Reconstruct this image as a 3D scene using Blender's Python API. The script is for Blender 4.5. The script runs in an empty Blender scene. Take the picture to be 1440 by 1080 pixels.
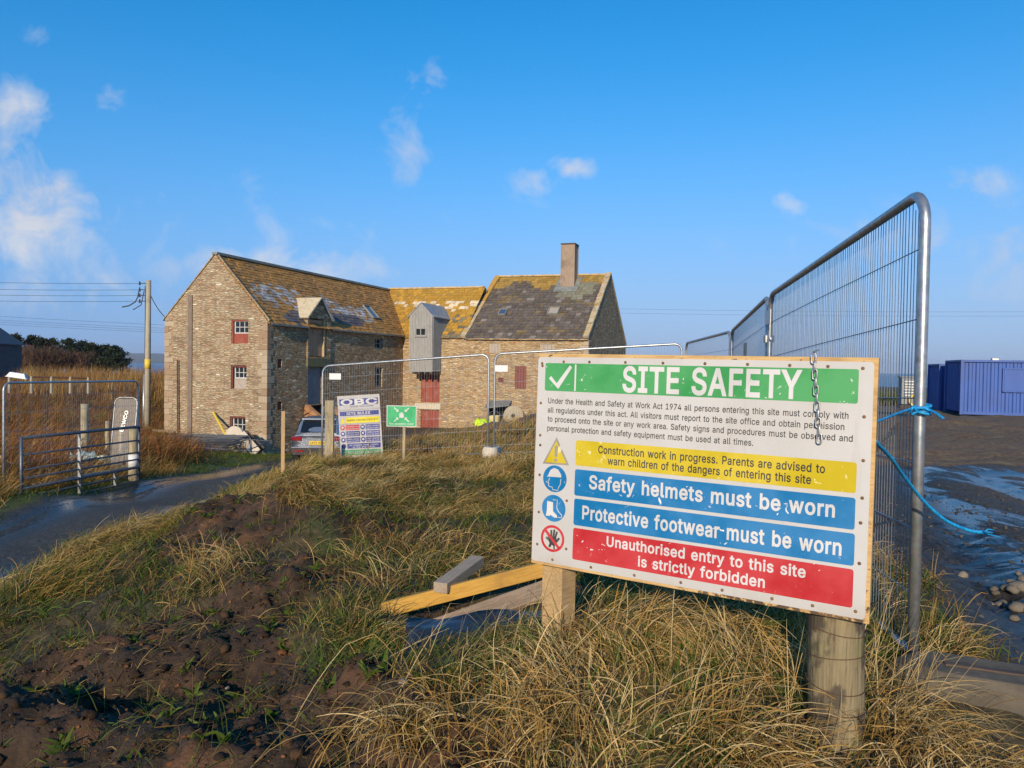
import bpy, bmesh, math, random
import numpy as np
from mathutils import Vector, Matrix
rnd = random.Random(7)
R = math.radians
SC = bpy.context.scene
COL = SC.collection

# ------------------------------------------------------------------ camera, sky, sun, exposure
F, CX, CY = 1060.0, 720.0, 540.0            # focal length and centre in photo pixels
ROLL, PITCH = R(0.9), R(1.35)
fw = Vector((0, math.cos(PITCH), -math.sin(PITCH)))
r0 = Vector((1, 0, 0)); u0 = Vector((0, math.sin(PITCH), math.cos(PITCH)))
rt = r0 * math.cos(ROLL) + u0 * math.sin(ROLL)
up = u0 * math.cos(ROLL) - r0 * math.sin(ROLL)
cam = bpy.data.cameras.new('camera')
cam.sensor_width = 36.0; cam.lens = 36.0 * F / 1440.0
cam.clip_start = 0.05; cam.clip_end = 60000
co = bpy.data.objects.new('camera', cam); COL.objects.link(co)
M = Matrix((rt, up, -fw)).transposed().to_4x4()
co.matrix_world = M                          # the eye is the world origin
SC.camera = co

SUN_AZ, SUN_EL = R(13.5), R(19.5)            # behind the camera, a little to its left
to_sun = Vector((-math.sin(SUN_AZ) * math.cos(SUN_EL), -math.cos(SUN_AZ) * math.cos(SUN_EL), math.sin(SUN_EL)))
sl = bpy.data.lights.new('sun', 'SUN'); sl.energy = 4.0; sl.angle = R(0.5); sl.color = (1.0, 0.83, 0.62)
so = bpy.data.objects.new('sun', sl); COL.objects.link(so)
so.rotation_euler = (-to_sun).to_track_quat('-Z', 'Y').to_euler()
SC.view_settings.view_transform = 'Standard'; SC.view_settings.look = 'None'
SC.view_settings.gamma = 1.0; SC.view_settings.exposure = 0.3
SC.view_settings.use_curve_mapping = False

W = bpy.data.worlds.new('World'); SC.world = W; W.use_nodes = True
def build_world():
    nt = W.node_tree; N = nt.nodes; L = nt.links
    for n in list(N): N.remove(n)
    out = N.new('ShaderNodeOutputWorld'); bg = N.new('ShaderNodeBackground')
    sky = N.new('ShaderNodeTexSky'); sky.sky_type = 'NISHITA'; sky.sun_disc = False
    sky.sun_elevation = SUN_EL; sky.sun_rotation = R(180) + SUN_AZ
    sky.air_density = 0.8; sky.dust_density = 0.1; sky.ozone_density = 5.0; sky.altitude = 20
    bg.inputs['Strength'].default_value = 0.15
    def math_(op, a, b=None, c=None, clamp=False):
        n = N.new('ShaderNodeMath'); n.operation = op; n.use_clamp = clamp
        for i, v in enumerate((a, b, c)):
            if v is None: continue
            if isinstance(v, (int, float)): n.inputs[i].default_value = v
            else: L.new(v, n.inputs[i])
        return n.outputs[0]
    tc = N.new('ShaderNodeTexCoord'); sep = N.new('ShaderNodeSeparateXYZ'); L.new(tc.outputs['Generated'], sep.inputs[0])
    yy = math_('MAXIMUM', sep.outputs['Y'], 0.05)
    gx = math_('DIVIDE', sep.outputs['X'], yy); gz_ = math_('DIVIDE', sep.outputs['Z'], yy)
    # the low sky was clear that day: look the blue up a little above the yellow band at the horizon
    sv = N.new('ShaderNodeCombineXYZ'); L.new(sep.outputs['X'], sv.inputs[0]); L.new(sep.outputs['Y'], sv.inputs[1])
    L.new(math_('ADD', math_('MULTIPLY', math_('MAXIMUM', sep.outputs['Z'], 0.0), 0.8), 0.10), sv.inputs[2])
    nv = N.new('ShaderNodeVectorMath'); nv.operation = 'NORMALIZE'; L.new(sv.outputs[0], nv.inputs[0]); L.new(nv.outputs[0], sky.inputs['Vector'])
    cmb = N.new('ShaderNodeCombineXYZ'); L.new(gx, cmb.inputs[0]); L.new(gz_, cmb.inputs[1])
    nz = N.new('ShaderNodeTexNoise'); nz.inputs['Scale'].default_value = 13.0; nz.inputs['Detail'].default_value = 8; nz.inputs['Roughness'].default_value = 0.62
    nz.inputs['Distortion'].default_value = 0.4
    L.new(cmb.outputs[0], nz.inputs['Vector'])
    nb = N.new('ShaderNodeTexNoise'); nb.inputs['Scale'].default_value = 3.2; nb.inputs['Detail'].default_value = 4
    L.new(cmb.outputs[0], nb.inputs['Vector'])
    # (centre x, centre z, half width, half height, density): tangents of bearing and height
    cl = [(-.628,.185,.07,.065,1.06),(-.665,.235,.05,.06,.84),(-.655,.325,.05,.04,.76),(-.54,.345,.022,.03,.62),(-.115,.375,.030,.028,.72),(-.15,.285,.034,.050,.66),
          (.030,.245,.035,.020,.80),(.070,.264,.03,.016,.84),(-.33,.125,.14,.03,.84),(-.60,.10,.14,.06,.62),(.60,.25,.05,.022,.78),(.66,.165,.08,.045,.66),(.37,.222,.03,.018,.6),(-.625,.42,.02,.02,.5),
          (-.13,.335,.045,.04,.5),(.02,.24,.06,.04,.45),(.52,.17,.24,.06,.52),(-.40,.17,.30,.06,.52),(.62,.11,.2,.04,.5),(.42,.18,.04,.02,.5)]
    tot = None
    for (a, b, w, h, d) in cl:
        dx = math_('DIVIDE', math_('SUBTRACT', gx, a), w); dz = math_('DIVIDE', math_('SUBTRACT', gz_, b), h)
        q = math_('ADD', math_('MULTIPLY', dx, dx), math_('MULTIPLY', dz, dz))
        m = math_('MULTIPLY', math_('SUBTRACT', 1.0, math_('MULTIPLY', q, 0.36), clamp=True), d)
        tot = m if tot is None else math_('MAXIMUM', tot, m)
    al = math_('MULTIPLY', math_('SUBTRACT', math_('ADD', math_('MULTIPLY', tot, 0.42), nz.outputs['Fac']), 0.70), 3.6, clamp=True)
    al = math_('MULTIPLY', al, math_('MULTIPLY', tot, 1.15, clamp=True))
    al = math_('MULTIPLY', al, 0.95, clamp=True)
    hs = N.new('ShaderNodeHueSaturation'); hs.inputs['Saturation'].default_value = 1.26; hs.inputs['Hue'].default_value = 0.489; hs.inputs['Value'].default_value = 1.12; L.new(sky.outputs[0], hs.inputs['Color'])
    mx = N.new('ShaderNodeMix'); mx.data_type = 'RGBA'
    hz = N.new('ShaderNodeMix'); hz.data_type = 'RGBA'        # pale damp air low over the sea
    hq = math_('POWER', math_('DIVIDE', math_('MAXIMUM', sep.outputs['Z'], 0.001), 0.22), 1.6)
    L.new(math_('MULTIPLY', math_('POWER', 2.718, math_('MULTIPLY', hq, -1.0)), 0.96), hz.inputs[0])
    hl = N.new('ShaderNodeMix'); hl.data_type = 'RGBA'; L.new(math_('MULTIPLY', math_('ADD', gx, 0.75), 1.2, clamp=True), hl.inputs[0])
    hl.inputs[6].default_value = (1.32, 2.25, 4.0, 1); hl.inputs[7].default_value = (2.2, 2.85, 4.0, 1); L.new(hl.outputs[2], hz.inputs[7])
    L.new(hs.outputs[0], hz.inputs[6])
    L.new(al, mx.inputs[0]); L.new(hz.outputs[2], mx.inputs[6])
    cc = N.new('ShaderNodeMix'); cc.data_type = 'RGBA'
    cc.inputs[6].default_value = (2.6, 2.95, 3.8, 1); cc.inputs[7].default_value = (4.5, 4.5, 4.6, 1)
    L.new(math_('MULTIPLY', math_('SUBTRACT', nb.outputs['Fac'], .3), 2.2, clamp=True), cc.inputs[0])
    L.new(cc.outputs[2], mx.inputs[7])
    L.new(mx.outputs[2], bg.inputs['Color']); L.new(bg.outputs[0], out.inputs[0])
build_world()

# ------------------------------------------------------------------ helpers
def at(px, py, Y):
    """the point at distance Y ahead that the photo shows at pixel px, py"""
    d = fw + rt * ((px - CX) / F) - up * ((py - CY) / F)
    return d * (Y / d.y)
def atz(px, py, z):
    d = fw + rt * ((px - CX) / F) - up * ((py - CY) / F)
    return d * (z / d.z)

def tag(o, label=None, cat=None, group=None, kind=None):
    if label: o['label'] = label
    if cat: o['category'] = cat
    if group: o['group'] = group
    if kind: o['kind'] = kind
    return o
def empty(name, loc=(0, 0, 0), rz=0.0, **kw):
    o = bpy.data.objects.new(name, None); COL.objects.link(o); o.location = loc; o.rotation_euler = (0, 0, rz)
    o.empty_display_size = 0.2
    return tag(o, **kw)
def children(o): return [c for c in bpy.data.objects if c.parent == o]
def copy_tree(o, parent=None):
    c = o.copy(); COL.objects.link(c); c.parent = parent
    if parent is not None: c.matrix_parent_inverse = o.matrix_parent_inverse.copy()
    for ch in children(o): copy_tree(ch, c)
    return c

class MB:
    def __init__(s): s.v = []; s.f = []; s.m = []; s.c = {}; s.uv = None
    def vert(s, p): s.v.append((p[0], p[1], p[2])); return len(s.v) - 1
    def poly(s, pts, m=0, col=None):
        i = [s.vert(p) for p in pts]; s.f.append(i); s.m.append(m)
        if col is not None:
            for k in i: s.c[k] = col
        return s
    def box(s, c, d, rot=None, m=0, col=None, taper=1.0):
        c = Vector(c); h = Vector(d) * 0.5
        P = []
        for z in (-1, 1):
            k = taper if z > 0 else 1.0
            for x, y in ((-1, -1), (1, -1), (1, 1), (-1, 1)):
                p = Vector((x * h.x * k, y * h.y * k, z * h.z))
                if rot is not None: p = rot @ p
                P.append(c + p)
        b = len(s.v)
        for p in P: s.vert(p)
        for q in ((3, 2, 1, 0), (4, 5, 6, 7), (0, 1, 5, 4), (1, 2, 6, 5), (2, 3, 7, 6), (3, 0, 4, 7)):
            s.f.append([b + k for k in q]); s.m.append(m)
        if col is not None:
            for k in range(b, b + 8): s.c[k] = col
        return s
    def bar(s, a, b, w, h, upv=(0, 0, 1), m=0, col=None):
        """a square bar from a to b, w wide and h high"""
        a = Vector(a); b = Vector(b); d = b - a; x = d.normalized(); y = Vector(upv).cross(x).normalized(); z = x.cross(y)
        rot = Matrix((x, y, z)).transposed()
        return s.box((a + b) / 2, (d.length, w, h), rot, m, col)
    def tube(s, pts, rad, n=8, m=0, closed=False, cap=True, col=None):
        pts = [Vector(p) for p in pts]; k = len(pts); rings = []
        rads = rad if isinstance(rad, (list, tuple)) else [rad] * k
        ref = None
        for i, p in enumerate(pts):
            if closed: t = pts[(i + 1) % k] - pts[i - 1]
            else: t = pts[min(i + 1, k - 1)] - pts[max(i - 1, 0)]
            t.normalize()
            if ref is None:
                ref = Vector((0, 0, 1)) if abs(t.z) < 0.9 else Vector((1, 0, 0))
            a = (ref - t * ref.dot(t)).normalized(); b = t.cross(a); ref = a
            rings.append([s.vert(p + (a * math.cos(2 * math.pi * j / n) + b * math.sin(2 * math.pi * j / n)) * rads[i]) for j in range(n)])
        for i in range(k if closed else k - 1):
            A = rings[i]; B = rings[(i + 1) % k]
            for j in range(n):
                s.f.append([A[j], A[(j + 1) % n], B[(j + 1) % n], B[j]]); s.m.append(m)
        if cap and not closed:
            s.f.append(rings[0][::-1]); s.m.append(m); s.f.append(rings[-1]); s.m.append(m)
        if col is not None:
            for rg in rings:
                for q in rg: s.c[q] = col
        return s
    def prism(s, outline, thick, fr=None, m=0):
        """outline (x, y) counter-clockwise, extruded along z from 0 to thick, through frame fr"""
        fr = fr or Matrix.Identity(4); n = len(outline); b = len(s.v)
        for z in (0, thick):
            for x, y in outline: s.vert(fr @ Vector((x, y, z)))
        s.f.append([b + i for i in range(n)][::-1]); s.f.append([b + n + i for i in range(n)]); s.m += [m, m]
        for i in range(n):
            j = (i + 1) % n; s.f.append([b + i, b + j, b + n + j, b + n + i]); s.m.append(m)
        return s
    def build(s, name, mats, parent=None, smooth=False, bevel=0, **kw):
        me = bpy.data.meshes.new(name); me.from_pydata(s.v, [], s.f)
        if not isinstance(mats, (list, tuple)): mats = [mats]
        for m in mats: me.materials.append(m)
        me.polygons.foreach_set('material_index', s.m)
        if smooth: me.polygons.foreach_set('use_smooth', [True] * len(s.f))
        if s.c:
            at_ = me.color_attributes.new('Col', 'FLOAT_COLOR', 'POINT')
            buf = np.ones((len(s.v), 4), np.float32) * 0.5; buf[:, 3] = 1
            for k, c in s.c.items(): buf[k, :3] = c[:3]
            at_.data.foreach_set('color', buf.ravel())
        me.update()
        o = bpy.data.objects.new(name, me); COL.objects.link(o)
        if parent is not None: o.parent = parent
        if bevel:
            bv = o.modifiers.new('bevel', 'BEVEL'); bv.width = bevel; bv.segments = 2; bv.limit_method = 'ANGLE'; bv.angle_limit = R(40)
        return tag(o, **kw)

def np_mesh(name, V, Q, mat, col=None, parent=None, smooth=False, **kw):
    """a mesh straight from arrays: V (n,3), Q (m,k) faces of k corners"""
    me = bpy.data.meshes.new(name); n, (mm, k) = len(V), Q.shape
    me.vertices.add(n); me.vertices.foreach_set('co', np.asarray(V, np.float32).ravel())
    me.loops.add(mm * k); me.loops.foreach_set('vertex_index', Q.astype(np.int32).ravel())
    me.polygons.add(mm); me.polygons.foreach_set('loop_start', np.arange(0, mm * k, k, dtype=np.int32))
    me.polygons.foreach_set('loop_total', np.full(mm, k, np.int32))
    if smooth: me.polygons.foreach_set('use_smooth', np.ones(mm, bool))
    for m in (mat if isinstance(mat, (list, tuple)) else [mat]): me.materials.append(m)
    for cn, cv in (col or {}).items():
        a = me.color_attributes.new(cn, 'FLOAT_COLOR', 'POINT')
        b = np.ones((n, 4), np.float32); b[:, :cv.shape[1]] = cv
        a.data.foreach_set('color', b.ravel())
    me.update(calc_edges=True); me.validate()
    o = bpy.data.objects.new(name, me); COL.objects.link(o)
    if parent is not None: o.parent = parent
    return tag(o, **kw)

# numpy value noise
def hash2(i, j, seed):
    h = (i.astype(np.int64) * 374761393 + j.astype(np.int64) * 668265263 + seed * 974711) & 0xffffffff
    h = ((h ^ (h >> 13)) * 1274126177) & 0xffffffff
    return ((h ^ (h >> 16)) & 0xffff) / 65535.0
def vnoise(x, y, seed=0):
    x = np.asarray(x, float); y = np.asarray(y, float)
    i = np.floor(x); j = np.floor(y); a = x - i; b = y - j
    a = a * a * (3 - 2 * a); b = b * b * (3 - 2 * b)
    return (hash2(i, j, seed) * (1 - a) + hash2(i + 1, j, seed) * a) * (1 - b) + (hash2(i, j + 1, seed) * (1 - a) + hash2(i + 1, j + 1, seed) * a) * b
def fbm(x, y, seed=0, oct=4):
    s = 0; w = 0.5
    for k in range(oct):
        s = s + w * (vnoise(x * 2 ** k + 13.7 * k, y * 2 ** k + 7.1 * k, seed + k) - 0.5); w *= 0.55
    return s
def sstep(a, b, x):
    t = np.clip((x - a) / (b - a), 0, 1); return t * t * (3 - 2 * t)

# ------------------------------------------------------------------ materials
class MT:
    """small node-graph builder"""
    def __init__(s, name):
        s.mat = bpy.data.materials.new(name); s.mat.use_nodes = True
        s.nt = s.mat.node_tree; s.N = s.nt.nodes; s.L = s.nt.links
        s.b = s.N['Principled BSDF']; s.tc = s.N.new('ShaderNodeTexCoord')
    def lk(s, v, inp):
        if isinstance(v, (int, float)): inp.default_value = v
        elif isinstance(v, (tuple, list)): inp.default_value = tuple(v) if len(v) != 3 or inp.type == 'VECTOR' else (*v, 1)
        else: s.L.new(v, inp)
    def co(s, kind='Object', scale=(1, 1, 1), rot=(0, 0, 0), loc=(0, 0, 0)):
        m = s.N.new('ShaderNodeMapping'); m.inputs['Scale'].default_value = scale; m.inputs['Rotation'].default_value = rot; m.inputs['Location'].default_value = loc
        s.L.new(s.tc.outputs[kind], m.inputs[0]); return m.outputs[0]
    def noise(s, vec, scale=5, detail=5, rough=0.55, dist=0.0, out='Fac'):
        n = s.N.new('ShaderNodeTexNoise'); s.L.new(vec, n.inputs['Vector'])
        n.inputs['Scale'].default_value = scale; n.inputs['Detail'].default_value = detail; n.inputs['Roughness'].default_value = rough; n.inputs['Distortion'].default_value = dist
        return n.outputs[out]
    def voro(s, vec, scale=5, feature='F1', out='Distance', rnd_=1.0):
        n = s.N.new('ShaderNodeTexVoronoi'); n.feature = feature; s.L.new(vec, n.inputs['Vector']); n.inputs['Scale'].default_value = scale
        n.inputs['Randomness'].default_value = rnd_
        return n.outputs[out]
    def attr(s, name, out='Color'):
        n = s.N.new('ShaderNodeAttribute'); n.attribute_name = name; return n.outputs[out]
    def sep(s, c):
        n = s.N.new('ShaderNodeSeparateColor'); s.L.new(c, n.inputs[0]); return n.outputs
    def m(s, op, a, b=0.0, clamp=False):
        n = s.N.new('ShaderNodeMath'); n.operation = op; n.use_clamp = clamp; s.lk(a, n.inputs[0]); s.lk(b, n.inputs[1]); return n.outputs[0]
    def step(s, v, a, b):
        n = s.N.new('ShaderNodeMapRange'); n.interpolation_type = 'SMOOTHSTEP'; s.lk(v, n.inputs[0]); s.lk(a, n.inputs[1]); s.lk(b, n.inputs[2]); return n.outputs[0]
    def mix(s, f, a, b, mode='MIX'):
        n = s.N.new('ShaderNodeMix'); n.data_type = 'RGBA'; n.blend_type = mode; s.lk(f, n.inputs[0]); s.lk(a, n.inputs[6]); s.lk(b, n.inputs[7]); return n.outputs[2]
    def ramp(s, v, stops):
        n = s.N.new('ShaderNodeValToRGB'); e = n.color_ramp.elements
        while len(e) < len(stops): e.new(0.5)
        for k, (p, c) in enumerate(stops): e[k].position = p; e[k].color = (*c, 1)
        s.L.new(v, n.inputs[0]); return n.outputs[0]
    def bump(s, h, strength=0.5, dist=0.02):
        n = s.N.new('ShaderNodeBump'); n.inputs['Strength'].default_value = strength; n.inputs['Distance'].default_value = dist
        s.L.new(h, n.inputs['Height']); s.L.new(n.outputs[0], s.b.inputs['Normal'])
    def done(s, color=None, rough=None, metal=None, spec=None):
        if color is not None: s.lk(color, s.b.inputs['Base Color'])
        if rough is not None: s.lk(rough, s.b.inputs['Roughness'])
        if metal is not None: s.lk(metal, s.b.inputs['Metallic'])
        if spec is not None: s.b.inputs['Specular IOR Level'].default_value = spec
        return s.mat

def weathered(name, c1, c2, scale=6, stretch=(1, 1, 1), rough=(0.5, 0.8), bump=0.2, metal=0.0, dirt=None, dirt_amt=0.5, kind='Object', bdist=0.01):
    t = MT(name); v = t.co(kind, stretch); n = t.noise(v, scale, 6, 0.6)
    c = t.mix(t.step(n, 0.3, 0.7), c1, c2)
    if dirt:
        d = t.noise(t.co(kind, (1, 1, 1), loc=(3, 5, 1)), scale * 0.45, 6, 0.65)
        c = t.mix(t.m('MULTIPLY', t.step(d, 0.48, 0.68), dirt_amt), c, dirt)
    r = t.m('ADD', t.m('MULTIPLY', n, rough[1] - rough[0]), rough[0])
    if bump: t.bump(n, bump, bdist)
    return t.done(c, r, metal)

def wood(name, c1, c2, grain=(1, 1, 12), scale=8, dirt=(0.05, 0.04, 0.03), dirt_amt=0.4, rough=0.75):
    t = MT(name); v = t.co('Object', grain)
    n = t.noise(v, scale, 5, 0.6, 0.6); n2 = t.noise(t.co('Object', (1, 1, 1)), scale * .35, 5, .6)
    c = t.mix(t.step(n, 0.35, 0.65), c1, c2); c = t.mix(t.m('MULTIPLY', t.step(n2, 0.5, 0.72), dirt_amt), c, dirt)
    t.bump(n, 0.25, 0.006); return t.done(c, rough)

def stone_mat(name, tones, mortar, sx=2.1, sz=6.5, stain=(0.05, 0.045, 0.04), stain_amt=0.35, pale=0.12):
    t = MT(name)
    base = t.co('Object', (1, 1, 1)); dn = t.noise(base, 2.3, 3, 0.5, out='Color')
    add = t.N.new('ShaderNodeVectorMath'); add.operation = 'MULTIPLY_ADD'; t.L.new(dn, add.inputs[0]); add.inputs[1].default_value = (0.28, 0.28, 0.12); t.L.new(base, add.inputs[2])
    mp = t.N.new('ShaderNodeMapping'); mp.inputs['Scale'].default_value = (sx, sx, sz); t.L.new(add.outputs[0], mp.inputs[0])
    col = t.voro(mp.outputs[0], 1.0, 'F1', 'Color', 0.85); edge = t.voro(mp.outputs[0], 1.0, 'DISTANCE_TO_EDGE', 'Distance', 0.85)
    r_, g_, b_ = t.sep(col)[:3]
    k = len(tones); c = t.ramp(r_, [(i / (k - 1), tones[i]) for i in range(k)])
    fine = t.noise(base, 26, 5, 0.65); c = t.mix(0.55, c, t.mix(fine, (0.35, 0.35, 0.35), (1.3, 1.3, 1.3)), 'MULTIPLY')
    c = t.mix(t.m('MULTIPLY', t.step(g_, 1 - pale, 1.0), 0.75), c, (0.62, 0.58, 0.5))
    big = t.noise(base, 0.55, 6, 0.62, 0.5)
    mm = t.step(edge, 0.10, 0.03)
    c = t.mix(t.m('MULTIPLY', mm, 0.8), c, t.mix(fine, tuple(0.55 * x for x in mortar), mortar))
    c = t.mix(t.m('MULTIPLY', t.step(big, 0.50, 0.72), stain_amt), c, stain)
    sp = t.noise(base, 9, 4, 0.7); c = t.mix(t.m('MULTIPLY', t.step(sp, 0.64, 0.76), 0.4), c, (0.52, 0.47, 0.39))
    h = t.m('ADD', t.m('MULTIPLY', t.step(edge, 0.0, 0.14), 0.8), t.m('ADD', t.m('MULTIPLY', fine, 0.35), t.m('MULTIPLY', b_, 0.5)))
    c = t.mix(1.0, c, (1.36, 1.33, 1.13), 'MULTIPLY')
    t.bump(h, 0.9, 0.045)
    return t.done(c, 0.9, spec=0.25)

MAT = {}
MAT['stone_warm'] = stone_mat('stone_warm', [(0.24, 0.155, 0.105), (0.33, 0.245, 0.175), (0.385, 0.30, 0.215), (0.36, 0.30, 0.235), (0.32, 0.20, 0.135), (0.43, 0.355, 0.27)], (0.40, 0.335, 0.26), 3.6, 12.5, pale=0.045)
MAT['stone_kiln'] = stone_mat('stone_kiln', [(0.26, 0.16, 0.10), (0.40, 0.28, 0.17), (0.46, 0.35, 0.22), (0.38, 0.29, 0.2), (0.36, 0.20, 0.11), (0.5, 0.40, 0.28)], (0.48, 0.38, 0.27), 3.0, 14.0, pale=0.06, stain=(0.17, 0.14, 0.12), stain_amt=0.5)
MAT['stone_grey'] = stone_mat('stone_grey', [(0.19, 0.125, 0.08), (0.33, 0.235, 0.155), (0.41, 0.31, 0.21), (0.27, 0.21, 0.145), (0.33, 0.18, 0.10), (0.50, 0.41, 0.29)], (0.36, 0.28, 0.19), 3.4, 9.5, pale=0.08)

def slate_mat(name, moss, moss_amt, white, scale=1.0):
    t = MT(name); base = t.co('Object'); c = t.attr('Col')
    n = t.noise(base, 14, 6, 0.65); c = t.mix(0.6, c, t.mix(n, (0.4, 0.4, 0.4), (1.5, 1.5, 1.5)), 'MULTIPLY')
    sp = t.noise(base, 3.2 * scale, 8, 0.7); c = t.mix(t.m('MULTIPLY', t.step(sp, 0.52, 0.6), moss_amt), c, t.mix(n, tuple(.55 * x for x in moss), moss))
    w = t.noise(base, 5.5 * scale, 6, 0.72); c = t.mix(t.m('MULTIPLY', t.step(w, 0.63, 0.69), 0.6), c, white)
    t.bump(n, 0.5, 0.02); return t.done(c, 0.75, spec=0.35)
MAT['slate_main'] = slate_mat('slate_main', (0.44, 0.225, 0.05), 0.55, (0.5, 0.48, 0.42))
MAT['slate_link'] = slate_mat('slate_link', (0.52, 0.31, 0.04), 0.7, (0.5, 0.43, 0.3))
MAT['slate_kiln'] = slate_mat('slate_kiln', (0.30, 0.21, 0.06), 0.4, (0.36, 0.33, 0.28))
MAT['lichen_stone'] = weathered('lichen_stone', (0.5, 0.45, 0.36), (0.5, 0.32, 0.08), 4, rough=(.8, .95), bump=0.5, dirt=(0.12, 0.1, 0.08), bdist=.03)
MAT['lead'] = weathered('lead', (0.17, 0.19, 0.17), (0.27, 0.28, 0.25), 3, rough=(.55, .8), dirt=(0.14, 0.12, 0.06))
MAT['red_paint'] = weathered('red_paint', (0.235, 0.042, 0.026), (0.30, 0.072, 0.043), 5, (1, 1, .25), (.6, .85), 0.3, dirt=(0.3, 0.2, 0.15), dirt_amt=0.5)
MAT['dark_red'] = weathered('dark_red', (0.12, 0.025, 0.02), (0.17, 0.04, 0.03), 5, rough=(.6, .85))
MAT['pale_panel'] = weathered('pale_panel', (0.42, 0.36, 0.29), (0.33, 0.28, 0.23), 7, rough=(.7, .9))
MAT['sash_white'] = weathered('sash_white', (0.62, 0.6, 0.56), (0.5, 0.48, 0.45), 9, rough=(.5, .8))
t = MT('glass_dark'); MAT['glass'] = t.done((0.018, 0.024, 0.03), 0.12)
MAT['door_brown'] = wood('door_brown', (0.40, 0.22, 0.125), (0.50, 0.30, 0.17), (14, 14, 1), 5)
MAT['frame_tan'] = wood('frame_tan', (0.42, 0.3, 0.15), (0.5, 0.37, 0.2), (14, 14, 1), 5)
MAT['grey_panel'] = weathered('grey_panel', (0.17, 0.18, 0.19), (0.24, 0.24, 0.24), 2.5, rough=(.6, .9))
MAT['tower_boards'] = wood('tower_boards', (0.265, 0.265, 0.25), (0.36, 0.35, 0.325), (5, 5, .5), 5, dirt=(0.2, 0.2, 0.19))
MAT['tower_roof'] = weathered('tower_roof', (0.2, 0.24, 0.29), (0.3, 0.34, 0.38), 3, rough=(.45, .7))
MAT['chimney_boards'] = wood('chimney_boards', (0.26, 0.185, 0.13), (0.35, 0.26, 0.18), (9, 9, .7), 4)
MAT['dark_timber'] = wood('dark_timber', (0.05, 0.035, 0.025), (0.09, 0.06, 0.04))
MAT['opening_shade'] = MT('opening_shade').done((0.006, 0.006, 0.006), 0.9)  # flat black that paints the shade inside wall openings

def zinc(name='galvanised_steel', c1=(0.36, 0.38, 0.39), c2=(0.52, 0.54, 0.55), metal=0.75, rough=(.32, .5)):
    t = MT(name); v = t.co('Object'); n = t.noise(v, 22, 5, .6); k = t.voro(v, 60, 'F1', 'Color')
    c = t.mix(t.step(n, .3, .7), c1, c2); c = t.mix(.15, c, k, 'MULTIPLY')
    rr = t.noise(v, 7, 6, .7); c = t.mix(t.m('MULTIPLY', t.step(rr, .6, .75), .55), c, (0.2, 0.15, 0.11))
    t.bump(n, .12, .003)
    return t.done(c, t.m('ADD', t.m('MULTIPLY', rr, rough[1] - rough[0]), rough[0]), metal)
MAT['zinc'] = zinc()
MAT['zinc_wire'] = zinc('galvanised_wire', (0.30, 0.31, 0.33), (0.42, 0.43, 0.44), .6, (.4, .6))
MAT['dark_wire'] = zinc('dark_mesh_wire', (0.10, 0.105, 0.115), (0.16, 0.165, 0.17), .4, (.5, .7))  # darker wire, for the mesh of the stacked panels
MAT['gate_steel'] = zinc('gate_steel', (0.10, 0.11, 0.13), (0.17, 0.185, 0.21), .6, (.4, .6))
MAT['rust'] = weathered('rusty_iron', (0.07, 0.035, 0.022), (0.12, 0.06, 0.035), 12, rough=(.75, .95))
MAT['ply'] = wood('raw_plywood', (0.62, 0.37, 0.13), (0.72, 0.48, 0.2), (1, 14, 14), 7, dirt=(0.25, 0.12, 0.05), dirt_amt=.5)
MAT['fresh_timber'] = wood('fresh_timber', (0.40, 0.26, 0.115), (0.5, 0.34, 0.165), (16, 16, 1.2), 6)
MAT['yellow_timber'] = wood('yellow_timber', (0.44, 0.235, 0.032), (0.55, 0.31, 0.05), (1.2, 16, 16), 6, dirt=(0.2, 0.1, 0.03), dirt_amt=.55)
MAT['grey_timber'] = wood('grey_timber', (0.30, 0.235, 0.165), (0.39, 0.31, 0.225), (1.2, 16, 16), 6)
MAT['old_post'] = wood('old_post', (0.26, 0.21, 0.13), (0.40, 0.34, 0.2), (9, 9, .8), 5, dirt=(0.05, 0.04, 0.03), dirt_amt=.8)
MAT['pole_wood'] = wood('pole_wood', (0.34, 0.29, 0.2), (0.42, 0.37, 0.27), (9, 9, .5), 5)
MAT['concrete'] = weathered('concrete', (0.075, 0.063, 0.046), (0.125, 0.105, 0.078), 9, rough=(.8, .95), bump=.6, dirt=(0.09, 0.075, 0.05), dirt_amt=.8)
MAT['pale_concrete'] = weathered('pale_concrete', (0.5, 0.44, 0.34), (0.6, 0.53, 0.42), 9, rough=(.8, .95), bump=.5)
MAT['white_plastic'] = weathered('white_plastic', (0.72, 0.72, 0.7), (0.62, 0.63, 0.62), 6, rough=(.35, .6))
MAT['black_plastic'] = weathered('black_plastic', (0.012, 0.014, 0.018), (0.03, 0.032, 0.038), 6, rough=(.18, .45), bump=.15)
MAT['yellow_paint'] = weathered('yellow_paint', (0.7, 0.48, 0.04), (0.75, 0.55, 0.07), 6, rough=(.4, .7))
MAT['cable_black'] = MT('cable_black').done((0.02, 0.02, 0.022), .6)
MAT['blue_rope'] = weathered('blue_rope', (0.0, 0.20, 0.50), (0.02, 0.36, 0.70), 60, (1, 1, 1), (.4, .6), .6, bdist=.003)

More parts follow.
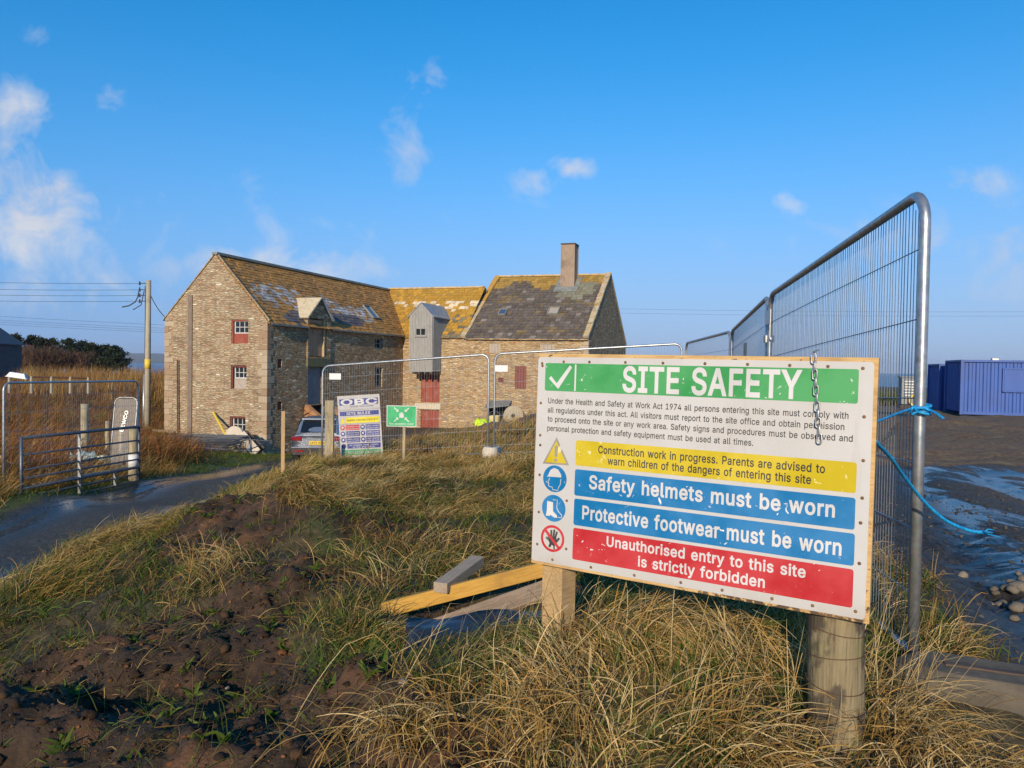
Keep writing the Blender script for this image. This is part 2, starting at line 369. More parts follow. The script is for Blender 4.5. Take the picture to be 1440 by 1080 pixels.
# ------------------------------------------------------------------ terrain
CP = [(0,0,-1.45),(0,-4,-1.5),(-4,-4,-2.2),(4,-4,-1.4),(-8,-4,-2.5),(8,-4,-1.5),
 (1.11,2.6,-1.27),(.2,3.1,-1.13),(1.78,3.16,-1.26),(2.1,2.8,-1.36),(0,2.35,-1.27),(-2,2.97,-1.62),(-1.15,2.9,-1.48),(-2.3,3.95,-1.68),(-2.04,4.6,-1.6),
 (-.57,3.58,-1.37),(-.32,4.3,-1.45),(.5,4.6,-1.28),(-.66,5.8,-1.48),(-.6,9.3,-1.68),(.0,10.3,-1.62),(1.4,8,-1.45),(-.38,14.2,-1.80),(-3.7,14.8,-2.05),(3.1,13.55,-1.56),(2.91,10.05,-1.5),(2.24,6.62,-1.36),
 (-4.0,4,-1.95),(-4.05,6,-1.92),(-4.05,9,-1.92),(-4.05,13,-1.95),(-4.3,16,-2.15),(-3,9,-1.8),(-3.2,5,-1.8),(-3.2,12,-1.88),(-1.8,12,-1.78),(-2,9.5,-1.72),
 (-5.0,2,-2.4),(-5.0,6,-2.46),(-5.0,10,-2.52),(-5.2,15,-2.72),(-6.5,4,-2.46),(-6.5,10,-2.56),(-7.8,11.6,-2.5),(-7.5,15.2,-2.68),(-8.0,8,-2.46),(-6.5,20,-3.0),(-6.6,25.5,-3.42),(-7.6,24.6,-3.35),(-6,31,-3.85),(-8.5,29,-3.7),(-10,32,-3.95),
 (-8.3,12.7,-2.34),(-7.9,16,-2.6),(-9,13.2,-2.36),(-8.3,17,-2.66),(-11,24,-3.1),(-10.5,20,-2.75),(-14,30,-3.5),(-16.8,36.7,-3.82),(-11.3,34.6,-4.25),(-11,38,-4.2),(-7,47,-4.0),(-8,43,-4.05),(-4,40,-3.95),(-18.5,38,-3.7),(-22,44,-3.5),
 (-15,20,-2.7),(-13,13,-2.4),(-20,34,-3.1),(-30,50,-3.0),(-30,30,-2.8),(-40,70,-2.7),(-20,70,-2.9),(-12,5,-2.5),(-20,10,-2.5),
 (-4.6,21,-2.75),(-2.6,22,-2.3),(-1.6,22,-1.95),(-.6,22,-1.68),(1.5,23,-1.45),(4,24,-1.5),(-2.5,18,-2.15),(-.3,17,-1.95),(2,17,-1.85),(-3.4,26,-3.2),(-1,27,-2.6),(2,28,-2.2),(-3,34,-3.6),(1,38,-3.6),(5,40,-3.4),(0,44,-3.7),(5,44,-3.6),(8,50,-3.2),
 (4.3,6.3,-1.42),(6.7,9.8,-1.6),(5.3,9,-1.58),(11,22,-1.78),(8,16,-1.72),(4.5,13,-1.68),(6,20,-1.8),(9,10,-1.55),(3.5,3.5,-1.36),(6,4,-1.4),(12,10,-1.5),(17,20,-1.62),(14,28,-1.72),(21,34,-1.95),(27,34,-1.98),(30,30,-1.7),(20,45,-2.0),(12,40,-2.1),(18,60,-2.2),(35,60,-2.2),(40,30,-1.8),(8,70,-2.5),(30,10,-1.6)]
CPa = np.array(CP, float)
def _tps(r2): return np.where(r2 > 1e-12, 0.5 * r2 * np.log(np.maximum(r2, 1e-12)), 0.0)
def _fit():
    n = len(CPa); X = CPa[:, :2]
    K = _tps(((X[:, None] - X[None]) ** 2).sum(-1)) + np.eye(n) * 0.02
    P = np.c_[np.ones(n), X]; A = np.zeros((n + 3, n + 3)); A[:n, :n] = K; A[:n, n:] = P; A[n:, :n] = P.T
    return np.linalg.solve(A, np.r_[CPa[:, 2], 0, 0, 0])
_w = _fit()
def tps(x, y):
    sh = np.shape(x); x = np.ravel(x); y = np.ravel(y); out = np.zeros(len(x))
    for a in range(0, len(x), 20000):
        q = np.c_[x[a:a + 20000], y[a:a + 20000]]
        d = ((q[:, None] - CPa[None, :, :2]) ** 2).sum(-1)
        out[a:a + 20000] = _tps(d) @ _w[:-3] + _w[-3] + q @ _w[-2:]
    return out.reshape(sh)
def bump2(x, y, cx, cy, rx, ry, h, ang=0.0):
    c, s = math.cos(ang), math.sin(ang); dx = x - cx; dy = y - cy
    a = (dx * c + dy * s) / rx; b = (-dx * s + dy * c) / ry
    return h * np.exp(-(a * a + b * b) ** 1.4)
FENCE = [(-3.75,14.8),(-.38,14.2),(3.1,13.55),(2.91,10.05),(2.24,6.62),(1.73,3.16),(1.3,-3)]
ROADC = [(-6.4,-6),(-6.4,8),(-6.35,13),(-6.5,18),(-6.9,24),(-6.6,29),(-5.2,34),(-3.5,40)]
def poly_dist(x, y, pts):
    """signed distance to a polyline (positive on its right)"""
    best = np.full(np.shape(x), 1e9); sg = np.zeros(np.shape(x))
    for (ax, ay), (bx, by) in zip(pts, pts[1:]):
        dx, dy = bx - ax, by - ay; t = np.clip(((x - ax) * dx + (y - ay) * dy) / (dx * dx + dy * dy), 0, 1)
        px, py = x - ax - t * dx, y - ay - t * dy; d = np.hypot(px, py)
        s = np.where(dy * px - dx * py > 0, 1.0, -1.0); k = d < best
        best = np.where(k, d, best); sg = np.where(k, s * d, sg)
    return sg
def masks(x, y):
    n1 = fbm(x * 1.3, y * 1.3, 3); n2 = fbm(x * .35, y * .35, 9); n3 = fbm(x * 4, y * 4, 21, 3)
    rs = poly_dist(x, y, ROADC)
    road = sstep(1.75, 1.45, np.abs(rs) + n1 * .5) * sstep(43, 38, y)
    def el(cx, cy, rx, ry, a=0.0):
        c, s = math.cos(a), math.sin(a); dx = x - cx; dy = y - cy
        return 1 - np.sqrt(((dx * c + dy * s) / rx) ** 2 + ((-dx * s + dy * c) / ry) ** 2)
    soil = np.maximum.reduce([el(-1.75, 3.7, 1.1, 1.7, .25), el(-2.5, 7.0, .75, 1.2, .1), el(-1.2, 2.8, .95, .75), el(-2.2, 2.9, 1.0, .9), el(-1.6, 5.4, .5, .6), el(-.3, 2.35, .35, .3)])
    soil = sstep(-.02, .16, soil - .06 + n1 * 1.0 + n3 * .45)
    patch = sstep(.11, .2, fbm(x * .9 + 4, y * .9, 33)) * .8 * (x > -3.4) * (y > 4) * (y < 14)
    soil = np.maximum(soil, patch)
    fx = np.interp(y, [-3, 3.16, 6.62, 10.05, 13.55, 14.2], [1.3, 1.73, 2.24, 2.91, 3.1, 40])
    track = sstep(.25, .75, x - fx + n1 * .5) * sstep(15.5, 13.0, y - (x - 3) * .9 + n2 * 4)
    bank = np.maximum(np.maximum(bump2(x, y, -.3, 22.3, 2.6, 1.7, 1), bump2(x, y, 3.5, 23.5, 3, 2, 1)), bump2(x, y, 17, 27.0, 16, 8, 1.6, .2) * (x > 5))
    bank = sstep(.3, .6, bank + n1 * .4); bank = np.maximum(bank, (1 - track) * sstep(4, 6, x) * sstep(10, 13, y) * sstep(50, 42, y))
    sd = .914 * x - .407 * y; ruts = sum(np.exp(-((sd - c + n2 * .8) / .17) ** 2) for c in (1.0, 2.15, 3.0, 4.2, 5.3, 6.6, 7.8)) * track
    yard = sstep(-.3, .4, n1 * .9 + np.minimum.reduce([(y - 25) / 2, (47.5 - y) / 2, (x + 10.5 + (y - 30) * -.05) / 1.0, (3 - x) / 2]))
    field = sstep(-8.8, -10.5, x + n1 * 1.2 - np.maximum(0, y - 20) * .0) * sstep(8, 14, y) * (1 - yard)
    return dict(road=road, soil=soil * (1 - road), track=track, bank=bank, yard=yard * (1 - road), field=field, rs=rs, ruts=ruts)
CLOD = np.array([(-2.6, 7.5, .7, .8, .34, .3), (-2.0, 7.15, .35, .45, .36, 0.), (-1.75, 6.5, .3, .3, .18, 0.), (-2.9, 6.3, .5, .4, .16, .4), (-1.55, 4.9, .3, .3, .16, 0), (-2.05, 3.6, .42, .3, .15, .5),
                 (-1.5, 3.9, .35, .25, .12, .2), (-2.35, 3.15, .4, .3, .17, 0), (-1.75, 3.05, .3, .22, .12, .3), (-1.3, 6.9, .6, .4, .2, .3), (-2.3, 11.4, .8, .6, .07, 0), (-1.2, 9.6, .7, .5, .2, 0), (-3.1, 12.8, .9, .6, .10, .2), (.4, 11.6, .9, .6, .22, 0),
                 (-.25, 3.0, .45, .25, .04, 0), (.35, 2.65, .5, .35, .12, .2), (-.9, 3.9, .4, .3, .1, 0), (-4.0, 7.4, .35, .9, .16, 0), (-3.95, 10.2, .35, 1.2, .14, 0), (-3.8, 5.3, .35, .8, .1, 0)])
def gz(x, y, fine=True):
    x = np.asarray(x, float); y = np.asarray(y, float)
    near = tps(np.clip(x, -60, 60), np.clip(y, -8, 75)); rr = np.hypot(x, y)
    far = -2.6 + fbm(x / 40, y / 40, 5) * 1.2 - 17 * sstep(150, 330, rr)
    k = sstep(45, 80, rr); z = near * (1 - k) + far * k
    for c in CLOD: z = z + bump2(x, y, c[0], c[1], c[2], c[3], c[4], c[5])
    if fine:
        m = masks(x, y); lump = fbm(x * 1.1, y * 1.1, 41, 4)
        hard = np.maximum(np.maximum(m['road'], m['track']), m['yard'] * .7)
        z = z + lump * .27 * (1 - hard) * sstep(70, 25, rr)
        s = m['soil'] * sstep(16, 9, rr)
        z = z + s * (fbm(x * 3.2, y * 3.2, 51, 5) * .26 + np.abs(fbm(x * 5, y * 5, 61, 5)) * .20 + np.maximum(0, fbm(x * 12, y * 12, 66, 4)) * .13 - .05)
        z = z + (m['track'] + m['road']) * fbm(x * 1.8, y * .7, 71, 4) * .05 + m['bank'] * fbm(x * 1.5, y * 1.5, 81, 4) * .35
        z = z - m['ruts'] * .07 + m['track'] * np.abs(fbm(x * 2.6, y * 1.3, 73, 4)) * .12
        z = z - m['road'] * .05 * np.exp(-((np.abs(m['rs']) - .85) / .3) ** 2)
    return z
def g1(x, y): return float(gz(np.array([x]), np.array([y]))[0])

def axis(parts):
    out = []
    for a, b, s in parts: out += list(np.arange(a, b, s))
    return np.array(out + [parts[-1][1]])
xs = axis([(-420, -80, 28), (-80, -30, 5), (-30, -12, 1.0), (-12, -5, .22), (-5, -3.6, .05), (-3.6, 1.2, .03), (1.2, 2.6, .05), (2.6, 8, .16), (8, 30, .8), (30, 80, 5), (80, 420, 28)])
ys = axis([(-40, -6, 4), (-6, 1.6, .4), (1.6, 5.5, .03), (5.5, 8.5, .05), (8.5, 16, .1), (16, 30, .3), (30, 50, .8), (50, 90, 4), (90, 420, 25)])
GX, GY = np.meshgrid(xs, ys); GZ = gz(GX, GY); mk = masks(GX, GY)
nx, ny = len(xs), len(ys)
ii = (np.arange(ny - 1)[:, None] * nx + np.arange(nx - 1)[None]).ravel()
Q = np.c_[ii, ii + 1, ii + 1 + nx, ii + nx]
rut = mk['road'] * np.maximum(np.exp(-((mk['rs'] - .95) / .5) ** 2), np.exp(-((mk['rs'] + 1.15) / .45) ** 2))

def ground_mat():
    t = MT('ground'); base = t.co('Object')
    A = t.sep(t.attr('Mask')); soil, road, track = A[0], A[1], A[2]
    Bm = t.sep(t.attr('Mask2')); yard, field, bank = Bm[0], Bm[1], Bm[2]
    C = t.sep(t.attr('Mask3')); rutm, verge, ruts = C[0], C[1], C[2]
    n1 = t.noise(base, 2.0, 7, .65); n2 = t.noise(base, 11, 7, .7); n3 = t.noise(base, 45, 5, .7); n0 = t.noise(base, .5, 5, .6)
    c = t.mix(t.step(n2, .35, .65), (0.035, 0.026, 0.012), (0.105, 0.075, 0.03)); c = t.mix(t.step(n1, .5, .66), c, (0.045, 0.058, 0.014))
    c = t.mix(verge, c, t.mix(n2, (0.03, 0.05, 0.01), (0.08, 0.11, 0.02)))
    f = t.mix(t.step(n2, .3, .7), (0.11, 0.042, 0.016), (0.22, 0.10, 0.035)); f = t.mix(t.step(n0, .5, .7), f, (0.2, 0.13, 0.05))
    c = t.mix(field, c, f)
    s = t.mix(t.step(n2, .3, .7), (0.022, 0.0135, 0.007), (0.07, 0.039, 0.019)); s = t.mix(t.m('MULTIPLY', t.step(n1, .50, .62), .85), s, t.mix(n3, (0.065, 0.031, 0.012), (0.18, 0.08, 0.03))); s = t.mix(t.step(n3, .6, .75), s, (0.018, 0.011, 0.006))
    c = t.mix(soil, c, s)
    b = t.mix(t.step(n2, .35, .65), (0.085, 0.052, 0.03), (0.19, 0.12, 0.066)); b = t.mix(t.step(n1, .52, .66), b, (0.2, 0.14, 0.06))
    c = t.mix(bank, c, b)
    grit = t.voro(base, 38, 'F1', 'Color'); gr = t.sep(grit)[0]
    y = t.mix(t.step(n2, .3, .7), (0.035, 0.028, 0.022), (0.09, 0.07, 0.055)); c = t.mix(yard, c, y)
    cd = t.N.new('ShaderNodeSeparateXYZ'); t.L.new(base, cd.inputs[0])
    sd = t.m('SUBTRACT', t.m('MULTIPLY', cd.outputs[0], .914), t.m('MULTIPLY', cd.outputs[1], .407))   # across the muddy track
    k = t.mix(gr, (0.03, 0.027, 0.024), (0.12, 0.105, 0.09)); k = t.mix(t.step(sd, 2.2, 1.2), k, t.mix(gr, (0.013, 0.013, 0.014), (0.07, 0.067, 0.064))); k2 = t.mix(t.m('MULTIPLY', t.step(n1, .42, .62), t.step(sd, 1.2, 2.6)), k, t.mix(n2, (0.05, 0.033, 0.021), (0.15, 0.10, 0.06)))
    c = t.mix(track, c, k2)
    r = t.mix(gr, (0.02, 0.019, 0.018), (0.10, 0.09, 0.075)); r = t.mix(t.m('MULTIPLY', t.step(n1, .5, .62), .5), r, (0.05, 0.045, 0.026))
    c = t.mix(road, c, r)
    # standing water: streaks that follow the wheel tracks
    st1 = t.noise(t.co('Object', (1.7, .22, 1)), 1.5, 6, .6, .6)
    st2 = t.noise(t.co('Object', (1.9, .10, 1), rot=(0, 0, R(24))), 1.1, 7, .62, .25)
    band = t.m('MULTIPLY', t.step(sd, .3, 1.2), t.step(sd, 11, 7))
    wet_r = t.m('MULTIPLY', t.m('MULTIPLY', rutm, t.step(t.m('ADD', st1, t.m('MULTIPLY', t.m('SUBTRACT', n2, .5), .5)), .30, .46)), 1.0)
    wet_t = t.m('MULTIPLY', t.m('MULTIPLY', track, band), t.step(t.m('ADD', st2, t.m('ADD', t.m('MULTIPLY', ruts, .16), t.m('MULTIPLY', t.m('SUBTRACT', n2, .5), .16))), .44, .56))
    wet = t.m('MAXIMUM', wet_r, wet_t)
    damp = t.m('MAXIMUM', t.m('MULTIPLY', road, .28), t.m('MULTIPLY', t.m('MULTIPLY', soil, t.step(n1, .45, .6)), .35))
    c = t.mix(t.m('MULTIPLY', wet, .6), c, (0.02, 0.018, 0.017))
    ro = t.m('SUBTRACT', .92, t.m('MULTIPLY', damp, .45)); ro = t.m('SUBTRACT', ro, t.m('MULTIPLY', wet, .72)); ro = t.m('MAXIMUM', ro, .1)
    h = t.m('ADD', t.m('MULTIPLY', n2, .5), t.m('MULTIPLY', n3, .3)); h = t.m('ADD', h, t.m('MULTIPLY', gr, t.m('MULTIPLY', t.m('MAXIMUM', road, track), .25)))
    h = t.m('MULTIPLY', h, t.m('SUBTRACT', 1.0, t.m('MULTIPLY', wet, .93)))
    t.bump(h, .9, .05)
    return t.done(c, ro)
MAT['ground'] = ground_mat()
verge = sstep(-7.7, -8.1, GX) * sstep(-10.4, -9.2, GX) * sstep(7, 10, GY) * sstep(33, 30, GY)
m1 = np.c_[mk['soil'].ravel(), mk['road'].ravel(), mk['track'].ravel()]
m2 = np.c_[mk['yard'].ravel(), mk['field'].ravel(), mk['bank'].ravel()]
m3 = np.c_[rut.ravel(), verge.ravel(), np.clip(mk['ruts'], 0, 1).ravel()]
np_mesh('ground', np.c_[GX.ravel(), GY.ravel(), GZ.ravel()], Q, MAT['ground'], dict(Mask=m1, Mask2=m2, Mask3=m3), smooth=True, kind='structure')

# sea and the far shore
t = MT('sea'); n = t.noise(t.co('Object', (1, .3, 1)), .02, 6, .6); t.bump(n, .3, 1.5); MAT['sea'] = t.done((0.02, 0.075, 0.16), .35)
s = MB(); s.poly([(-9000, -2000, -14.5), (9000, -2000, -14.5), (9000, 9000, -14.5), (-9000, 9000, -14.5)]); s.build('sea', MAT['sea'], kind='structure')
MAT['hill'] = weathered('far_hill', (0.05, 0.055, 0.035), (0.12, 0.095, 0.055), .004, rough=(.9, 1), bump=0)
def far_hill():
    V = []; n = 160; rows = 8
    for j in range(rows):
        for i in range(n):
            a = R(-44 + 62 * i / (n - 1)); d = 4200 + 240 * j
            e = math.sin(math.pi * min(1, max(0, i / (n - 1)))) ** .4
            hh = (66 + 34 * float(fbm(i / 11., j * .3, 5, 4))) * e * sstep(55, 0, np.array(i - 70.))
            V.append((d * math.sin(a), d * math.cos(a), -16 + float(hh) * math.sin(math.pi / 2 * min(1, j / 5))))
    ii = (np.arange(rows - 1)[:, None] * n + np.arange(n - 1)[None]).ravel()
    np_mesh('far_hill', np.array(V), np.c_[ii, ii + 1, ii + 1 + n, ii + n], MAT['hill'], smooth=True, kind='structure')
far_hill()

# ------------------------------------------------------------------ the mill (local frame: x along the gable, y along the main wing, z as the world)
TH = R(18.9); MO = (-11.287, 34.7, 0.0); LM = 13.55; BASE = -4.7
mill = empty('stone_mill', MO, -TH, label='old three storey stone mill with lichened slate roofs, timber hoist tower and tall square chimney', cat='mill')
def clip(poly, a, b, c):
    """keep a*x + b*y <= c"""
    out = []
    for i in range(len(poly)):
        p, q = poly[i], poly[(i + 1) % len(poly)]; dp = a * p[0] + b * p[1] - c; dq = a * q[0] + b * q[1] - c
        if dp <= 0: out.append(p)
        if dp * dq < 0:
            k = dp / (dp - dq); out.append((p[0] + (q[0] - p[0]) * k, p[1] + (q[1] - p[1]) * k))
    return out
def wall(mb, fn, outline, holes, depth, nrm, m=0, mr=None):
    """a wall in the plane fn(a, z) with square holes cut through it and reveals running depth inward (-nrm)"""
    A = sorted({p[0] for p in outline} | {h[0] for h in holes} | {h[2] for h in holes}); Z = sorted({p[1] for p in outline} | {h[1] for h in holes} | {h[3] for h in holes})
    n = len(outline); hp = []
    for i in range(n):
        p, q = outline[i], outline[(i + 1) % n]; a, b = q[1] - p[1], -(q[0] - p[0]); hp.append((a, b, a * p[0] + b * p[1]))
    for i in range(len(A) - 1):
        for j in range(len(Z) - 1):
            ca, cz = (A[i] + A[i + 1]) / 2, (Z[j] + Z[j + 1]) / 2
            if any(h[0] < ca < h[2] and h[1] < cz < h[3] for h in holes): continue
            P = [(A[i], Z[j]), (A[i + 1], Z[j]), (A[i + 1], Z[j + 1]), (A[i], Z[j + 1])]
            for c in hp:
                P = clip(P, *c)
                if len(P) < 3: break
            if len(P) >= 3: mb.poly([fn(*p) for p in P], m)
    d = Vector(nrm) * -depth
    for (a0, z0, a1, z1) in holes:
        c = [Vector(fn(*p)) for p in ((a0, z0), (a1, z0), (a1, z1), (a0, z1))]
        for k in range(4):
            p, q = c[k], c[(k + 1) % 4]; mb.poly([p, q, q + d, p + d], m if mr is None else mr)
fg = lambda a, z: (a, 0.0, z)              # gable and kiln front planes face -y, the yard side of the main wing faces +x
fy = lambda a, z: (0.0, a, z)
fk = lambda a, z: (a, LM, z)
EZ, RZ, HW = 1.90, 5.03, 2.95
GW = [(-2.0, .86, -1.05, 1.98), (-2.02, -1.25, -1.13, -.16), (-2.06, -3.6, -1.17, -2.55)]
b = MB(); wall(b, fg, [(0, BASE), (0, EZ), (-HW, RZ), (-2 * HW, EZ + .14), (-2 * HW, BASE)], GW, .2, (0, -1, 0))
b.poly([(-2 * HW, 0, BASE), (-2 * HW, 0, EZ + .1), (-2 * HW, LM + 7.2, EZ), (-2 * HW, LM + 7.2, BASE)])
b.poly([(-2 * HW, LM + 7.2, BASE), (-2 * HW, LM + 7.2, EZ), (-HW, LM + 7.2, RZ), (0, LM + 7.2, EZ), (0, LM + 7.2, BASE)])
b.build('gable_wall', MAT['stone_warm'], mill)
def quoins(x, y, dirx, diry, z0, z1, name='quoins'):
    b = MB(); z = z0; k = 0; rr = random.Random(int(x * 31 + 7))
    while z < z1 - .1:
        h = min(rr.uniform(.24, .36), z1 - z); l1, l2 = (.52, .30) if k % 2 else (.30, .50); l1 *= rr.uniform(.85, 1.15); l2 *= rr.uniform(.85, 1.15); o = .014 + rr.uniform(0, .012); tone = rr.choice(((.37, .285, .195), (.34, .245, .16), (.40, .32, .225), (.31, .21, .135), (.42, .34, .245)))
        b.box((x + dirx * (l1 / 2 - o), y + diry * (l2 / 2 - o), z + h / 2), (l1, l2, h - .02), None, 0, tone); z += h; k += 1
    return b.build(name, MAT['quoin'], mill, bevel=.012)
t = MT('quoin'); bq = t.co('Object'); nq = t.noise(bq, 18, 6, .7); cq = t.mix(.8, t.attr('Col'), t.mix(nq, (.55, .55, .55), (1.5, 1.5, 1.45)), 'MULTIPLY'); t.bump(nq, .6, .02); MAT['quoin'] = t.done(cq, .9, spec=.25)
quoins(0, 0, -1, 1, BASE + .3, EZ - .1); quoins(-2 * HW, 0, 1, 1, BASE + .3, EZ); quoins(11.92, 13.55, -1, 1, BASE + .6, 1.6)
YW = [(3.25, -4.2, 4.72, -2.15), (3.25, -2.1, 4.6, -.2), (9.99, .89, 10.97, 1.54), (10.03, -1.34, 10.91, -.21), (.78, -.26, 1.11, .16), (.80, -2.24, 1.14, -1.85), (3.24, .33, 4.82, EZ)]
b = MB(); wall(b, fy, [(0, BASE), (LM, BASE), (LM, EZ), (0, EZ)], YW, .28, (1, 0, 0)); b.build('yard_wall', MAT['stone_grey'], mill)
KW = [(1.28, -2.33, 2.56, -.64), (1.28, -4.3, 2.54, -2.81), (5.75, .79, 6.52, 1.43), (8.99, .79, 9.91, 1.40), (7.46, -1.34, 8.19, .02), (6.41, -.99, 6.75, -.69), (5.85, -3.9, 6.95, -2.35)]
KX = 11.92; KD = 11.9; KR = 6.06
b = MB(); wall(b, fk, [(0.01, BASE), (KX, BASE), (KX, 1.70), (0.01, 1.74)], KW, .25, (0, -1, 0)); b.build('kiln_wall', MAT['stone_kiln'], mill)
b = MB(); wall(b, lambda a, z: (KX, a, z), [(LM, BASE), (LM + KD, BASE), (LM + KD, 1.6), (LM + KD / 2, KR - .06), (LM, 1.69)], [(LM + 4.6, -.6, LM + 5.5, .9)], .25, (1, 0, 0))
b.poly([(0, LM + KD, BASE), (KX, LM + KD, BASE), (KX, LM + KD, 1.6), (0, LM + KD, 1.6)])
b.poly([(4.1, LM, 1.5), (4.1, LM + KD, 1.5), (4.1, LM + KD / 2, KR - .1)])
b.build('kiln_gable_wall', MAT['stone_grey'], mill)

def slates(mb, o, a, up_, length, slope, rows, sw, colf, trim=None, thick=.035, jit=.5):
    """individually laid slates: o eaves start, a along the eaves, up_ up the slope, both unit"""
    o = Vector(o); a = Vector(a); up_ = Vector(up_); n = a.cross(up_).normalized(); h = slope / rows
    for i in range(rows):
        s0 = i * h - (.06 if i == 0 else 0); s1 = (i + 1) * h + h * .25; x = -rnd.random() * sw
        lo, hi = trim(s0 + h * .5) if trim else (0, length)
        while x < length:
            w = sw * rnd.uniform(1 - jit * .6, 1 + jit * .6); x0, x1 = max(x, lo), min(x + w, hi); x += w
            if x1 - x0 < .05: continue
            col = colf((x0 + x1) / 2, s0)
            t0 = thick * rnd.uniform(.7, 1.5); t1 = .012; ds = rnd.uniform(-.025, .025); g = .008
            A = o + a * (x0 + g) + up_ * (s0 + ds); B = o + a * (x1 - g) + up_ * (s0 + ds + rnd.uniform(-.012, .012)); Cc = o + a * (x1 - g) + up_ * s1; D = o + a * (x0 + g) + up_ * s1
            P = [A + n * t0, B + n * t0, Cc + n * t1, D + n * t1]
            mb.poly(P, 0, col)
            mb.poly([A, B, P[1], P[0]], 0, tuple(c * .8 for c in col)); mb.poly([B, Cc, P[2], P[1]], 0, col); mb.poly([D, A, P[0], P[3]], 0, col)
def vary(c, k=.25):
    q = 1 + rnd.uniform(-k, k); return (c[0] * q, c[1] * q, c[2] * q)
def nz1(x, y, s): return float(fbm(np.array(x), np.array(y), s, 4))
SL = math.hypot(HW, RZ - EZ)
def col_main(x, s):
    f = s / SL; n = nz1(x * .35, s * .6, 11); n2 = nz1(x * .9, s * 1.4, 12)
    # bare blue-grey slates low down on the left and between the dormer and the valley, bleached ones between, lichen above
    white = math.exp(-(((x - 3.2) / 3.5) ** 2 + ((f - .44) / .25) ** 2)) + .8 * math.exp(-(((x - 9.5) / 3.8) ** 2 + ((f - .32) / .2) ** 2)) + n2 * .9
    dark = math.exp(-(((x - 2.6) / 2.2) ** 2 + ((f - .10) / .22) ** 2)) + math.exp(-(((x - 7.6) / 2.6) ** 2 + ((f - .17) / .16) ** 2)) + n * .8
    if dark > .62: return vary((.10, .105, .125), .3)
    if white > .62 and rnd.random() < .5: return vary((.44, .43, .43), .3)
    if white > .45 and rnd.random() < .35: return vary((.34, .32, .28), .3)
    return vary((.42, .215, .055) if rnd.random() < .72 else (.30, .17, .06), .22)
b = MB()
slates(b, (.10, -.06, EZ - .08), (0, 1, 0), Vector((-HW, 0, RZ - EZ)).normalized(), 17.3, SL + .1, 21, .36, col_main, trim=lambda s: (0, LM + .06 + 3.6 * s / SL))
b.build('main_roof', MAT['slate_main'], mill)
b = MB()
b.poly([(-2 * HW - .1, -.05, EZ + .04), (-HW, -.05, RZ + .02), (-HW, LM + 7.3, RZ + .02), (-2 * HW - .1, LM + 7.3, EZ + .0)][::-1])
b.poly([(0.02, LM + 7.3, EZ), (-HW, LM + 7.3, RZ), (-HW, LM + 3.65, RZ)]); b.build('rear_roof', MAT['lead'], mill)
b = MB(); b.bar((-HW, -.06, RZ + .07), (-HW, LM + 3.6, RZ + .07), .30, .12); b.build('ridge', MAT['lead'], mill)
b = MB()   # thin mortared edge on both slopes of the gable
for s_, e in ((0.03, (.06, EZ - .02)), (1, (-2 * HW - .06, EZ + .08))):
    b.bar((e[0], .06, e[1] + .03), (-HW, .06, RZ + .06), .16, .07, upv=(0, -1, 0))
b.build('skew', MAT['stone_warm'], mill)
b = MB(); b.bar((.14, .1, EZ - .13), (.14, 3.1, EZ - .13), .1, .09); b.bar((.14, 5.25, EZ - .13), (.14, LM - .1, EZ - .13), .1, .09); b.build('gutter', MAT['lead'], mill)

LZ = 5.14; LS = math.hypot(3.6, LZ - 1.78)
def col_link(x, s):
    f = s / LS; n = nz1(x * .7 + 9, s * 1.2, 15)
    band = math.exp(-((f - .62 - .05 * math.sin(x)) / .13) ** 2) + n * .9
    if band > .72 and rnd.random() < .7: return vary((.66, .55, .38), .2)
    if f < .4 and x > 4.6 and rnd.random() < .5: return vary((.2, .17, .11), .3)
    return vary((.47, .26, .035) if rnd.random() < .8 else (.36, .21, .05), .2)
b = MB()
slates(b, (-3.0, LM - .08, 1.70), (1, 0, 0), Vector((0, 3.6, LZ - 1.78)).normalized(), 7.1, LS + .1, 18, .34, col_link, trim=lambda s: (2.98 - 2.95 * s / LS, 7.12))
b.build('link_roof', MAT['slate_link'], mill)
b = MB(); b.poly([(-3, LM + 7.3, 1.7), (4.15, LM + 7.3, 1.7), (4.15, LM + 3.6, LZ), (-3, LM + 3.6, LZ)]); b.build('rear_roof', MAT['lead'], mill)
b = MB(); b.bar((-2.95, LM + 3.62, LZ + .05), (4.0, LM + 3.62, LZ + .04), .28, .1); b.build('ridge', MAT['lichen_stone'], mill)
b = MB(); b.bar((-.02, LM - .1, 1.80), (-2.95, LM + 3.55, RZ + .06), .34, .03); b.build('valley', MAT['lead'], mill)

KS = math.hypot(KD / 2, KR - 1.72)
def col_kiln(x, s):
    f = s / KS; n = nz1(x * .5, s * .7, 19); n2 = nz1(x * 1.3, s * 1.9, 23)
    patch = math.exp(-(((x - 5.9) / 1.5) ** 2 + ((f - .74) / .2) ** 2))
    if patch + n2 * .6 > .5: return vary((.24, .235, .165), .15)
    if f > .86 + n * .4: return vary((.40, .25, .06), .2)
    if n2 + n * .6 > .2: return vary((.21, .155, .085), .2)
    if rnd.random() < .06: return vary((.25, .215, .19), .2)
    return vary((.135, .112, .094), .22)
b = MB()
slates(b, (4.15, LM - .12, 1.64), (1, 0, 0), Vector((0, KD / 2, KR - 1.72)).normalized(), KX - 4.2, KS + .14, 24, .34, col_kiln, thick=.05)
b.build('kiln_roof', MAT['slate_kiln'], mill)
b = MB(); b.poly([(4.1, LM + KD + .1, 1.6), (KX, LM + KD + .1, 1.6), (KX, LM + KD / 2, KR), (4.1, LM + KD / 2, KR)]); b.build('rear_roof', MAT['lead'], mill)
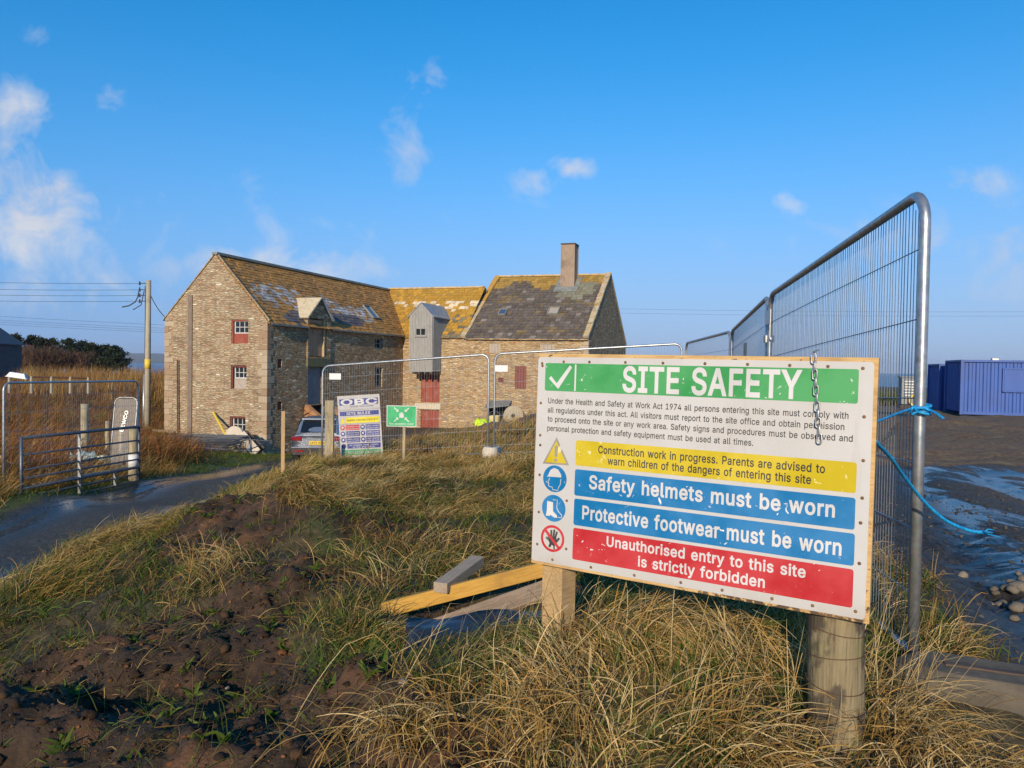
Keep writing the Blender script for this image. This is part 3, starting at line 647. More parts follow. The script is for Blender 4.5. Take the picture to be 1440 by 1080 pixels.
def coping(x, m, mats):
    b = MB(); k = 11; rr = random.Random(int(x * 10)); A = Vector((x, LM - .16, 1.72)); B = Vector((x, LM + KD / 2, KR + .1))
    for i in range(k):
        p, q = A.lerp(B, i / k + .004), A.lerp(B, (i + 1) / k - .004); off = Vector((0, 0, rr.uniform(-.015, .03)))
        b.bar(p + off, q + off, .34 + rr.uniform(-.03, .03), .16, m=m(i, rr))
    C = Vector((x, LM + KD + .1, 1.7)); b.bar(B, C, .32, .14, m=1)
    b.build('skew', mats, mill)
coping(4.12, lambda i, r: 0 if i < 6 else 1, [MAT['lichen_stone'], weathered('orange_lichen', (.5, .27, .04), (.42, .26, .07), 6, rough=(.85, .95), bump=.4, bdist=.02)])
coping(KX - .12, lambda i, r: 0, [MAT['lichen_stone'], MAT['lichen_stone']])
b = MB(); b.bar((4.2, LM + KD / 2, KR + .08), (9.0, LM + KD / 2, KR + .05), .3, .1); b.bar((9.7, LM + KD / 2, KR + .05), (KX, LM + KD / 2, KR + .03), .3, .1); b.build('ridge', MAT['lichen_stone'], mill)
b = MB(); b.bar((4.3, LM - .12, 1.62), (KX, LM - .12, 1.60), .16, .07); b.build('eaves_course', MAT['stone_kiln'], mill)

# chimney
b = MB(); c0 = LM + 4.75
b.box((9.35, c0 + .48, 6.5), (.86, .96, 2.9))
for z in (5.9, 6.7, 7.4): pass
for x in (8.92, 9.78):
    for y in (c0, c0 + .96): b.box((x, y, 6.5), (.07, .07, 2.92))
ch = b.build('chimney', MAT['chimney_boards'], mill)
b = MB(); b.box((9.35, c0 + .48, 7.985), (.98, 1.08, .07)); b.build('cap', MAT['dark_timber'], ch)
b = MB(); n = Vector((0, -(KR - 1.72), KD / 2)).normalized()
pz = lambda y: 1.70 + (y - LM) * (KR - 1.72) / (KD / 2)
for (x0, x1, y0, y1) in ((8.55, 10.1, c0 - .55, c0 - .02), (8.55, 8.88, c0, c0 + 1.0), (9.82, 10.15, c0, c0 + 1.0)):
    b.poly([Vector(p) + n * .09 for p in ((x0, y0, pz(y0)), (x1, y0, pz(y0)), (x1, y1, pz(y1)), (x0, y1, pz(y1)))])
b.build('flashing', MAT['lead'], ch)
# rooflights on the kiln
def rooflight(x0, x1, f0, f1, mat, name, rise):
    y0, y1 = LM + KD / 2 * f0, LM + KD / 2 * f1; b = MB(); P = [Vector(p) + n * rise for p in ((x0, y0, pz(y0)), (x1, y0, pz(y0)), (x1, y1, pz(y1)), (x0, y1, pz(y1)))]
    for i in range(4): b.bar(P[i], P[(i + 1) % 4], .06, .12, upv=n)
    o = b.build(name, MAT['lead'], mill); g = MB(); g.poly([p - n * .01 for p in P]); g.build('pane', mat, o)
rooflight(5.65, 6.1, .33, .42, MT('sky_glass').done((.05, .09, .2), .08), 'rooflight', .12)
rooflight(8.85, 9.5, .33, .44, MAT['pale_panel'], 'roof_hatch', .13)
rooflight_main = MB()

# windows and doors
def sash(fn, nrm, r, nx_, nz_, mat=None, inset=.14, fw_=.05, name='window', bw=.028, glass=None):
    """glazed sash: frame, glazing bars and panes in the hole r"""
    a0, z0, a1, z1 = r; nv = Vector(nrm); d = nv * -inset; mat = mat or MAT['sash_white']
    P = lambda a, z: Vector(fn(a, z)) + d
    b = MB(); upn = nv
    for (p, q) in (((a0, z0 + fw_ / 2), (a1, z0 + fw_ / 2)), ((a0, z1 - fw_ / 2), (a1, z1 - fw_ / 2))): b.bar(P(*p), P(*q), fw_, .06, upv=upn)
    for a in (a0 + fw_ / 2, a1 - fw_ / 2): b.bar(P(a, z0 + fw_), P(a, z1 - fw_), fw_, .06, upv=upn)
    for i in range(1, nx_): a = a0 + (a1 - a0) * i / nx_; b.bar(P(a, z0 + fw_), P(a, z1 - fw_), bw, .045, upv=upn)
    for i in range(1, nz_): z = z0 + (z1 - z0) * i / nz_; b.bar(P(a0 + fw_, z) + nv * .002, P(a1 - fw_, z) + nv * .002, bw, .04, upv=upn)
    o = b.build(name, mat, mill)
    g = MB(); g.poly([P(a0, z0) - nv * .02, P(a1, z0) - nv * .02, P(a1, z1) - nv * .02, P(a0, z1) - nv * .02]); g.build('pane', glass or MAT['glass'], o)
    return o
def panel(fn, nrm, r, mat, inset=.16, name='panel', par=None, boards=0, t_=.04, **kw):
    a0, z0, a1, z1 = r; nv = Vector(nrm); b = MB(); k = max(1, boards)
    for i in range(k):
        p0, p1 = a0 + (a1 - a0) * i / k + (.006 if k > 1 else 0), a0 + (a1 - a0) * (i + 1) / k - (.006 if k > 1 else 0)
        cc = Vector(fn((p0 + p1) / 2, (z0 + z1) / 2)) - nv * (inset + rnd.uniform(0, .008))
        ax = Vector(fn(1, 0)) - Vector(fn(0, 0)); rot = Matrix((ax, nv, Vector((0, 0, 1)))).transposed()
        b.box(cc, (abs(p1 - p0), t_, z1 - z0), rot)
    return b.build(name, mat, par or mill, **kw)
G, Yn, K = (0, -1, 0), (1, 0, 0), (0, -1, 0)
def jambs(fn, nrm, r, mat, w=.09, par=None, sides='lt'):
    a0, z0, a1, z1 = r; nv = Vector(nrm); b = MB(); P = lambda a, z: Vector(fn(a, z)) - nv * .11
    if 'l' in sides: b.bar(P(a0 + w / 2, z0), P(a0 + w / 2, z1), w, .12, upv=nv)
    if 'r' in sides: b.bar(P(a1 - w / 2, z0), P(a1 - w / 2, z1), w, .12, upv=nv)
    if 't' in sides: b.bar(P(a0, z1 - w / 2) + nv * .003, P(a1, z1 - w / 2) + nv * .003, w, .12, upv=nv)
    return b.build('frame', mat, par or mill)
w1 = sash(fg, G, (-1.90, 1.33, -1.07, 1.93), 3, 2); w1['label'] = 'white six pane sash over a red panel'
panel(fg, G, (-1.96, .86, -1.06, 1.33), MAT['red_paint'], .13, 'panel', w1); jambs(fg, G, GW[0], MAT['red_paint'], .07, w1)
w2 = sash(fg, G, (-1.88, -.77, -1.14, -.22), 3, 2); panel(fg, G, (-1.90, -1.25, -1.14, -.77), MAT['pale_panel'], .13, 'panel', w2); jambs(fg, G, GW[1], MAT['dark_red'], .09, w2)
w3 = sash(fg, G, (-1.95, -3.6, -1.18, -2.6), 3, 3); jambs(fg, G, GW[2], MAT['dark_red'], .09, w3)
wall_dark = MAT['dark_timber']
b = MB(); b.box((-4.36, -.03, -.35), (.24, .06, 7.0)); b.build('wall_strip', weathered('brown_strip', (.17, .13, .10), (.22, .17, .13), 4, rough=(.7, .9)), mill)  # narrow proud strip, darker than the gable around it
# yard side
sash(fy, Yn, YW[2], 2, 2, MAT['pale_panel'], .2, .08); w = sash(fy, Yn, YW[3], 2, 3, MAT['pale_panel'], .2, .08)
panel(fy, Yn, YW[4], MAT['dark_red'], .08, 'shutter'); panel(fy, Yn, YW[5], MAT['dark_red'], .08, 'shutter')
panel(fy, Yn, YW[1], MAT['grey_panel'], .16, 'blocked_or_shaded_opening'); panel(fy, Yn, YW[0], MAT['opening_shade'], .27, 'blocked_or_shaded_opening', label='dark open doorway behind the car')  # grey infill above; below, a black sheet painting the open doorway's shade
b = MB(); b.box((.03, 3.95, .03), (.12, 1.7, .42)); b.build('lintel', weathered('mossy_lintel', (.12, .11, .07), (.16, .17, .07), 4, rough=(.8, .95), bump=.4), mill)
# wallhead dormer over the hoist door
b = MB(); d0, d1, dz, da = 3.12, 5.18, 2.32, 3.24; dm = (d0 + d1) / 2
wall(b, lambda a, z: (.05, a, z), [(d0, .2), (d1, .2), (d1, dz), (dm, da), (d0, dz)], [(3.24, .33, 4.82, 2.26)], .24, (1, 0, 0))
for y in (d0, d1): b.poly([(.05, y, .2), (-.8, y, .2), (-.8, y, dz), (.05, y, dz)])
dorm = b.build('dormer', MAT['stone_grey'], mill)
dd = panel(fy, Yn, (3.3, .36, 4.56, 2.2), MAT['door_brown'], .06, 'door', dorm, 6)
b = MB(); b.bar((-.02, 4.63, .34), (-.02, 4.63, 2.26), .12, .16, upv=(1, 0, 0)); b.build('door_jamb', MAT['frame_tan'], dorm)
b = MB(); b.bar((-.02, 3.26, .34), (-.02, 3.26, 2.26), .06, .12, upv=(1, 0, 0)); b.build('door_jamb', MAT['frame_tan'], dorm)
for sgn, mt_, nm in ((-1, 'pale_lit_slates', 'roof'), (1, 'tower_roof', 'roof')):  # sunlit brightness put into the cream slates of one slope, other slope darker
    b = MB(); e = d0 - .16 if sgn < 0 else d1 + .16; ez = dz - .1
    back = lambda z: -(z - EZ) * HW / (RZ - EZ)
    P = [Vector((.2, e, ez)), Vector((.2, dm, da + .06)), Vector((back(da) - .15, dm, da + .06)), Vector((back(ez) - .15, e, ez))]
    if sgn > 0: P = P[::-1]
    nn = (P[1] - P[0]).cross(P[3] - P[0]).normalized(); nn = nn if nn.z > 0 else -nn
    b.poly([p + nn * .07 for p in P]); b.poly(P[::-1])
    for i in range(4): b.poly([P[i], P[(i + 1) % 4], P[(i + 1) % 4] + nn * .07, P[i] + nn * .07])
    if mt_ not in MAT: MAT[mt_] = weathered(mt_, (.50, .42, .27), (.6, .53, .38), 7, rough=(.8, .95), bump=.6, dirt=(.3, .2, .08), bdist=.03)
    b.build(nm, MAT[mt_], dorm)
# small rooflight on the main roof near the valley
b = MB(); un = Vector((RZ - EZ, 0, HW)).normalized(); 
def onroof(y, f): return Vector((-HW * f, y, EZ + (RZ - EZ) * f)) + un * .1
P = [onroof(11.0, .26), onroof(11.75, .26), onroof(11.75, .5), onroof(11.0, .5)]
for i in range(4): b.bar(P[i], P[(i + 1) % 4], .06, .1, upv=un)
rl = b.build('rooflight', MAT['lead'], mill); g = MB(); g.poly([p - un * .01 for p in P]); g.build('pane', MT('sky_glass_dull').done((.10, .15, .22), .1), rl)
# link and kiln doors, shutters
panel(fk, K, KW[0], MAT['red_paint'], .12, 'door', None, 5, label='upper red plank door under the hoist tower'); panel(fk, K, KW[1], MAT['red_paint'], .12, 'door', None, 5, label='lower red plank door')
b = MB(); b.box((1.8, LM - .04, -2.57), (1.75, .12, .36)); b.build('lintel', MAT['pale_concrete'], mill)
for r in (KW[2], KW[3]):
    p = panel(fk, K, r, MAT['pale_panel'], .1, 'shutter', None, 4); jambs(fk, K, r, MAT['frame_tan'], .06, p, 'lrt')
panel(fk, K, KW[4], weathered('oxblood', (.16, .045, .035), (.22, .07, .05), 5), .05, 'shutter', None, 4); panel(fk, K, KW[5], MAT['dark_red'], .06, 'shutter')
panel(fk, K, KW[6], MAT['opening_shade'], .24, 'blocked_or_shaded_opening')  # black sheet, the shade of the arch painted in
b = MB(); b.poly([(5.8, LM - .02, -2.1), (5.8, LM - .7, -2.5), (7.3, LM - .5, -2.3), (7.3, LM - .02, -2.05)]); b.poly([(5.8, LM - .7, -2.5), (5.8, LM - .7, -2.56), (7.3, LM - .5, -2.36), (7.3, LM - .5, -2.3)]); b.poly([(5.8, LM - .02, -2.16), (7.3, LM - .02, -2.11), (7.3, LM - .5, -2.36), (5.8, LM - .7, -2.56)])
b.build('canopy', weathered('slate_canopy', (.12, .13, .13), (.2, .2, .19), 5), mill)
sash(lambda a, z: (KX, a, z), Yn, (LM + 4.6, -.6, LM + 5.5, .9), 1, 2, MAT['pale_panel'], .12, .14)

# hoist tower
tx0, tx1, ty, tz0, tz1, ta = 1.08, 2.62, LM - 1.3, -.42, 3.02, 3.74; tm = (tx0 + tx1) / 2
def boarded(mb, p, q, z0, ztop, nrm, pitch=.1, hole=None):
    """vertical boards with proud cover strips; ztop(t) gives the height of each"""
    p = Vector(p); q = Vector(q); L_ = (q - p).length; k = int(L_ / pitch); d = (q - p).normalized(); nv = Vector(nrm)
    for i in range(k):
        a = i / k; bb = (i + 1) / k
        for (s, e, off) in ((a, a + (bb - a) * .7, 0.0), (a + (bb - a) * .7, bb, .028)):
            P0, P1 = p + (q - p) * s + nv * off, p + (q - p) * e + nv * off; zs = z0 + (rnd.uniform(-.02, .0) if off == 0 else 0)
            segs = [(zs, None)]
            if hole and hole[0] < (s + e) / 2 * L_ < hole[2]: segs = [(zs, hole[1]), (hole[3], None)]
            for (lo, hi) in segs:
                h0 = hi if hi is not None else ztop(s); h1 = hi if hi is not None else ztop(e)
                mb.poly([(P0.x, P0.y, lo), (P1.x, P1.y, lo), (P1.x, P1.y, h1), (P0.x, P0.y, h0)])
                if off:
                    mb.poly([(P0.x - nv.x * off, P0.y - nv.y * off, lo), (P0.x, P0.y, lo), (P0.x, P0.y, h0), (P0.x - nv.x * off, P0.y - nv.y * off, h0)])
                    mb.poly([(P1.x, P1.y, lo), (P1.x - nv.x * off, P1.y - nv.y * off, lo), (P1.x - nv.x * off, P1.y - nv.y * off, h1), (P1.x, P1.y, h1)])
b = MB(); TWh = (.46, 1.78, 1.10, 2.2)
boarded(b, (tx0, ty, 0), (tx1, ty, 0), tz0, lambda s: tz1 + (ta - tz1) * (1 - abs(2 * s - 1)), (0, -1, 0), .1, TWh)
boarded(b, (tx1, ty, 0), (tx1, LM + 1.6, 0), tz0 + .02, lambda s: tz1, (1, 0, 0), .11)
b.poly([(tx0, ty, tz0), (tx0, LM + 1.6, tz0), (tx0, LM + 1.6, tz1), (tx0, ty, tz1)])
b.poly([(tx0, ty, tz0), (tx1, ty, tz0), (tx1, LM, tz0), (tx0, LM, tz0)])
tow = b.build('hoist_tower', MAT['tower_boards'], mill)
b = MB()
for s in (-1, 1):
    xe = tm + s * ((tx1 - tx0) / 2 + .1); ze = tz1 - .11
    P = [Vector((xe, ty - .06, ze)), Vector((tm, ty - .06, ta + .04)), Vector((tm, LM + 2.35, ta + .04)), Vector((xe, LM + 1.6, ze))]
    b.poly(P if s < 0 else P[::-1]); b.poly([p + Vector((0, 0, -.05)) for p in (P[::-1] if s < 0 else P)]); b.poly([P[0], P[1], P[1] + Vector((0, 0, -.05)), P[0] + Vector((0, 0, -.05))]); b.poly([P[0], P[3], P[3] + Vector((0, 0, -.05)), P[0] + Vector((0, 0, -.05))])
b.build('roof', MAT['tower_roof'], tow)
b = MB()
X0, X1, Z0, Z1 = tx0 + TWh[0], tx0 + TWh[2], TWh[1], TWh[3]
for (p, q) in (((X0, Z0), (X1, Z0)), ((X0, Z1), (X1, Z1)), ((X0, Z0), (X0, Z1)), ((X1, Z0), (X1, Z1)), (((X0 + X1) / 2, Z0), ((X0 + X1) / 2, Z1))): b.bar((p[0], ty - .01, p[1]), (q[0], ty - .01, q[1]), .05, .07, upv=(0, -1, 0))
b.bar((X0 - .08, ty - .05, Z0 - .06), (X1 + .08, ty - .05, Z0 - .06), .1, .06)
tw = b.build('window', MAT['tower_boards'], tow); g = MB(); g.poly([(X0, ty + .05, Z0), (X1, ty + .05, Z0), (X1, ty + .05, Z1), (X0, ty + .05, Z1)]); g.build('pane', MAT['glass'], tw)
b = MB()
for x in (1.35, 1.75, 2.15, 2.55): b.bar((x, ty - .02, tz0 - .07), (x, LM, tz0 - .07), .12, .13)
b.build('bracket', MAT['dark_timber'], tow)

# ------------------------------------------------------------------ lettering
# plain grotesque letters and figures as outlines in 1/500 em
GLYPHS = {}
for _g in ("a195|80,-4,68,-4,57,-1,47,2,38,8,30,14,24,22,19,32,16,42,15,54,16,64,18,73,22,80,26,87,32,92,39,97,46,100,54,103,63,105,89,110,117,113,133,117,138,127,138,128,137,136,136,142,133,148,130,153,125,158,120,161,113,163,106,165,98,165,89,165,82,"
    "164,75,161,59,150,50,137,20,146,26,156,32,165,39,173,48,179,57,184,66,188,77,190,87,192,97,192,119,190,128,187,135,184,143,180,150,175,156,168,161,160,165,150,168,139,168,126,168,0,138,0,138,26,136,26,126,12,121,8,115,4,108,1,100,-2,90,-4|8"
    "5,23,96,23,106,26,114,29,121,34,127,40,132,47,135,54,137,61,138,69,138,95,130,91,116,88,100,86,88,84,67,79,61,77,56,74,52,70,48,65,47,59,46,52,46,46,48,41,51,36,55,32,59,29,65,26,71,24,78,23;b212|115,-4,104,-3,94,-1,86,2,79,6,74,11,69,16,59"
    ",29,56,29,56,0,26,0,26,254,57,254,57,160,59,160,69,173,73,178,79,182,86,186,94,190,103,192,115,192,130,191,144,187,156,180,168,171,177,160,185,146,191,131,194,113,195,94,194,75,191,58,185,42,177,29,168,17,157,8,144,1,130,-3|110,23,121,24,13"
    "1,28,140,33,147,40,153,48,158,58,161,70,163,82,164,95,163,108,161,120,158,131,153,140,147,149,140,156,131,161,121,164,110,165,99,164,89,161,81,156,73,149,67,141,62,131,59,120,57,108,56,95,57,81,59,69,63,58,67,48,73,39,81,32,89,27,99,24;c198"
    "|104,-4,87,-3,72,1,58,8,46,17,36,29,28,43,22,58,18,75,17,94,18,113,22,130,28,146,36,159,46,171,58,180,72,187,87,191,104,192,113,192,122,191,130,189,138,186,146,182,153,178,159,173,165,167,170,161,174,154,178,146,181,138,151,131,145,145,135,"
    "155,121,162,104,165,92,164,81,161,73,155,65,148,59,139,54,129,51,118,49,106,48,94,49,81,51,70,54,59,59,49,65,40,73,33,81,28,92,24,104,23,121,26,135,33,146,44,152,59,181,51,179,43,175,35,171,28,165,22,160,16,153,11,146,6,138,3,130,0,122,-2,1"
    "13,-4;d212|98,-4,82,-3,68,1,56,8,44,17,35,29,27,42,22,58,18,75,17,94,18,113,22,131,27,146,35,160,45,171,56,180,69,187,83,191,98,192,109,192,118,190,126,186,133,182,139,178,144,173,153,160,155,160,155,254,186,254,186,0,156,0,156,29,153,29,14"
    "3,16,139,11,133,6,126,2,118,-1,109,-3|102,23,113,24,123,27,132,32,139,39,145,48,150,58,153,69,155,81,156,95,155,108,153,120,150,131,145,141,139,149,132,156,123,161,113,164,102,165,91,164,81,161,72,156,65,149,59,140,54,131,51,120,49,108,48,9"
    "5,49,82,51,70,54,58,59,48,65,40,73,33,81,28,91,24;e202|106,-4,88,-3,73,1,58,8,46,17,36,29,28,42,22,58,18,75,17,93,18,112,22,129,28,145,36,159,46,170,58,180,71,187,86,191,103,192,113,192,123,190,133,187,142,183,151,177,160,170,167,162,173,15"
    "2,179,141,182,128,185,113,186,97,186,85,49,85,49,75,51,64,55,53,61,44,67,37,76,31,85,26,95,24,106,23,114,23,120,25,127,26,133,29,138,32,143,36,147,41,150,47,153,53,182,45,179,36,174,27,168,20,160,13,151,7,141,2,130,-1,119,-3|49,110,154,110,"
    "154,113,152,124,149,134,144,143,138,151,131,157,123,161,113,164,103,165,92,164,82,161,73,157,66,151,59,143,54,135,51,125,49,116;f127|114,190,114,164,3,164,3,190|40,0,40,216,41,226,44,235,48,243,53,250,60,255,68,259,76,262,85,264,94,265,111,"
    "263,121,260,114,234,107,236,97,237,89,236,82,234,77,230,74,225,72,218,71,209,71,0;g213|103,-75,90,-75,78,-73,67,-70,57,-66,49,-61,41,-55,35,-49,30,-42,25,-35,51,-20,61,-33,65,-37,71,-41,77,-44,85,-47,93,-48,103,-49,118,-47,130,-44,141,-38,1"
    "49,-29,154,-17,156,-3,156,34,153,34,143,21,139,16,133,12,126,8,118,5,109,3,97,2,83,4,69,7,56,13,45,22,35,32,28,45,22,60,18,77,17,96,18,114,22,131,27,147,35,160,45,171,56,180,69,187,83,191,98,192,109,192,119,190,127,186,134,182,139,178,144,1"
    "73,154,159,157,159,157,190,186,190,186,-4,185,-20,181,-33,175,-45,167,-54,157,-62,145,-68,132,-72,118,-74|102,30,113,30,123,33,132,38,139,44,145,51,150,61,153,71,156,83,156,96,156,109,153,121,150,132,145,141,139,150,132,156,123,161,114,164,"
    "102,165,91,164,81,161,73,156,65,149,59,141,54,131,51,120,49,109,48,96,49,84,51,72,54,61,59,52,65,44,73,38,81,33,91,30;h205|57,113,57,0,26,0,26,254,57,254,57,157,58,159,66,172,76,181,87,187,100,191,114,192,126,191,137,189,148,184,157,178,164"
    ",170,170,160,175,149,178,135,179,120,179,0,148,0,148,118,147,131,143,143,136,152,128,159,117,163,105,165,96,164,88,162,80,159,74,154,68,148,63,141,60,133,58,124;i83|26,0,26,190,57,190,57,0|42,221,36,222,31,224,27,227,23,231,21,236,21,242,21"
    ",247,23,252,27,256,31,259,36,261,42,262,47,261,52,259,57,256,60,252,62,247,63,242,62,236,60,231,57,227,52,224,47,222;k190|55,68,55,106,60,106,142,190,180,190,92,100,89,100|26,0,26,254,57,254,57,0|147,0,74,93,96,114,186,0;l95|70,-1,56,0,45,4"
    ",37,10,31,19,27,29,26,42,26,254,57,254,57,49,57,42,58,35,60,31,63,28,67,27,73,26,80,26,85,27,90,1,81,0;m305|26,0,26,190,56,190,56,154,57,157,61,166,66,173,72,179,79,184,86,188,94,191,102,193,110,193,123,192,134,187,144,180,151,171,157,160,1"
    "58,154,159,156,163,164,169,172,175,178,182,183,190,187,199,191,208,192,218,193,229,192,239,190,249,186,257,180,264,173,270,164,275,154,278,141,278,128,278,0,248,0,248,127,247,139,243,149,236,156,228,161,219,164,209,165,201,165,194,163,187,1"
    "60,181,156,177,151,173,145,170,139,168,131,168,124,168,0,137,0,137,130,136,140,132,148,126,156,119,161,110,164,100,165,92,165,85,163,79,160,73,156,67,151,63,145,60,137,58,129,57,119,57,0;n205|57,113,57,0,26,0,26,190,56,190,56,155,58,159,66,"
    "172,76,181,87,187,100,191,114,192,126,191,137,189,147,184,156,178,164,170,170,160,175,149,178,135,179,120,179,0,148,0,148,118,147,131,143,143,136,152,128,159,117,163,105,165,96,164,88,162,80,159,74,154,68,148,63,141,60,133,58,124;o208|104,-"
    "4,87,-3,72,1,58,8,46,17,36,29,28,43,22,58,18,75,17,94,18,113,22,130,28,146,36,159,46,171,58,180,72,187,87,191,104,192,120,191,136,187,149,180,161,171,171,159,180,146,186,130,189,113,191,94,189,75,186,58,180,43,171,29,161,17,149,8,136,1,120,"
    "-3|104,23,116,24,126,28,135,33,143,40,149,49,154,59,157,70,159,81,160,94,159,106,157,118,154,129,149,139,143,148,135,155,126,161,116,164,104,165,92,164,81,161,73,155,65,148,59,139,54,129,51,118,49,106,48,94,49,81,51,70,54,59,59,49,65,40,73,"
    "33,81,28,92,24;p212|26,-71,26,190,56,190,56,160,59,160,69,173,73,178,79,182,86,186,94,190,103,192,115,192,130,191,144,187,156,180,168,171,177,160,185,146,191,131,194,113,195,94,194,75,191,58,185,42,177,29,168,17,157,8,144,1,130,-3,115,-4,10"
    "4,-3,94,-1,86,2,79,6,74,11,69,16,59,29,57,29,57,-71|110,23,121,24,131,28,140,33,147,40,153,48,158,58,161,70,163,82,164,95,163,108,161,120,158,131,153,140,147,149,140,156,131,161,121,164,110,165,99,164,89,161,81,156,73,149,67,141,62,131,59,1"
    "20,57,108,56,95,57,81,59,69,63,58,67,48,73,39,81,32,89,27,99,24;q212|186,-71,155,-71,155,29,153,29,143,16,139,11,133,6,126,2,118,-1,109,-3,98,-4,82,-3,68,1,56,8,44,17,35,29,27,42,22,58,18,75,17,94,18,113,22,131,27,146,35,160,45,171,56,180,6"
    "9,187,83,191,98,192,109,192,118,190,126,186,133,182,139,178,144,173,153,160,156,160,156,190,186,190|102,23,113,24,123,27,132,32,139,39,145,48,150,58,153,69,155,81,156,95,155,108,153,120,150,131,145,141,139,149,132,156,123,161,113,164,102,16"
    "5,91,164,81,161,72,156,65,149,59,140,54,131,51,120,49,108,48,95,49,82,51,70,54,58,59,48,65,40,73,33,81,28,91,24;r130|26,0,26,190,56,190,56,160,58,160,62,169,68,177,76,184,85,188,96,191,107,192,115,192,122,192,122,161,115,162,103,163,95,162,"
    "87,160,80,157,73,153,67,148,63,142,60,135,58,127,57,118,57,0;s182|91,-4,78,-3,67,-2,56,2,46,6,38,12,31,19,25,27,21,37,18,47,47,53,50,44,55,36,62,30,70,26,80,24,91,23,103,24,113,26,122,31,129,37,133,44,134,51,133,58,131,63,127,68,122,72,115,"
    "75,106,78,75,85,59,90,46,96,36,104,29,113,25,124,23,137,24,147,27,157,33,166,39,173,48,180,58,185,69,189,81,191,94,192,106,192,117,190,127,186,136,182,143,176,149,170,155,162,159,154,162,145,134,139,131,146,127,152,121,158,114,163,105,165,9"
    "4,166,83,165,74,163,65,158,59,153,56,146,54,139,55,132,58,126,62,122,68,118,76,114,86,111,115,105,131,100,143,93,153,86,160,76,164,66,166,53,165,43,161,33,156,24,149,16,140,9,130,3,118,-1,105,-3;t114|102,190,102,164,3,164,3,190|32,236,63,23"
    "6,63,49,64,41,65,35,68,31,72,27,78,26,85,25,93,26,101,27,107,1,96,-1,84,-2,69,-1,56,4,46,11,38,20,34,32,32,46;u205|91,-3,79,-2,68,1,57,5,48,12,41,20,35,29,30,41,27,54,26,69,26,190,57,190,57,72,58,58,62,47,68,37,77,31,88,26,100,25,109,26,117"
    ",28,125,31,131,36,137,41,142,48,145,57,147,66,148,76,148,190,179,190,179,0,149,0,149,35,147,30,139,18,129,8,117,2,105,-1;v195|81,0,9,190,42,190,83,78,93,43,97,29,101,43,112,78,152,190,186,190,113,0;w284|69,0,11,190,44,190,67,107,77,68,85,34"
    ",93,67,103,107,126,190,158,190,181,107,191,68,198,33,206,68,217,107,240,190,272,190,215,0,184,0,159,86,152,112,145,140,142,154,138,140,131,112,124,86,99,0;x189|10,0,78,98,14,190,50,190,74,153,90,127,96,117,101,127,117,153,141,190,176,190,11"
    "2,96,179,0,143,0,115,43,100,68,94,77,89,68,74,43,46,0;y195|24,-69,31,-43,36,-44,52,-44,57,-43,61,-41,65,-37,69,-32,72,-26,75,-18,81,-1,9,190,42,190,83,78,93,43,97,29,101,43,112,78,153,190,186,190,102,-29,98,-38,93,-47,88,-54,83,-59,76,-64,7"
    "0,-68,62,-70,54,-72,46,-73,32,-72;A240|8,0,101,254,138,254,231,0,198,0,144,151,132,186,119,228,106,185,95,151,43,0|55,71,55,99,185,99,185,71;B228|30,0,30,254,121,254,137,253,152,250,164,245,175,239,184,230,190,221,195,210,198,199,199,187,19"
    "8,177,197,168,193,160,189,153,184,148,178,143,172,139,165,136,157,133,157,131,166,130,174,127,182,123,189,117,196,110,201,102,205,92,208,81,209,68,208,56,205,44,200,33,193,24,184,16,172,9,158,4,142,1,123,0|62,29,122,29,140,30,154,34,165,40,"
    "172,48,176,58,178,68,177,77,175,85,171,92,166,99,160,104,153,109,144,113,135,115,124,115,62,115|62,143,119,143,128,143,136,145,144,148,151,152,157,157,162,163,165,170,167,178,168,186,167,197,163,206,156,214,147,221,135,225,120,226,62,226;C2"
    "55|134,-3,113,-2,93,4,75,12,59,25,46,40,35,58,27,78,22,101,20,127,22,153,27,176,35,197,46,215,59,230,75,242,93,251,113,256,134,258,146,257,158,255,170,252,181,248,191,242,201,236,210,228,217,219,224,209,229,198,234,187,236,174,204,174,202,1"
    "83,199,190,195,197,190,204,185,209,179,214,172,218,165,222,158,224,150,226,142,228,134,228,119,227,105,223,92,216,80,207,71,196,62,182,57,166,53,148,52,127,53,107,57,88,63,72,71,59,80,47,92,38,105,32,119,28,134,26,142,27,150,28,158,30,165,3"
    "3,172,36,179,40,185,45,190,51,195,57,199,64,202,72,204,80,236,80,234,68,229,56,224,45,217,36,210,27,201,19,192,12,181,7,170,2,159,-1,146,-3;D251|109,0,48,0,48,29,107,29,127,30,144,34,159,40,171,49,182,61,189,75,195,90,198,108,200,128,198,14"
    "7,195,165,190,180,182,194,172,205,160,214,145,221,129,225,110,226,47,226,47,254,113,254,136,253,157,248,176,239,192,228,206,213,217,196,225,175,229,153,231,128,229,102,224,80,217,59,206,42,192,27,175,15,156,7,134,2|62,254,62,0,30,0,30,254;E"
    "209|30,0,30,254,186,254,186,226,62,226,62,143,178,143,178,114,62,114,62,29,188,29,188,0;F205|30,0,30,254,185,254,185,226,62,226,62,139,173,139,173,111,62,111,62,0;G260|134,-3,113,-2,93,4,75,13,59,25,45,40,35,58,27,78,22,102,20,127,22,153,27"
    ",176,35,197,45,215,59,230,74,242,92,251,112,256,132,258,146,257,158,255,170,252,181,247,192,242,202,235,210,227,218,218,225,208,230,198,234,186,237,174,204,174,201,182,198,190,194,197,189,203,184,208,178,213,172,218,165,221,158,224,150,226,"
    "141,227,133,228,118,227,104,223,92,216,80,207,70,196,62,182,57,166,53,148,52,127,53,107,57,88,63,72,71,59,81,47,92,38,105,32,119,28,134,26,148,27,161,31,172,36,183,43,191,51,198,62,203,74,206,87,207,100,141,100,141,128,239,128,239,100,237,8"
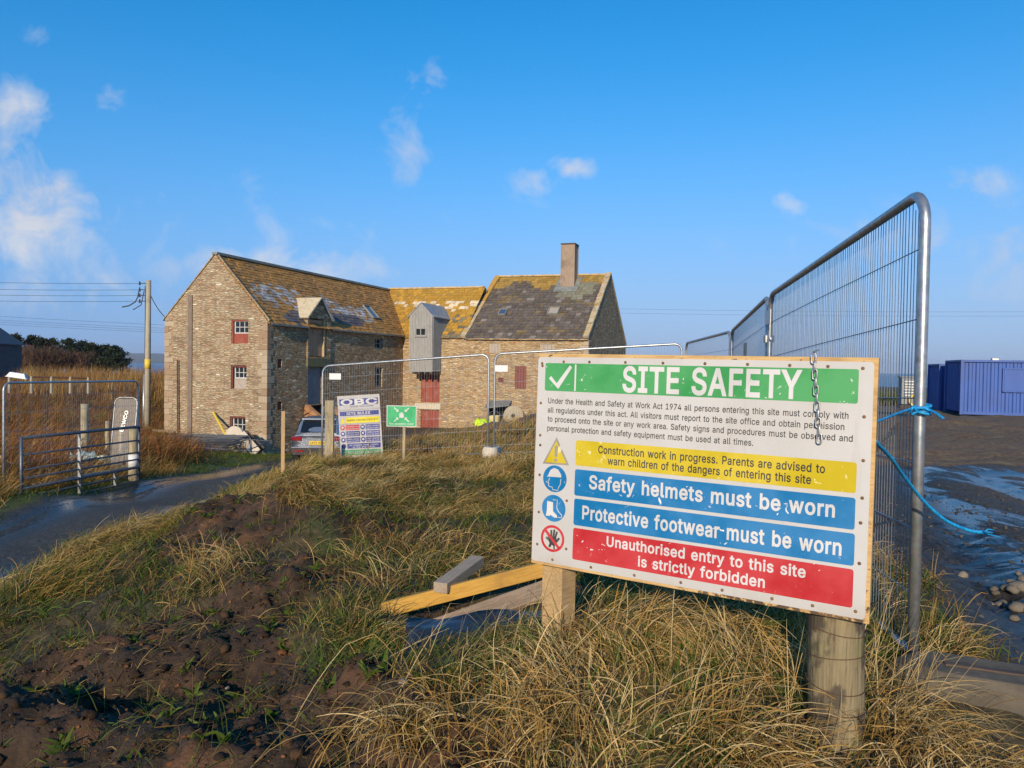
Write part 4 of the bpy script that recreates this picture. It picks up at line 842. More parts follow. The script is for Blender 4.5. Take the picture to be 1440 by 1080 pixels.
    "0,233,62,225,45,215,31,203,19,188,9,172,2,154,-2;H258|30,0,30,254,62,254,62,144,196,144,196,254,228,254,228,0,196,0,196,116,62,116,62,0;I150|16,0,16,29,59,29,59,226,16,226,16,254,135,254,135,226,91,226,91,29,135,29,135,0;J198|93,-3,71,-1,53"
    ",5,38,16,26,31,19,50,17,73,17,86,49,86,49,73,50,58,54,47,61,37,70,30,80,26,93,25,105,26,115,30,124,37,131,47,135,58,136,73,136,254,168,254,168,73,166,50,159,31,147,16,132,5,113,-1;L196|30,0,30,254,62,254,62,29,181,29,181,0;M314|30,0,30,254,"
    "76,254,139,94,144,79,150,61,156,42,158,36,159,41,165,61,171,79,176,94,238,254,284,254,284,0,252,0,252,145,252,163,253,184,253,207,253,219,249,205,241,181,234,161,228,145,171,0,143,0,85,145,80,160,72,181,65,204,59,219,60,208,60,186,61,164,61"
    ",145,61,0;N262|30,0,30,254,68,254,172,91,181,75,194,53,201,39,200,54,200,79,199,97,199,254,232,254,232,0,193,0,101,145,89,165,74,191,60,215,61,192,62,164,62,145,62,0;O267|133,-3,112,-2,93,4,75,12,59,25,46,40,35,58,27,78,22,101,20,127,22,153"
    ",27,176,35,197,46,215,59,230,75,242,93,251,112,256,133,258,155,256,174,251,192,242,208,230,221,215,232,197,240,176,245,153,247,127,245,101,240,78,232,58,221,40,208,25,192,12,174,4,155,-2|133,26,148,28,162,32,175,38,186,47,196,58,204,72,210,"
    "88,214,106,215,127,214,148,210,166,204,182,196,196,186,207,175,216,162,223,148,227,133,228,119,227,105,223,92,216,81,207,71,196,63,182,57,166,53,148,52,127,53,106,57,88,63,72,71,58,81,47,92,38,105,32,119,28;P222|30,0,30,254,118,254,136,253,"
    "152,250,166,244,178,236,187,226,195,215,200,202,203,189,204,174,203,159,200,145,195,133,187,121,178,112,166,104,152,98,136,94,118,93,62,93,62,0|62,121,116,121,129,122,139,124,149,128,156,133,162,139,167,147,170,155,172,164,172,174,172,184,1"
    "70,193,167,201,162,208,156,214,148,219,139,223,129,225,116,226,62,226;R224|30,0,30,254,118,254,136,253,153,250,167,244,178,237,188,227,195,217,200,204,204,191,205,176,204,161,200,148,195,136,188,125,178,116,166,109,152,103,136,100,118,99,62"
    ",99,62,0|62,128,117,128,129,128,140,130,149,133,156,138,162,143,167,150,170,158,172,167,173,176,172,186,170,194,167,202,162,209,156,215,149,220,140,223,129,225,116,226,62,226|177,0,115,115,151,115,214,0;S223|112,-4,94,-3,78,0,64,5,51,11,41,"
    "20,32,30,25,42,21,54,19,68,52,68,54,59,57,51,62,44,68,38,75,33,83,29,92,27,102,25,112,25,123,25,133,27,143,30,151,34,159,40,165,46,169,53,172,61,173,70,172,77,170,84,166,89,161,94,155,99,148,102,122,111,92,120,72,126,56,135,43,145,34,156,28"
    ",170,26,186,27,200,31,213,37,224,46,234,57,242,69,249,83,254,97,257,114,258,130,257,145,254,158,249,170,242,180,234,189,224,195,213,199,202,200,189,169,189,166,201,160,211,151,219,140,225,127,228,112,229,102,229,92,227,84,224,76,220,70,215,"
    "64,209,61,203,58,195,58,188,58,180,61,173,65,167,71,162,78,158,85,154,106,147,132,140,156,132,164,128,172,124,179,119,186,113,192,106,197,99,201,90,203,80,204,69,203,56,199,43,193,32,185,21,174,13,162,5,147,0,130,-3;T224|16,226,16,254,208,2"
    "54,208,226,128,226,128,0,96,0,96,226;U259|129,-4,110,-3,93,1,77,8,63,17,52,27,42,40,36,54,31,70,30,87,30,254,62,254,62,89,63,77,66,66,70,57,77,48,84,40,94,34,104,29,116,27,129,26,143,27,155,29,165,34,175,40,182,48,188,57,193,66,195,77,196,8"
    "9,196,254,229,254,229,87,227,70,223,54,216,40,207,27,195,17,182,8,166,1,149,-3;W343|78,0,8,254,41,254,82,98,88,73,93,47,96,28,100,47,106,73,112,98,153,254,190,254,231,98,237,73,243,47,246,32,249,47,255,73,261,98,302,254,335,254,265,0,228,0,"
    "184,161,176,196,171,219,167,197,159,161,115,0;Y236|102,0,102,104,8,254,46,254,96,172,111,146,118,129,126,146,140,172,191,254,228,254,134,104,134,0;0227|113,-3,95,-2,79,3,65,12,53,24,42,39,34,57,29,77,25,101,24,127,25,153,29,177,35,197,43,21"
    "5,53,230,65,242,79,251,95,256,113,258,131,256,147,251,161,242,174,230,184,215,192,197,198,177,201,153,203,127,201,101,198,77,192,57,184,39,174,24,162,12,147,3,131,-2|113,25,125,26,136,30,145,37,153,46,160,58,165,72,169,88,171,107,172,127,17"
    "1,148,169,166,165,182,160,197,153,208,145,218,136,224,125,228,113,230,101,228,91,224,82,218,73,208,67,197,62,182,58,166,55,148,55,127,55,107,58,88,62,72,67,58,73,46,82,37,91,30,101,26;1227|38,0,38,27,195,27,195,0|138,254,138,0,106,0,106,224"
    ",105,224,43,179,43,213,99,254;2227|32,0,32,24,117,114,141,141,147,149,152,156,155,163,158,170,160,178,160,186,159,194,157,202,154,209,149,215,143,220,137,224,129,227,121,229,112,230,102,229,94,227,86,224,79,219,74,213,69,207,66,199,64,190,6"
    "4,181,33,181,34,196,37,209,43,221,51,232,60,241,72,248,84,253,98,257,112,258,127,257,141,254,153,248,164,241,173,233,181,223,186,211,189,199,191,186,190,177,188,168,185,159,181,150,175,140,168,129,159,118,147,105,133,90,76,30,76,28,195,28,1"
    "95,0;3227|109,-3,94,-2,80,0,66,5,54,11,44,19,35,29,28,40,24,52,22,66,55,66,56,58,59,50,63,44,69,38,75,33,83,30,91,27,100,25,109,25,119,26,129,27,138,30,145,35,152,40,157,46,161,54,164,63,165,72,164,81,162,90,158,98,153,105,146,112,137,117,1"
    "27,121,115,123,101,124,78,124,78,150,144,224,144,226,35,226,35,254,186,254,186,230,111,144,124,145,140,143,154,138,167,131,177,122,185,111,192,99,195,86,196,72,195,58,191,45,185,33,177,22,166,13,154,6,141,1,125,-2;4227|20,53,20,79,123,254,1"
    "55,254,54,83,54,81,207,81,207,53|141,0,141,61,141,73,141,159,171,159,171,0;5227|111,-3,96,-2,82,1,70,6,59,12,49,20,41,30,35,41,32,53,30,65,61,65,62,58,65,51,69,44,74,39,80,34,87,30,94,27,102,26,111,25,120,26,130,28,138,32,146,38,152,44,157,"
    "52,161,61,163,71,164,81,163,92,161,101,157,111,151,119,145,125,137,131,129,135,119,138,109,138,100,138,92,137,84,134,76,131,69,127,64,123,34,126,48,254,183,254,183,226,75,226,67,151,68,151,74,155,81,159,89,162,97,165,106,166,115,167,126,166"
    ",137,164,147,160,156,156,165,150,172,143,179,134,185,125,189,116,193,105,195,94,195,82,194,66,191,51,184,38,176,26,166,16,154,8,141,1,126,-2;6227|113,-3,98,-2,84,1,71,7,60,15,50,25,42,37,36,51,33,65,32,81,33,93,35,106,40,119,47,134,56,151,6"
    "9,170,126,254,161,254,85,145,98,153,104,155,110,157,117,157,132,156,146,153,158,147,169,140,178,131,185,120,190,107,193,94,194,79,193,63,190,49,184,36,176,25,166,15,155,7,142,1,128,-2|113,24,123,25,131,27,139,31,146,37,152,43,157,51,161,59,"
    "163,69,164,79,163,89,161,98,157,107,152,114,146,121,139,126,131,130,123,132,113,133,104,132,95,130,87,126,80,121,74,114,69,107,65,99,63,89,62,79,63,69,65,59,69,51,74,43,80,37,87,31,95,27,104,25;7227|48,0,162,224,162,226,31,226,31,254,195,25"
    "4,195,224,82,0;8227|113,-3,97,-2,82,1,68,6,56,13,45,21,37,31,31,42,27,54,26,68,27,78,29,88,33,98,37,106,43,114,51,121,58,126,67,130,76,132,76,133,65,138,55,145,46,154,40,165,36,177,35,190,36,203,40,214,45,225,53,234,62,242,73,249,85,254,99,"
    "257,113,258,128,257,141,254,153,249,164,242,173,234,181,225,186,214,190,203,191,190,190,177,186,165,180,154,171,145,162,138,150,133,150,132,159,130,168,126,176,121,183,114,189,106,194,98,197,88,200,78,200,68,199,54,195,42,189,31,181,21,171,"
    "13,158,6,145,1,130,-2|113,25,124,25,134,27,142,30,150,34,156,40,161,46,165,53,168,61,168,69,168,78,165,87,161,94,156,101,149,107,141,111,133,115,123,117,113,118,103,117,93,115,85,111,77,107,70,101,65,94,61,87,58,78,58,69,58,61,61,53,64,46,7"
    "0,40,76,34,84,30,92,27,102,25|113,145,122,145,130,147,137,150,144,154,149,159,154,165,157,172,159,180,160,188,159,196,157,203,154,210,149,216,144,221,138,225,130,228,122,229,113,230,104,229,96,228,89,225,82,221,77,216,72,210,69,203,67,196,6"
    "6,188,67,180,69,172,72,165,77,159,82,154,89,150,96,147,104,145;9227|113,258,128,257,142,253,155,247,166,239,176,229,184,217,190,204,193,189,194,173,194,161,191,148,186,135,180,120,170,103,158,84,100,0,65,0,140,109,128,101,122,99,116,98,109,"
    "97,94,98,81,102,69,107,58,114,49,124,41,134,36,147,33,161,32,176,33,191,36,205,42,218,50,230,60,239,71,247,84,253,98,257|113,230,104,229,95,227,87,223,80,218,74,211,69,204,66,195,63,186,63,176,63,166,66,156,69,148,74,140,80,134,87,129,95,12"
    "5,104,122,113,122,123,122,131,125,139,129,146,134,152,140,157,147,161,156,163,165,164,175,163,185,161,195,157,204,152,211,146,218,139,223,131,227,123,229;.94|48,-2,42,-1,36,1,31,4,28,9,26,15,25,20,26,27,28,32,31,37,36,40,42,43,48,43,54,43,5"
    "9,40,64,37,68,32,70,27,71,20,70,15,68,9,64,4,59,1,54,-1;X237|9,0,101,130,15,254,52,254,89,200,102,181,112,164,119,151,126,164,136,181,149,200,187,254,223,254,137,131,228,0,191,0,146,65,134,83,125,98,119,109,113,98,103,83,91,65,46,0").split(';'):
    _p = _g[1:].split('|'); GLYPHS[_g[0]] = (int(_p[0]), [[int(k) for k in q.split(',')] for q in _p[1:] if q.count(',') > 4])
def thicken(P, r):
    """move an outline outward by r (holes, which run the other way, close up)"""
    Q = [P[0]]
    for p in P[1:]:
        if math.hypot(p[0] - Q[-1][0], p[1] - Q[-1][1]) > 2.5: Q.append(p)
    if math.hypot(Q[0][0] - Q[-1][0], Q[0][1] - Q[-1][1]) < 2.5: Q.pop()
    out = []; n = len(Q)
    for i in range(n):
        a, b_, c = Q[i - 1], Q[i], Q[(i + 1) % n]
        d1 = (b_[0] - a[0], b_[1] - a[1]); d2 = (c[0] - b_[0], c[1] - b_[1]); l1 = math.hypot(*d1); l2 = math.hypot(*d2)
        n1 = (d1[1] / l1, -d1[0] / l1); n2 = (d2[1] / l2, -d2[0] / l2); k = 1 + n1[0] * n2[0] + n1[1] * n2[1]
        k = max(k, .45); out.append((b_[0] + (n1[0] + n2[0]) / k * r, b_[1] + (n1[1] + n2[1]) / k * r))
    return out
def inside(p, P):
    c = False
    for i in range(len(P)):
        (x0, y0), (x1, y1) = P[i - 1], P[i]
        if (y0 > p[1]) != (y1 > p[1]) and p[0] < (x1 - x0) * (p[1] - y0) / (y1 - y0) + x0: c = not c
    return c
def text_mesh(txt, bold=0.0):
    """filled lettering, bold thickens the strokes; strokes that cross lie a hair apart"""
    layers = {}; x = 0
    for ch in txt:
        if ch == ' ': x += 140; continue
        adv, sps = GLYPHS[ch]
        outl = [[(q[2 * i], q[2 * i + 1]) for i in range(len(q) // 2)] for q in sps]
        area = [sum(P[i - 1][0] * P[i][1] - P[i][0] * P[i - 1][1] for i in range(len(P))) for P in outl]
        sg = 1 if max(area, key=abs) > 0 else -1; outer = [i for i in range(len(outl)) if area[i] * sg > 0]
        for i, P in enumerate(outl):
            if i in outer: k = outer.index(i)
            else: k = next((outer.index(j) for j in outer if inside(P[0], outl[j])), 0)
            layers.setdefault(k, []).append([((x + p[0]) / 500.0, p[1] / 500.0) for p in thicken(P, bold * 500 * sg)])
        x += adv + bold * 700
    V = []; Fc = []
    for k, loops in layers.items():
        cu = bpy.data.curves.new('lettering', 'CURVE'); cu.dimensions = '2D'; cu.fill_mode = 'BOTH'
        for P in loops:
            sp = cu.splines.new('POLY'); sp.points.add(len(P) - 1); sp.use_cyclic_u = True
            for i, p in enumerate(P): sp.points[i].co = (p[0], p[1], 0, 1)
        o = bpy.data.objects.new('lettering', cu); COL.objects.link(o)
        dg = bpy.context.evaluated_depsgraph_get(); me = bpy.data.meshes.new_from_object(o.evaluated_get(dg)); n0 = len(V)
        V += [(v.co.x, v.co.y, k * 1.0) for v in me.vertices]; Fc += [[n0 + i for i in p.vertices] for p in me.polygons]
        bpy.data.objects.remove(o); bpy.data.curves.remove(cu); bpy.data.meshes.remove(me)
    return np.array(V), Fc
_capH = None
def add_text(mb, txt, x0, x1, base, cap, fr, lift, bold=0.0, m=0):
    """lettering between x0 and x1 on the baseline, with capitals cap high (frame: x right, y up)"""
    global _capH
    if _capH is None: _capH = text_mesh('H')[0][:, 1].max()
    V, Fc = text_mesh(txt, bold); a, b_ = V[:, 0].min(), V[:, 0].max(); k = cap / _capH
    b0 = len(mb.v)
    for v in V: mb.vert(fr @ Vector((x0 + (v[0] - a) / (b_ - a) * (x1 - x0), base + v[1] * k, lift + v[2] * .00025)))
    for f in Fc: mb.f.append([b0 + i for i in f]); mb.m.append(m)
def rrect(x0, y0, x1, y1, r, n=4):
    P = []
    for cx, cy, a0 in ((x1 - r, y1 - r, 0), (x0 + r, y1 - r, 90), (x0 + r, y0 + r, 180), (x1 - r, y0 + r, 270)):
        for i in range(n + 1): a = R(a0 + 90 * i / n); P.append((cx + r * math.cos(a), cy + r * math.sin(a)))
    return P
def flat(mb, pts, fr, lift, m=0): mb.poly([fr @ Vector((x, y, lift)) for x, y in pts], m)
def circ(cx, cy, r, n=28): return [(cx + r * math.cos(2 * math.pi * i / n), cy + r * math.sin(2 * math.pi * i / n)) for i in range(n)]
def ring(mb, cx, cy, r0_, r1_, fr, lift, m=0, n=32):
    A, B = circ(cx, cy, r0_, n), circ(cx, cy, r1_, n)
    for i in range(n): flat(mb, [A[i], B[i], B[(i + 1) % n], A[(i + 1) % n]], fr, lift, m)

def printed(name, c, wear=(0.78, 0.78, 0.75), amt=1.0, rough=.38, fade=None):
    """sun-faded print with scratches that show the white board"""
    t = MT(name); b = t.co('Object'); n = t.noise(b, 3.0, 5, .6); col = t.mix(t.step(n, .38, .62), c, fade or tuple(min(1, x * 1.15 + .035) for x in c))
    s1 = t.noise(t.co('Object', (9, 9, 60), rot=(0, R(38), R(20))), 1.0, 2, .5, 1.2); s2 = t.noise(t.co('Object', (40, 40, 6), rot=(0, R(-24), 0)), 1.0, 2, .5, 1.5)
    gate = t.step(t.noise(b, 7, 4, .6), .47, .58)
    sc = t.m('MULTIPLY', t.m('MAXIMUM', t.step(s1, .695, .715), t.step(s2, .70, .72)), gate)
    ch = t.m('MULTIPLY', t.step(t.noise(b, 48, 5, .75), .655, .69), t.step(t.noise(b, 5, 3, .6), .54, .64))
    w = t.m('MULTIPLY', t.m('MAXIMUM', sc, ch), amt, True)
    col = t.mix(w, col, wear); t.bump(n, .03, .002)
    return t.done(col, t.m('ADD', rough, t.m('MULTIPLY', w, .3)))
MAT['sheet'] = printed('white_sheet', (0.46, 0.445, 0.425), (0.35, 0.3, 0.25), .4, .42, (0.49, 0.48, 0.46))

t = MT('white_sheet_grimy'); b_ = t.co('Object'); n = t.noise(b_, 2.2, 6, .6); c = t.mix(t.step(n, .35, .7), (0.50, 0.485, 0.455), (0.555, 0.545, 0.525))
st = t.noise(t.co('Object', (26, 2.2, 1)), 1.0, 5, .65, .3); c = t.mix(t.m('MULTIPLY', t.step(st, .56, .75), .22), c, (0.36, 0.30, 0.22)); fl = t.noise(b_, 60, 5, .75); c = t.mix(t.m('MULTIPLY', t.step(fl, .68, .74), .5), c, (0.25, 0.19, 0.13))
ce = t.N.new('ShaderNodeSeparateXYZ'); t.L.new(b_, ce.inputs[0]); c = t.mix(t.m('MULTIPLY', t.m('MULTIPLY', t.step(ce.outputs[1], -.74, -.845), t.step(n, .42, .62)), .35), c, (0.33, 0.27, 0.19))
t.bump(t.noise(b_, 4, 3, .5), .04, .01); MAT['sheet_grimy'] = t.done(c, .42)
MAT['p_green'] = printed('print_green', (0.035, 0.27, 0.065)); MAT['p_yellow'] = printed('print_yellow', (0.51, 0.39, 0.0), (.75, .66, .3)); MAT['p_blue'] = printed('print_blue', (0.002, 0.15, 0.36), amt=1.0); MAT['p_red'] = printed('print_red', (0.43, 0.014, 0.018))
MAT['p_white'] = printed('print_white', (0.53, 0.52, 0.505), (.3, .4, .45), .3); MAT['p_black'] = printed('print_black', (0.025, 0.025, 0.027), (.5, .5, .5), .25)
MAT['p_grey'] = printed('print_grey', (0.26, 0.24, 0.19), amt=.5)
MAT['screw'] = weathered('rusty_screw', (.12, .06, .03), (.25, .14, .06), 80, rough=(.6, .8))

# ------------------------------------------------------------------ the site safety board
TB = Vector((0.1048, 3.0598, 0.0536)); XB = Vector((.8478, -.5302, -.0065)).normalized(); DB = Vector((-.0248, -.0136, -1.0006)).normalized()
YB = -(DB - XB * DB.dot(XB)).normalized(); ZB = XB.cross(YB).normalized()      # ZB looks at the viewer
BM = Matrix((XB, YB, ZB)).transposed().to_4x4(); BM.translation = TB
board = bpy.data.objects.new('site_safety_sign', None); COL.objects.link(board); board.matrix_world = BM
tag(board, 'big white site safety board with green, yellow, blue and red bands on two wooden posts', 'sign')
I4 = Matrix.Identity(4)
b = MB(); b.box((.625, -.425, -.009), (1.25, .85, .018)); 
t = MT('worn_plywood'); v = t.co('Object', (1, 14, 14)); n = t.noise(v, 7, 5, .6, .6); c = t.mix(t.step(n, .35, .65), (0.58, 0.35, 0.13), (0.70, 0.47, 0.2))
cs = t.N.new('ShaderNodeSeparateXYZ'); t.L.new(t.co('Object'), cs.inputs[0]); low_ = t.m('MULTIPLY', t.step(cs.outputs[1], -.78, -.845), t.step(cs.outputs[0], .35, .9))
rot = t.noise(t.co('Object', (1, 1, 1)), 26, 5, .7); c = t.mix(t.m('MULTIPLY', t.step(t.m('ADD', rot, t.m('MULTIPLY', low_, .16)), .60, .66), .9), c, (0.045, 0.025, 0.015)); c = t.mix(t.m('MULTIPLY', t.step(t.noise(t.co('Object'), 5, 5, .6), .5, .68), .45), c, (0.30, 0.17, 0.07))
c = t.mix(1.0, c, (.85, .85, .85), 'MULTIPLY'); t.bump(n, .3, .004); MAT['worn_ply'] = t.done(c, .8); b.build('plywood_back', MAT['worn_ply'], board, bevel=.0015)
b = MB(); b.prism(rrect(.004, -.838, 1.238, -.014, .012), .003, Matrix.Translation((0, 0, .0006))); sheet = b.build('sign_face', MAT['sheet_grimy'], board)
Lf = .0042; LT = .0050
def band(name, x0, y0, x1, y1, m, r=.014):
    b = MB(); flat(b, rrect(x0, -y1, x1, -y0, r * .6), I4, Lf); return b.build(name, MAT[m], board)
def letter(par, m, rows, bold, name='lettering'):
    for (txt, x0, x1, base, cap) in rows:
        b = MB(); add_text(b, txt, x0, x1, -base, cap, I4, LT, bold); b.build(name, MAT[m], par)
hb = band('header_band', .038, .038, 1.194, .149, 'p_green', .012)
letter(hb, 'p_white', [('SITE SAFETY', .375, 1.022, .139, .091)], .022)
b = MB(); flat(b, [(.171, -.146), (.178, -.146), (.178, -.042), (.171, -.042)], I4, LT)
flat(b, [(.056, -.100), (.066, -.090), (.092, -.118), (.100, -.141)][::-1], I4, LT); flat(b, [(.088, -.124), (.100, -.141), (.159, -.054), (.149, -.045)], I4, LT + .0003); b.build('tick_mark', MAT['p_white'], hb)
letter(board, 'p_black', [('Under the Health and Safety at Work Act 1974 all persons entering this site must comply with', .056, 1.168, .199, .021), ('all regulations under this act. All visitors must report to the site office and obtain permission', .056, 1.157, .236, .021),
    ('to proceed onto the site or any work area. Safety signs and procedures must be observed and', .057, 1.183, .272, .021), ('personal protection and safety equipment must be used at all times.', .056, .869, .309, .021)], .008, 'notice_text')
yb = band('warning_band', .187, .338, 1.198, .437, 'p_yellow')
letter(yb, 'p_black', [('Construction work in progress. Parents are advised to', .284, 1.103, .381, .028), ('warn children of the dangers of entering this site', .325, 1.061, .421, .028)], .014)
bb = band('helmet_band', .187, .452, 1.198, .555, 'p_blue'); letter(bb, 'p_white', [('Safety helmets must be worn', .250, 1.138, .521, .050)], .022)
bb = band('footwear_band', .188, .567, 1.200, .671, 'p_blue'); letter(bb, 'p_white', [('Protective footwear must be worn', .225, 1.162, .642, .050)], .022)
rb = band('entry_band', .188, .682, 1.200, .806, 'p_red'); letter(rb, 'p_white', [('Unauthorised entry to this site', .333, 1.055, .733, .037), ('is strictly forbidden', .463, .925, .789, .037)], .02)
# pictograms
b = MB(); flat(b, [(.040, -.443), (.160, -.440), (.100, -.333)], I4, Lf); pg = b.build('warning_triangle', MAT['p_grey'], board)
b = MB(); flat(b, [(.052, -.436), (.148, -.434), (.100, -.349)], I4, LT); yt_ = b.build('yellow_field', MAT['p_yellow'], pg)
b = MB(); flat(b, rrect(.094, -.412, .107, -.367, .005), I4, LT + .001); flat(b, circ(.100, -.424, .007), I4, LT + .001); b.build('exclamation_mark', MAT['p_grey'], pg)
b = MB(); flat(b, circ(.098, -.499, .0535), I4, Lf); hd = b.build('helmet_symbol', MAT['p_blue'], board)
b = MB(); cx, cy = .098, -.499
flat(b, [(cx - .036, cy + .006), (cx + .030, cy + .008), (cx + .028, cy + .020), (cx + .014, cy + .038), (cx - .004, cy + .043), (cx - .020, cy + .034), (cx - .028, cy + .018), (cx - .030, cy + .012)], I4, LT)
pr = [(-.024, .002), (-.026, -.008), (-.031, -.016), (-.027, -.019), (-.027, -.030), (-.022, -.034), (-.010, -.034), (-.008, -.044), (.016, -.046), (.018, -.034), (.026, -.020), (.028, .002)]
b.tube([(cx + x, cy + y, LT) for x, y in pr], .0019, 4); b.build('head_outline', MAT['p_white'], hd)
b = MB(); flat(b, circ(.0975, -.617, .0535), I4, Lf); ft = b.build('boot_symbol', MAT['p_blue'], board)
b = MB(); cx, cy = .0975, -.617
flat(b, [(cx - .034, cy - .033), (cx - .018, cy - .032), (cx - .012, cy - .028), (cx + .004, cy - .036), (cx + .018, cy - .036), (cx + .016, cy - .026), (cx - .002, cy - .012), (cx - .003, cy + .024), (cx - .030, cy + .026), (cx - .030, cy - .010)], I4, LT)
b.tube([(cx - .004, cy + .034, LT), (cx + .016, cy + .034, LT), (cx + .014, cy + .004, LT), (cx + .022, cy - .010, LT), (cx + .038, cy - .024, LT), (cx + .038, cy - .033, LT), (cx + .022, cy - .034, LT)], .0019, 4); b.build('boot_outline', MAT['p_white'], ft)
b = MB(); ring(b, .097, -.738, .043, .0535, I4, Lf); ns = b.build('no_entry_ring', MAT['p_red'], board)
b = MB(); cx, cy = .101, -.738; flat(b, [(cx - .016, cy - .022), (cx + .006, cy - .030), (cx + .016, cy - .014), (cx + .014, cy + .006), (cx - .012, cy + .008), (cx - .022, cy - .004)], I4, LT)
for (x0, y0, x1, y1, w) in ((-.018, .0, -.024, .022, .004), (-.008, .004, -.010, .034, .004), (.001, .004, .004, .037, .004), (.009, .004, .016, .030, .004), (.013, -.012, .027, .006, .0045), (-.018, -.008, -.032, .002, .004), (-.010, -.02, -.016, -.034, .005), (.004, -.026, .006, -.04, .003)): b.tube([(cx + x0, cy + y0, LT), (cx + x1, cy + y1, LT)], w, 6)
b.build('raised_hand', MAT['p_black'], ns)
b = MB(); a = R(-45); dx, dy = math.cos(a), math.sin(a); px_, py_ = -dy * .0055, dx * .0055
flat(b, [(.097 - dx * .045 - px_, -.738 - dy * .045 - py_), (.097 + dx * .045 - px_, -.738 + dy * .045 - py_), (.097 + dx * .045 + px_, -.738 + dy * .045 + py_), (.097 - dx * .045 + px_, -.738 - dy * .045 + py_)], I4, LT + .005); b.build('diagonal_bar', MAT['p_red'], ns)
scr = [(.120, .032), (.233, .031), (.384, .030), (.533, .030), (.69, .029), (.84, .029), (.98, .030), (1.10, .031), (1.205, .035), (.022, .04), (.024, .05), (.022, .20), (.024, .33), (.026, .37), (.028, .49), (.03, .64), (.028, .77), (.10, .822), (.27, .825), (.45, .826), (.63, .822), (.78, .823), (.95, .822), (1.08, .821), (1.21, .815), (1.214, .19), (1.216, .33), (1.217, .45), (1.215, .53), (1.216, .66), (.16, .77), (.155, .58)]
for k, (x, y) in enumerate(scr):
    b = MB(); b.v += []; P = circ(x, -y, .0055, 10); flat(b, circ(x, -y, .0028, 8), I4, .0062)
    A = circ(x, -y, .0058, 10); B = circ(x, -y, .0030, 10)
    for i in range(10): b.poly([(A[i][0], A[i][1], .004), (A[(i + 1) % 10][0], A[(i + 1) % 10][1], .004), (B[(i + 1) % 10][0], B[(i + 1) % 10][1], .0062), (B[i][0], B[i][1], .0062)])
    b.build('screw', MAT['screw'], board)
# peeled patch that bares the wood along the lower edge
BI = BM.inverted()
def toB(p): return BI @ Vector(p)
def upright(x, y, z0, z1): return [toB((x, y, z0)), toB((x, y, z1))]
# square post, left
p = TB + XB * .075 - ZB * .07; zg = g1(p.x, p.y)
b = MB(); b.box(toB((p.x + .0, p.y, (zg - .2 - .05) / 2)), (.1, .1, abs(zg - .2 + .05)), (BI.to_3x3() @ Matrix.Rotation(R(-40), 3, 'Z'))); b.build('square_post', MAT['fresh_timber'], board, bevel=.004, label='square sawn timber post')
# round post, right, wound with fence wire
p = TB + XB * 1.13 - ZB * .112; RP = p.copy(); zg = g1(p.x, p.y)
b = MB(); n = 28; prof = []
zz = np.linspace(zg - .25, -.42, 26)
for i, z in enumerate(zz):
    prof.append([toB((p.x + .004 * math.sin(z * 9) + math.cos(2 * math.pi * j / n) * (.089 + .003 * math.sin(3 * j) + .002 * math.sin(7 * j + z * 4)), p.y + math.sin(2 * math.pi * j / n) * (.089 + .003 * math.cos(2 * j)), z)) for j in range(n)])
for i in range(len(prof) - 1):
    for j in range(n): pass
base_i = 0
idx = [[b.vert(q) for q in rr_] for rr_ in prof]
for i in range(len(idx) - 1):
    for j in range(n): b.f.append([idx[i][j], idx[i][(j + 1) % n], idx[i + 1][(j + 1) % n], idx[i + 1][j]]); b.m.append(0)
b.f.append(idx[-1]); b.m.append(0)
t = MT('round_post'); v = t.co('Object', (13, 1.0, 13)); n1 = t.noise(v, 3, 6, .65, .5); n2 = t.noise(t.co('Object', (7, 4, 7)), 1.3, 5, .6); n3 = t.noise(t.co('Object', (30, 1.5, 30)), 2, 4, .6)
c = t.mix(t.step(n1, .3, .7), (.17, .13, .07), (.29, .235, .13)); c = t.mix(t.step(n3, .6, .72), c, (.1, .075, .05)); c = t.mix(t.m('MULTIPLY', t.step(n2, .46, .56), .85), c, (.05, .04, .03)); c = t.mix(t.m('MULTIPLY', t.step(t.noise(t.co('Object'), 5, 4), .55, .7), .4), c, (.2, .2, .06))
t.bump(t.m('ADD', n1, n3), .6, .012); MAT['round_post'] = t.done(c, .85)
rp = b.build('round_post', MAT['round_post'], board, smooth=True, label='thick weathered round fence post')
b = MB()
for zc in (-.96, -1.06, -1.155, -.87):
    b.tube([toB((p.x + math.cos(2 * math.pi * j / 30) * .0945, p.y + math.sin(2 * math.pi * j / 30) * .0945, zc + .012 * math.sin(2 * math.pi * j / 30 + zc * 30))) for j in range(30)], .0016, 5, closed=True)
b.build('fence_wire', MAT['rust'], rp)
# chain over a nail
ctop = BM @ Vector((1.057, .016, .012))
chain = empty('hanging_chain', ctop, label='short steel chain hanging from a nail over the top of the site safety board', cat='chain')
b = MB(); a = Vector((0, 0, 0)); b.tube([-ZB * .02 + Vector((0, 0, -.006)), a + ZB * .012, a + ZB * .02 + XB * .018 + Vector((0, 0, .006))], .0032, 6); b.build('nail', MAT['zinc'], chain)
pitch = .0262
for k in range(11):
    c = Vector((0, 0, -.022 - k * pitch)) + XB * (.0025 * k) + ZB * (.004 + .001 * k)
    ax = XB if k % 2 == 0 else (XB * .45 + ZB * .9).normalized()
    b = MB(); L2, r2 = .0125, .0074; P = []
    for i in range(20):
        an = 2 * math.pi * i / 20; P.append(c + ax * (math.cos(an) * r2) + Vector((0, 0, 1)) * (math.sin(an) * r2 + (L2 if math.sin(an) > 0 else -L2) * .75))
    b.tube(P, .0026, 7, closed=True); b.build('link', MAT['zinc'], chain, smooth=True)

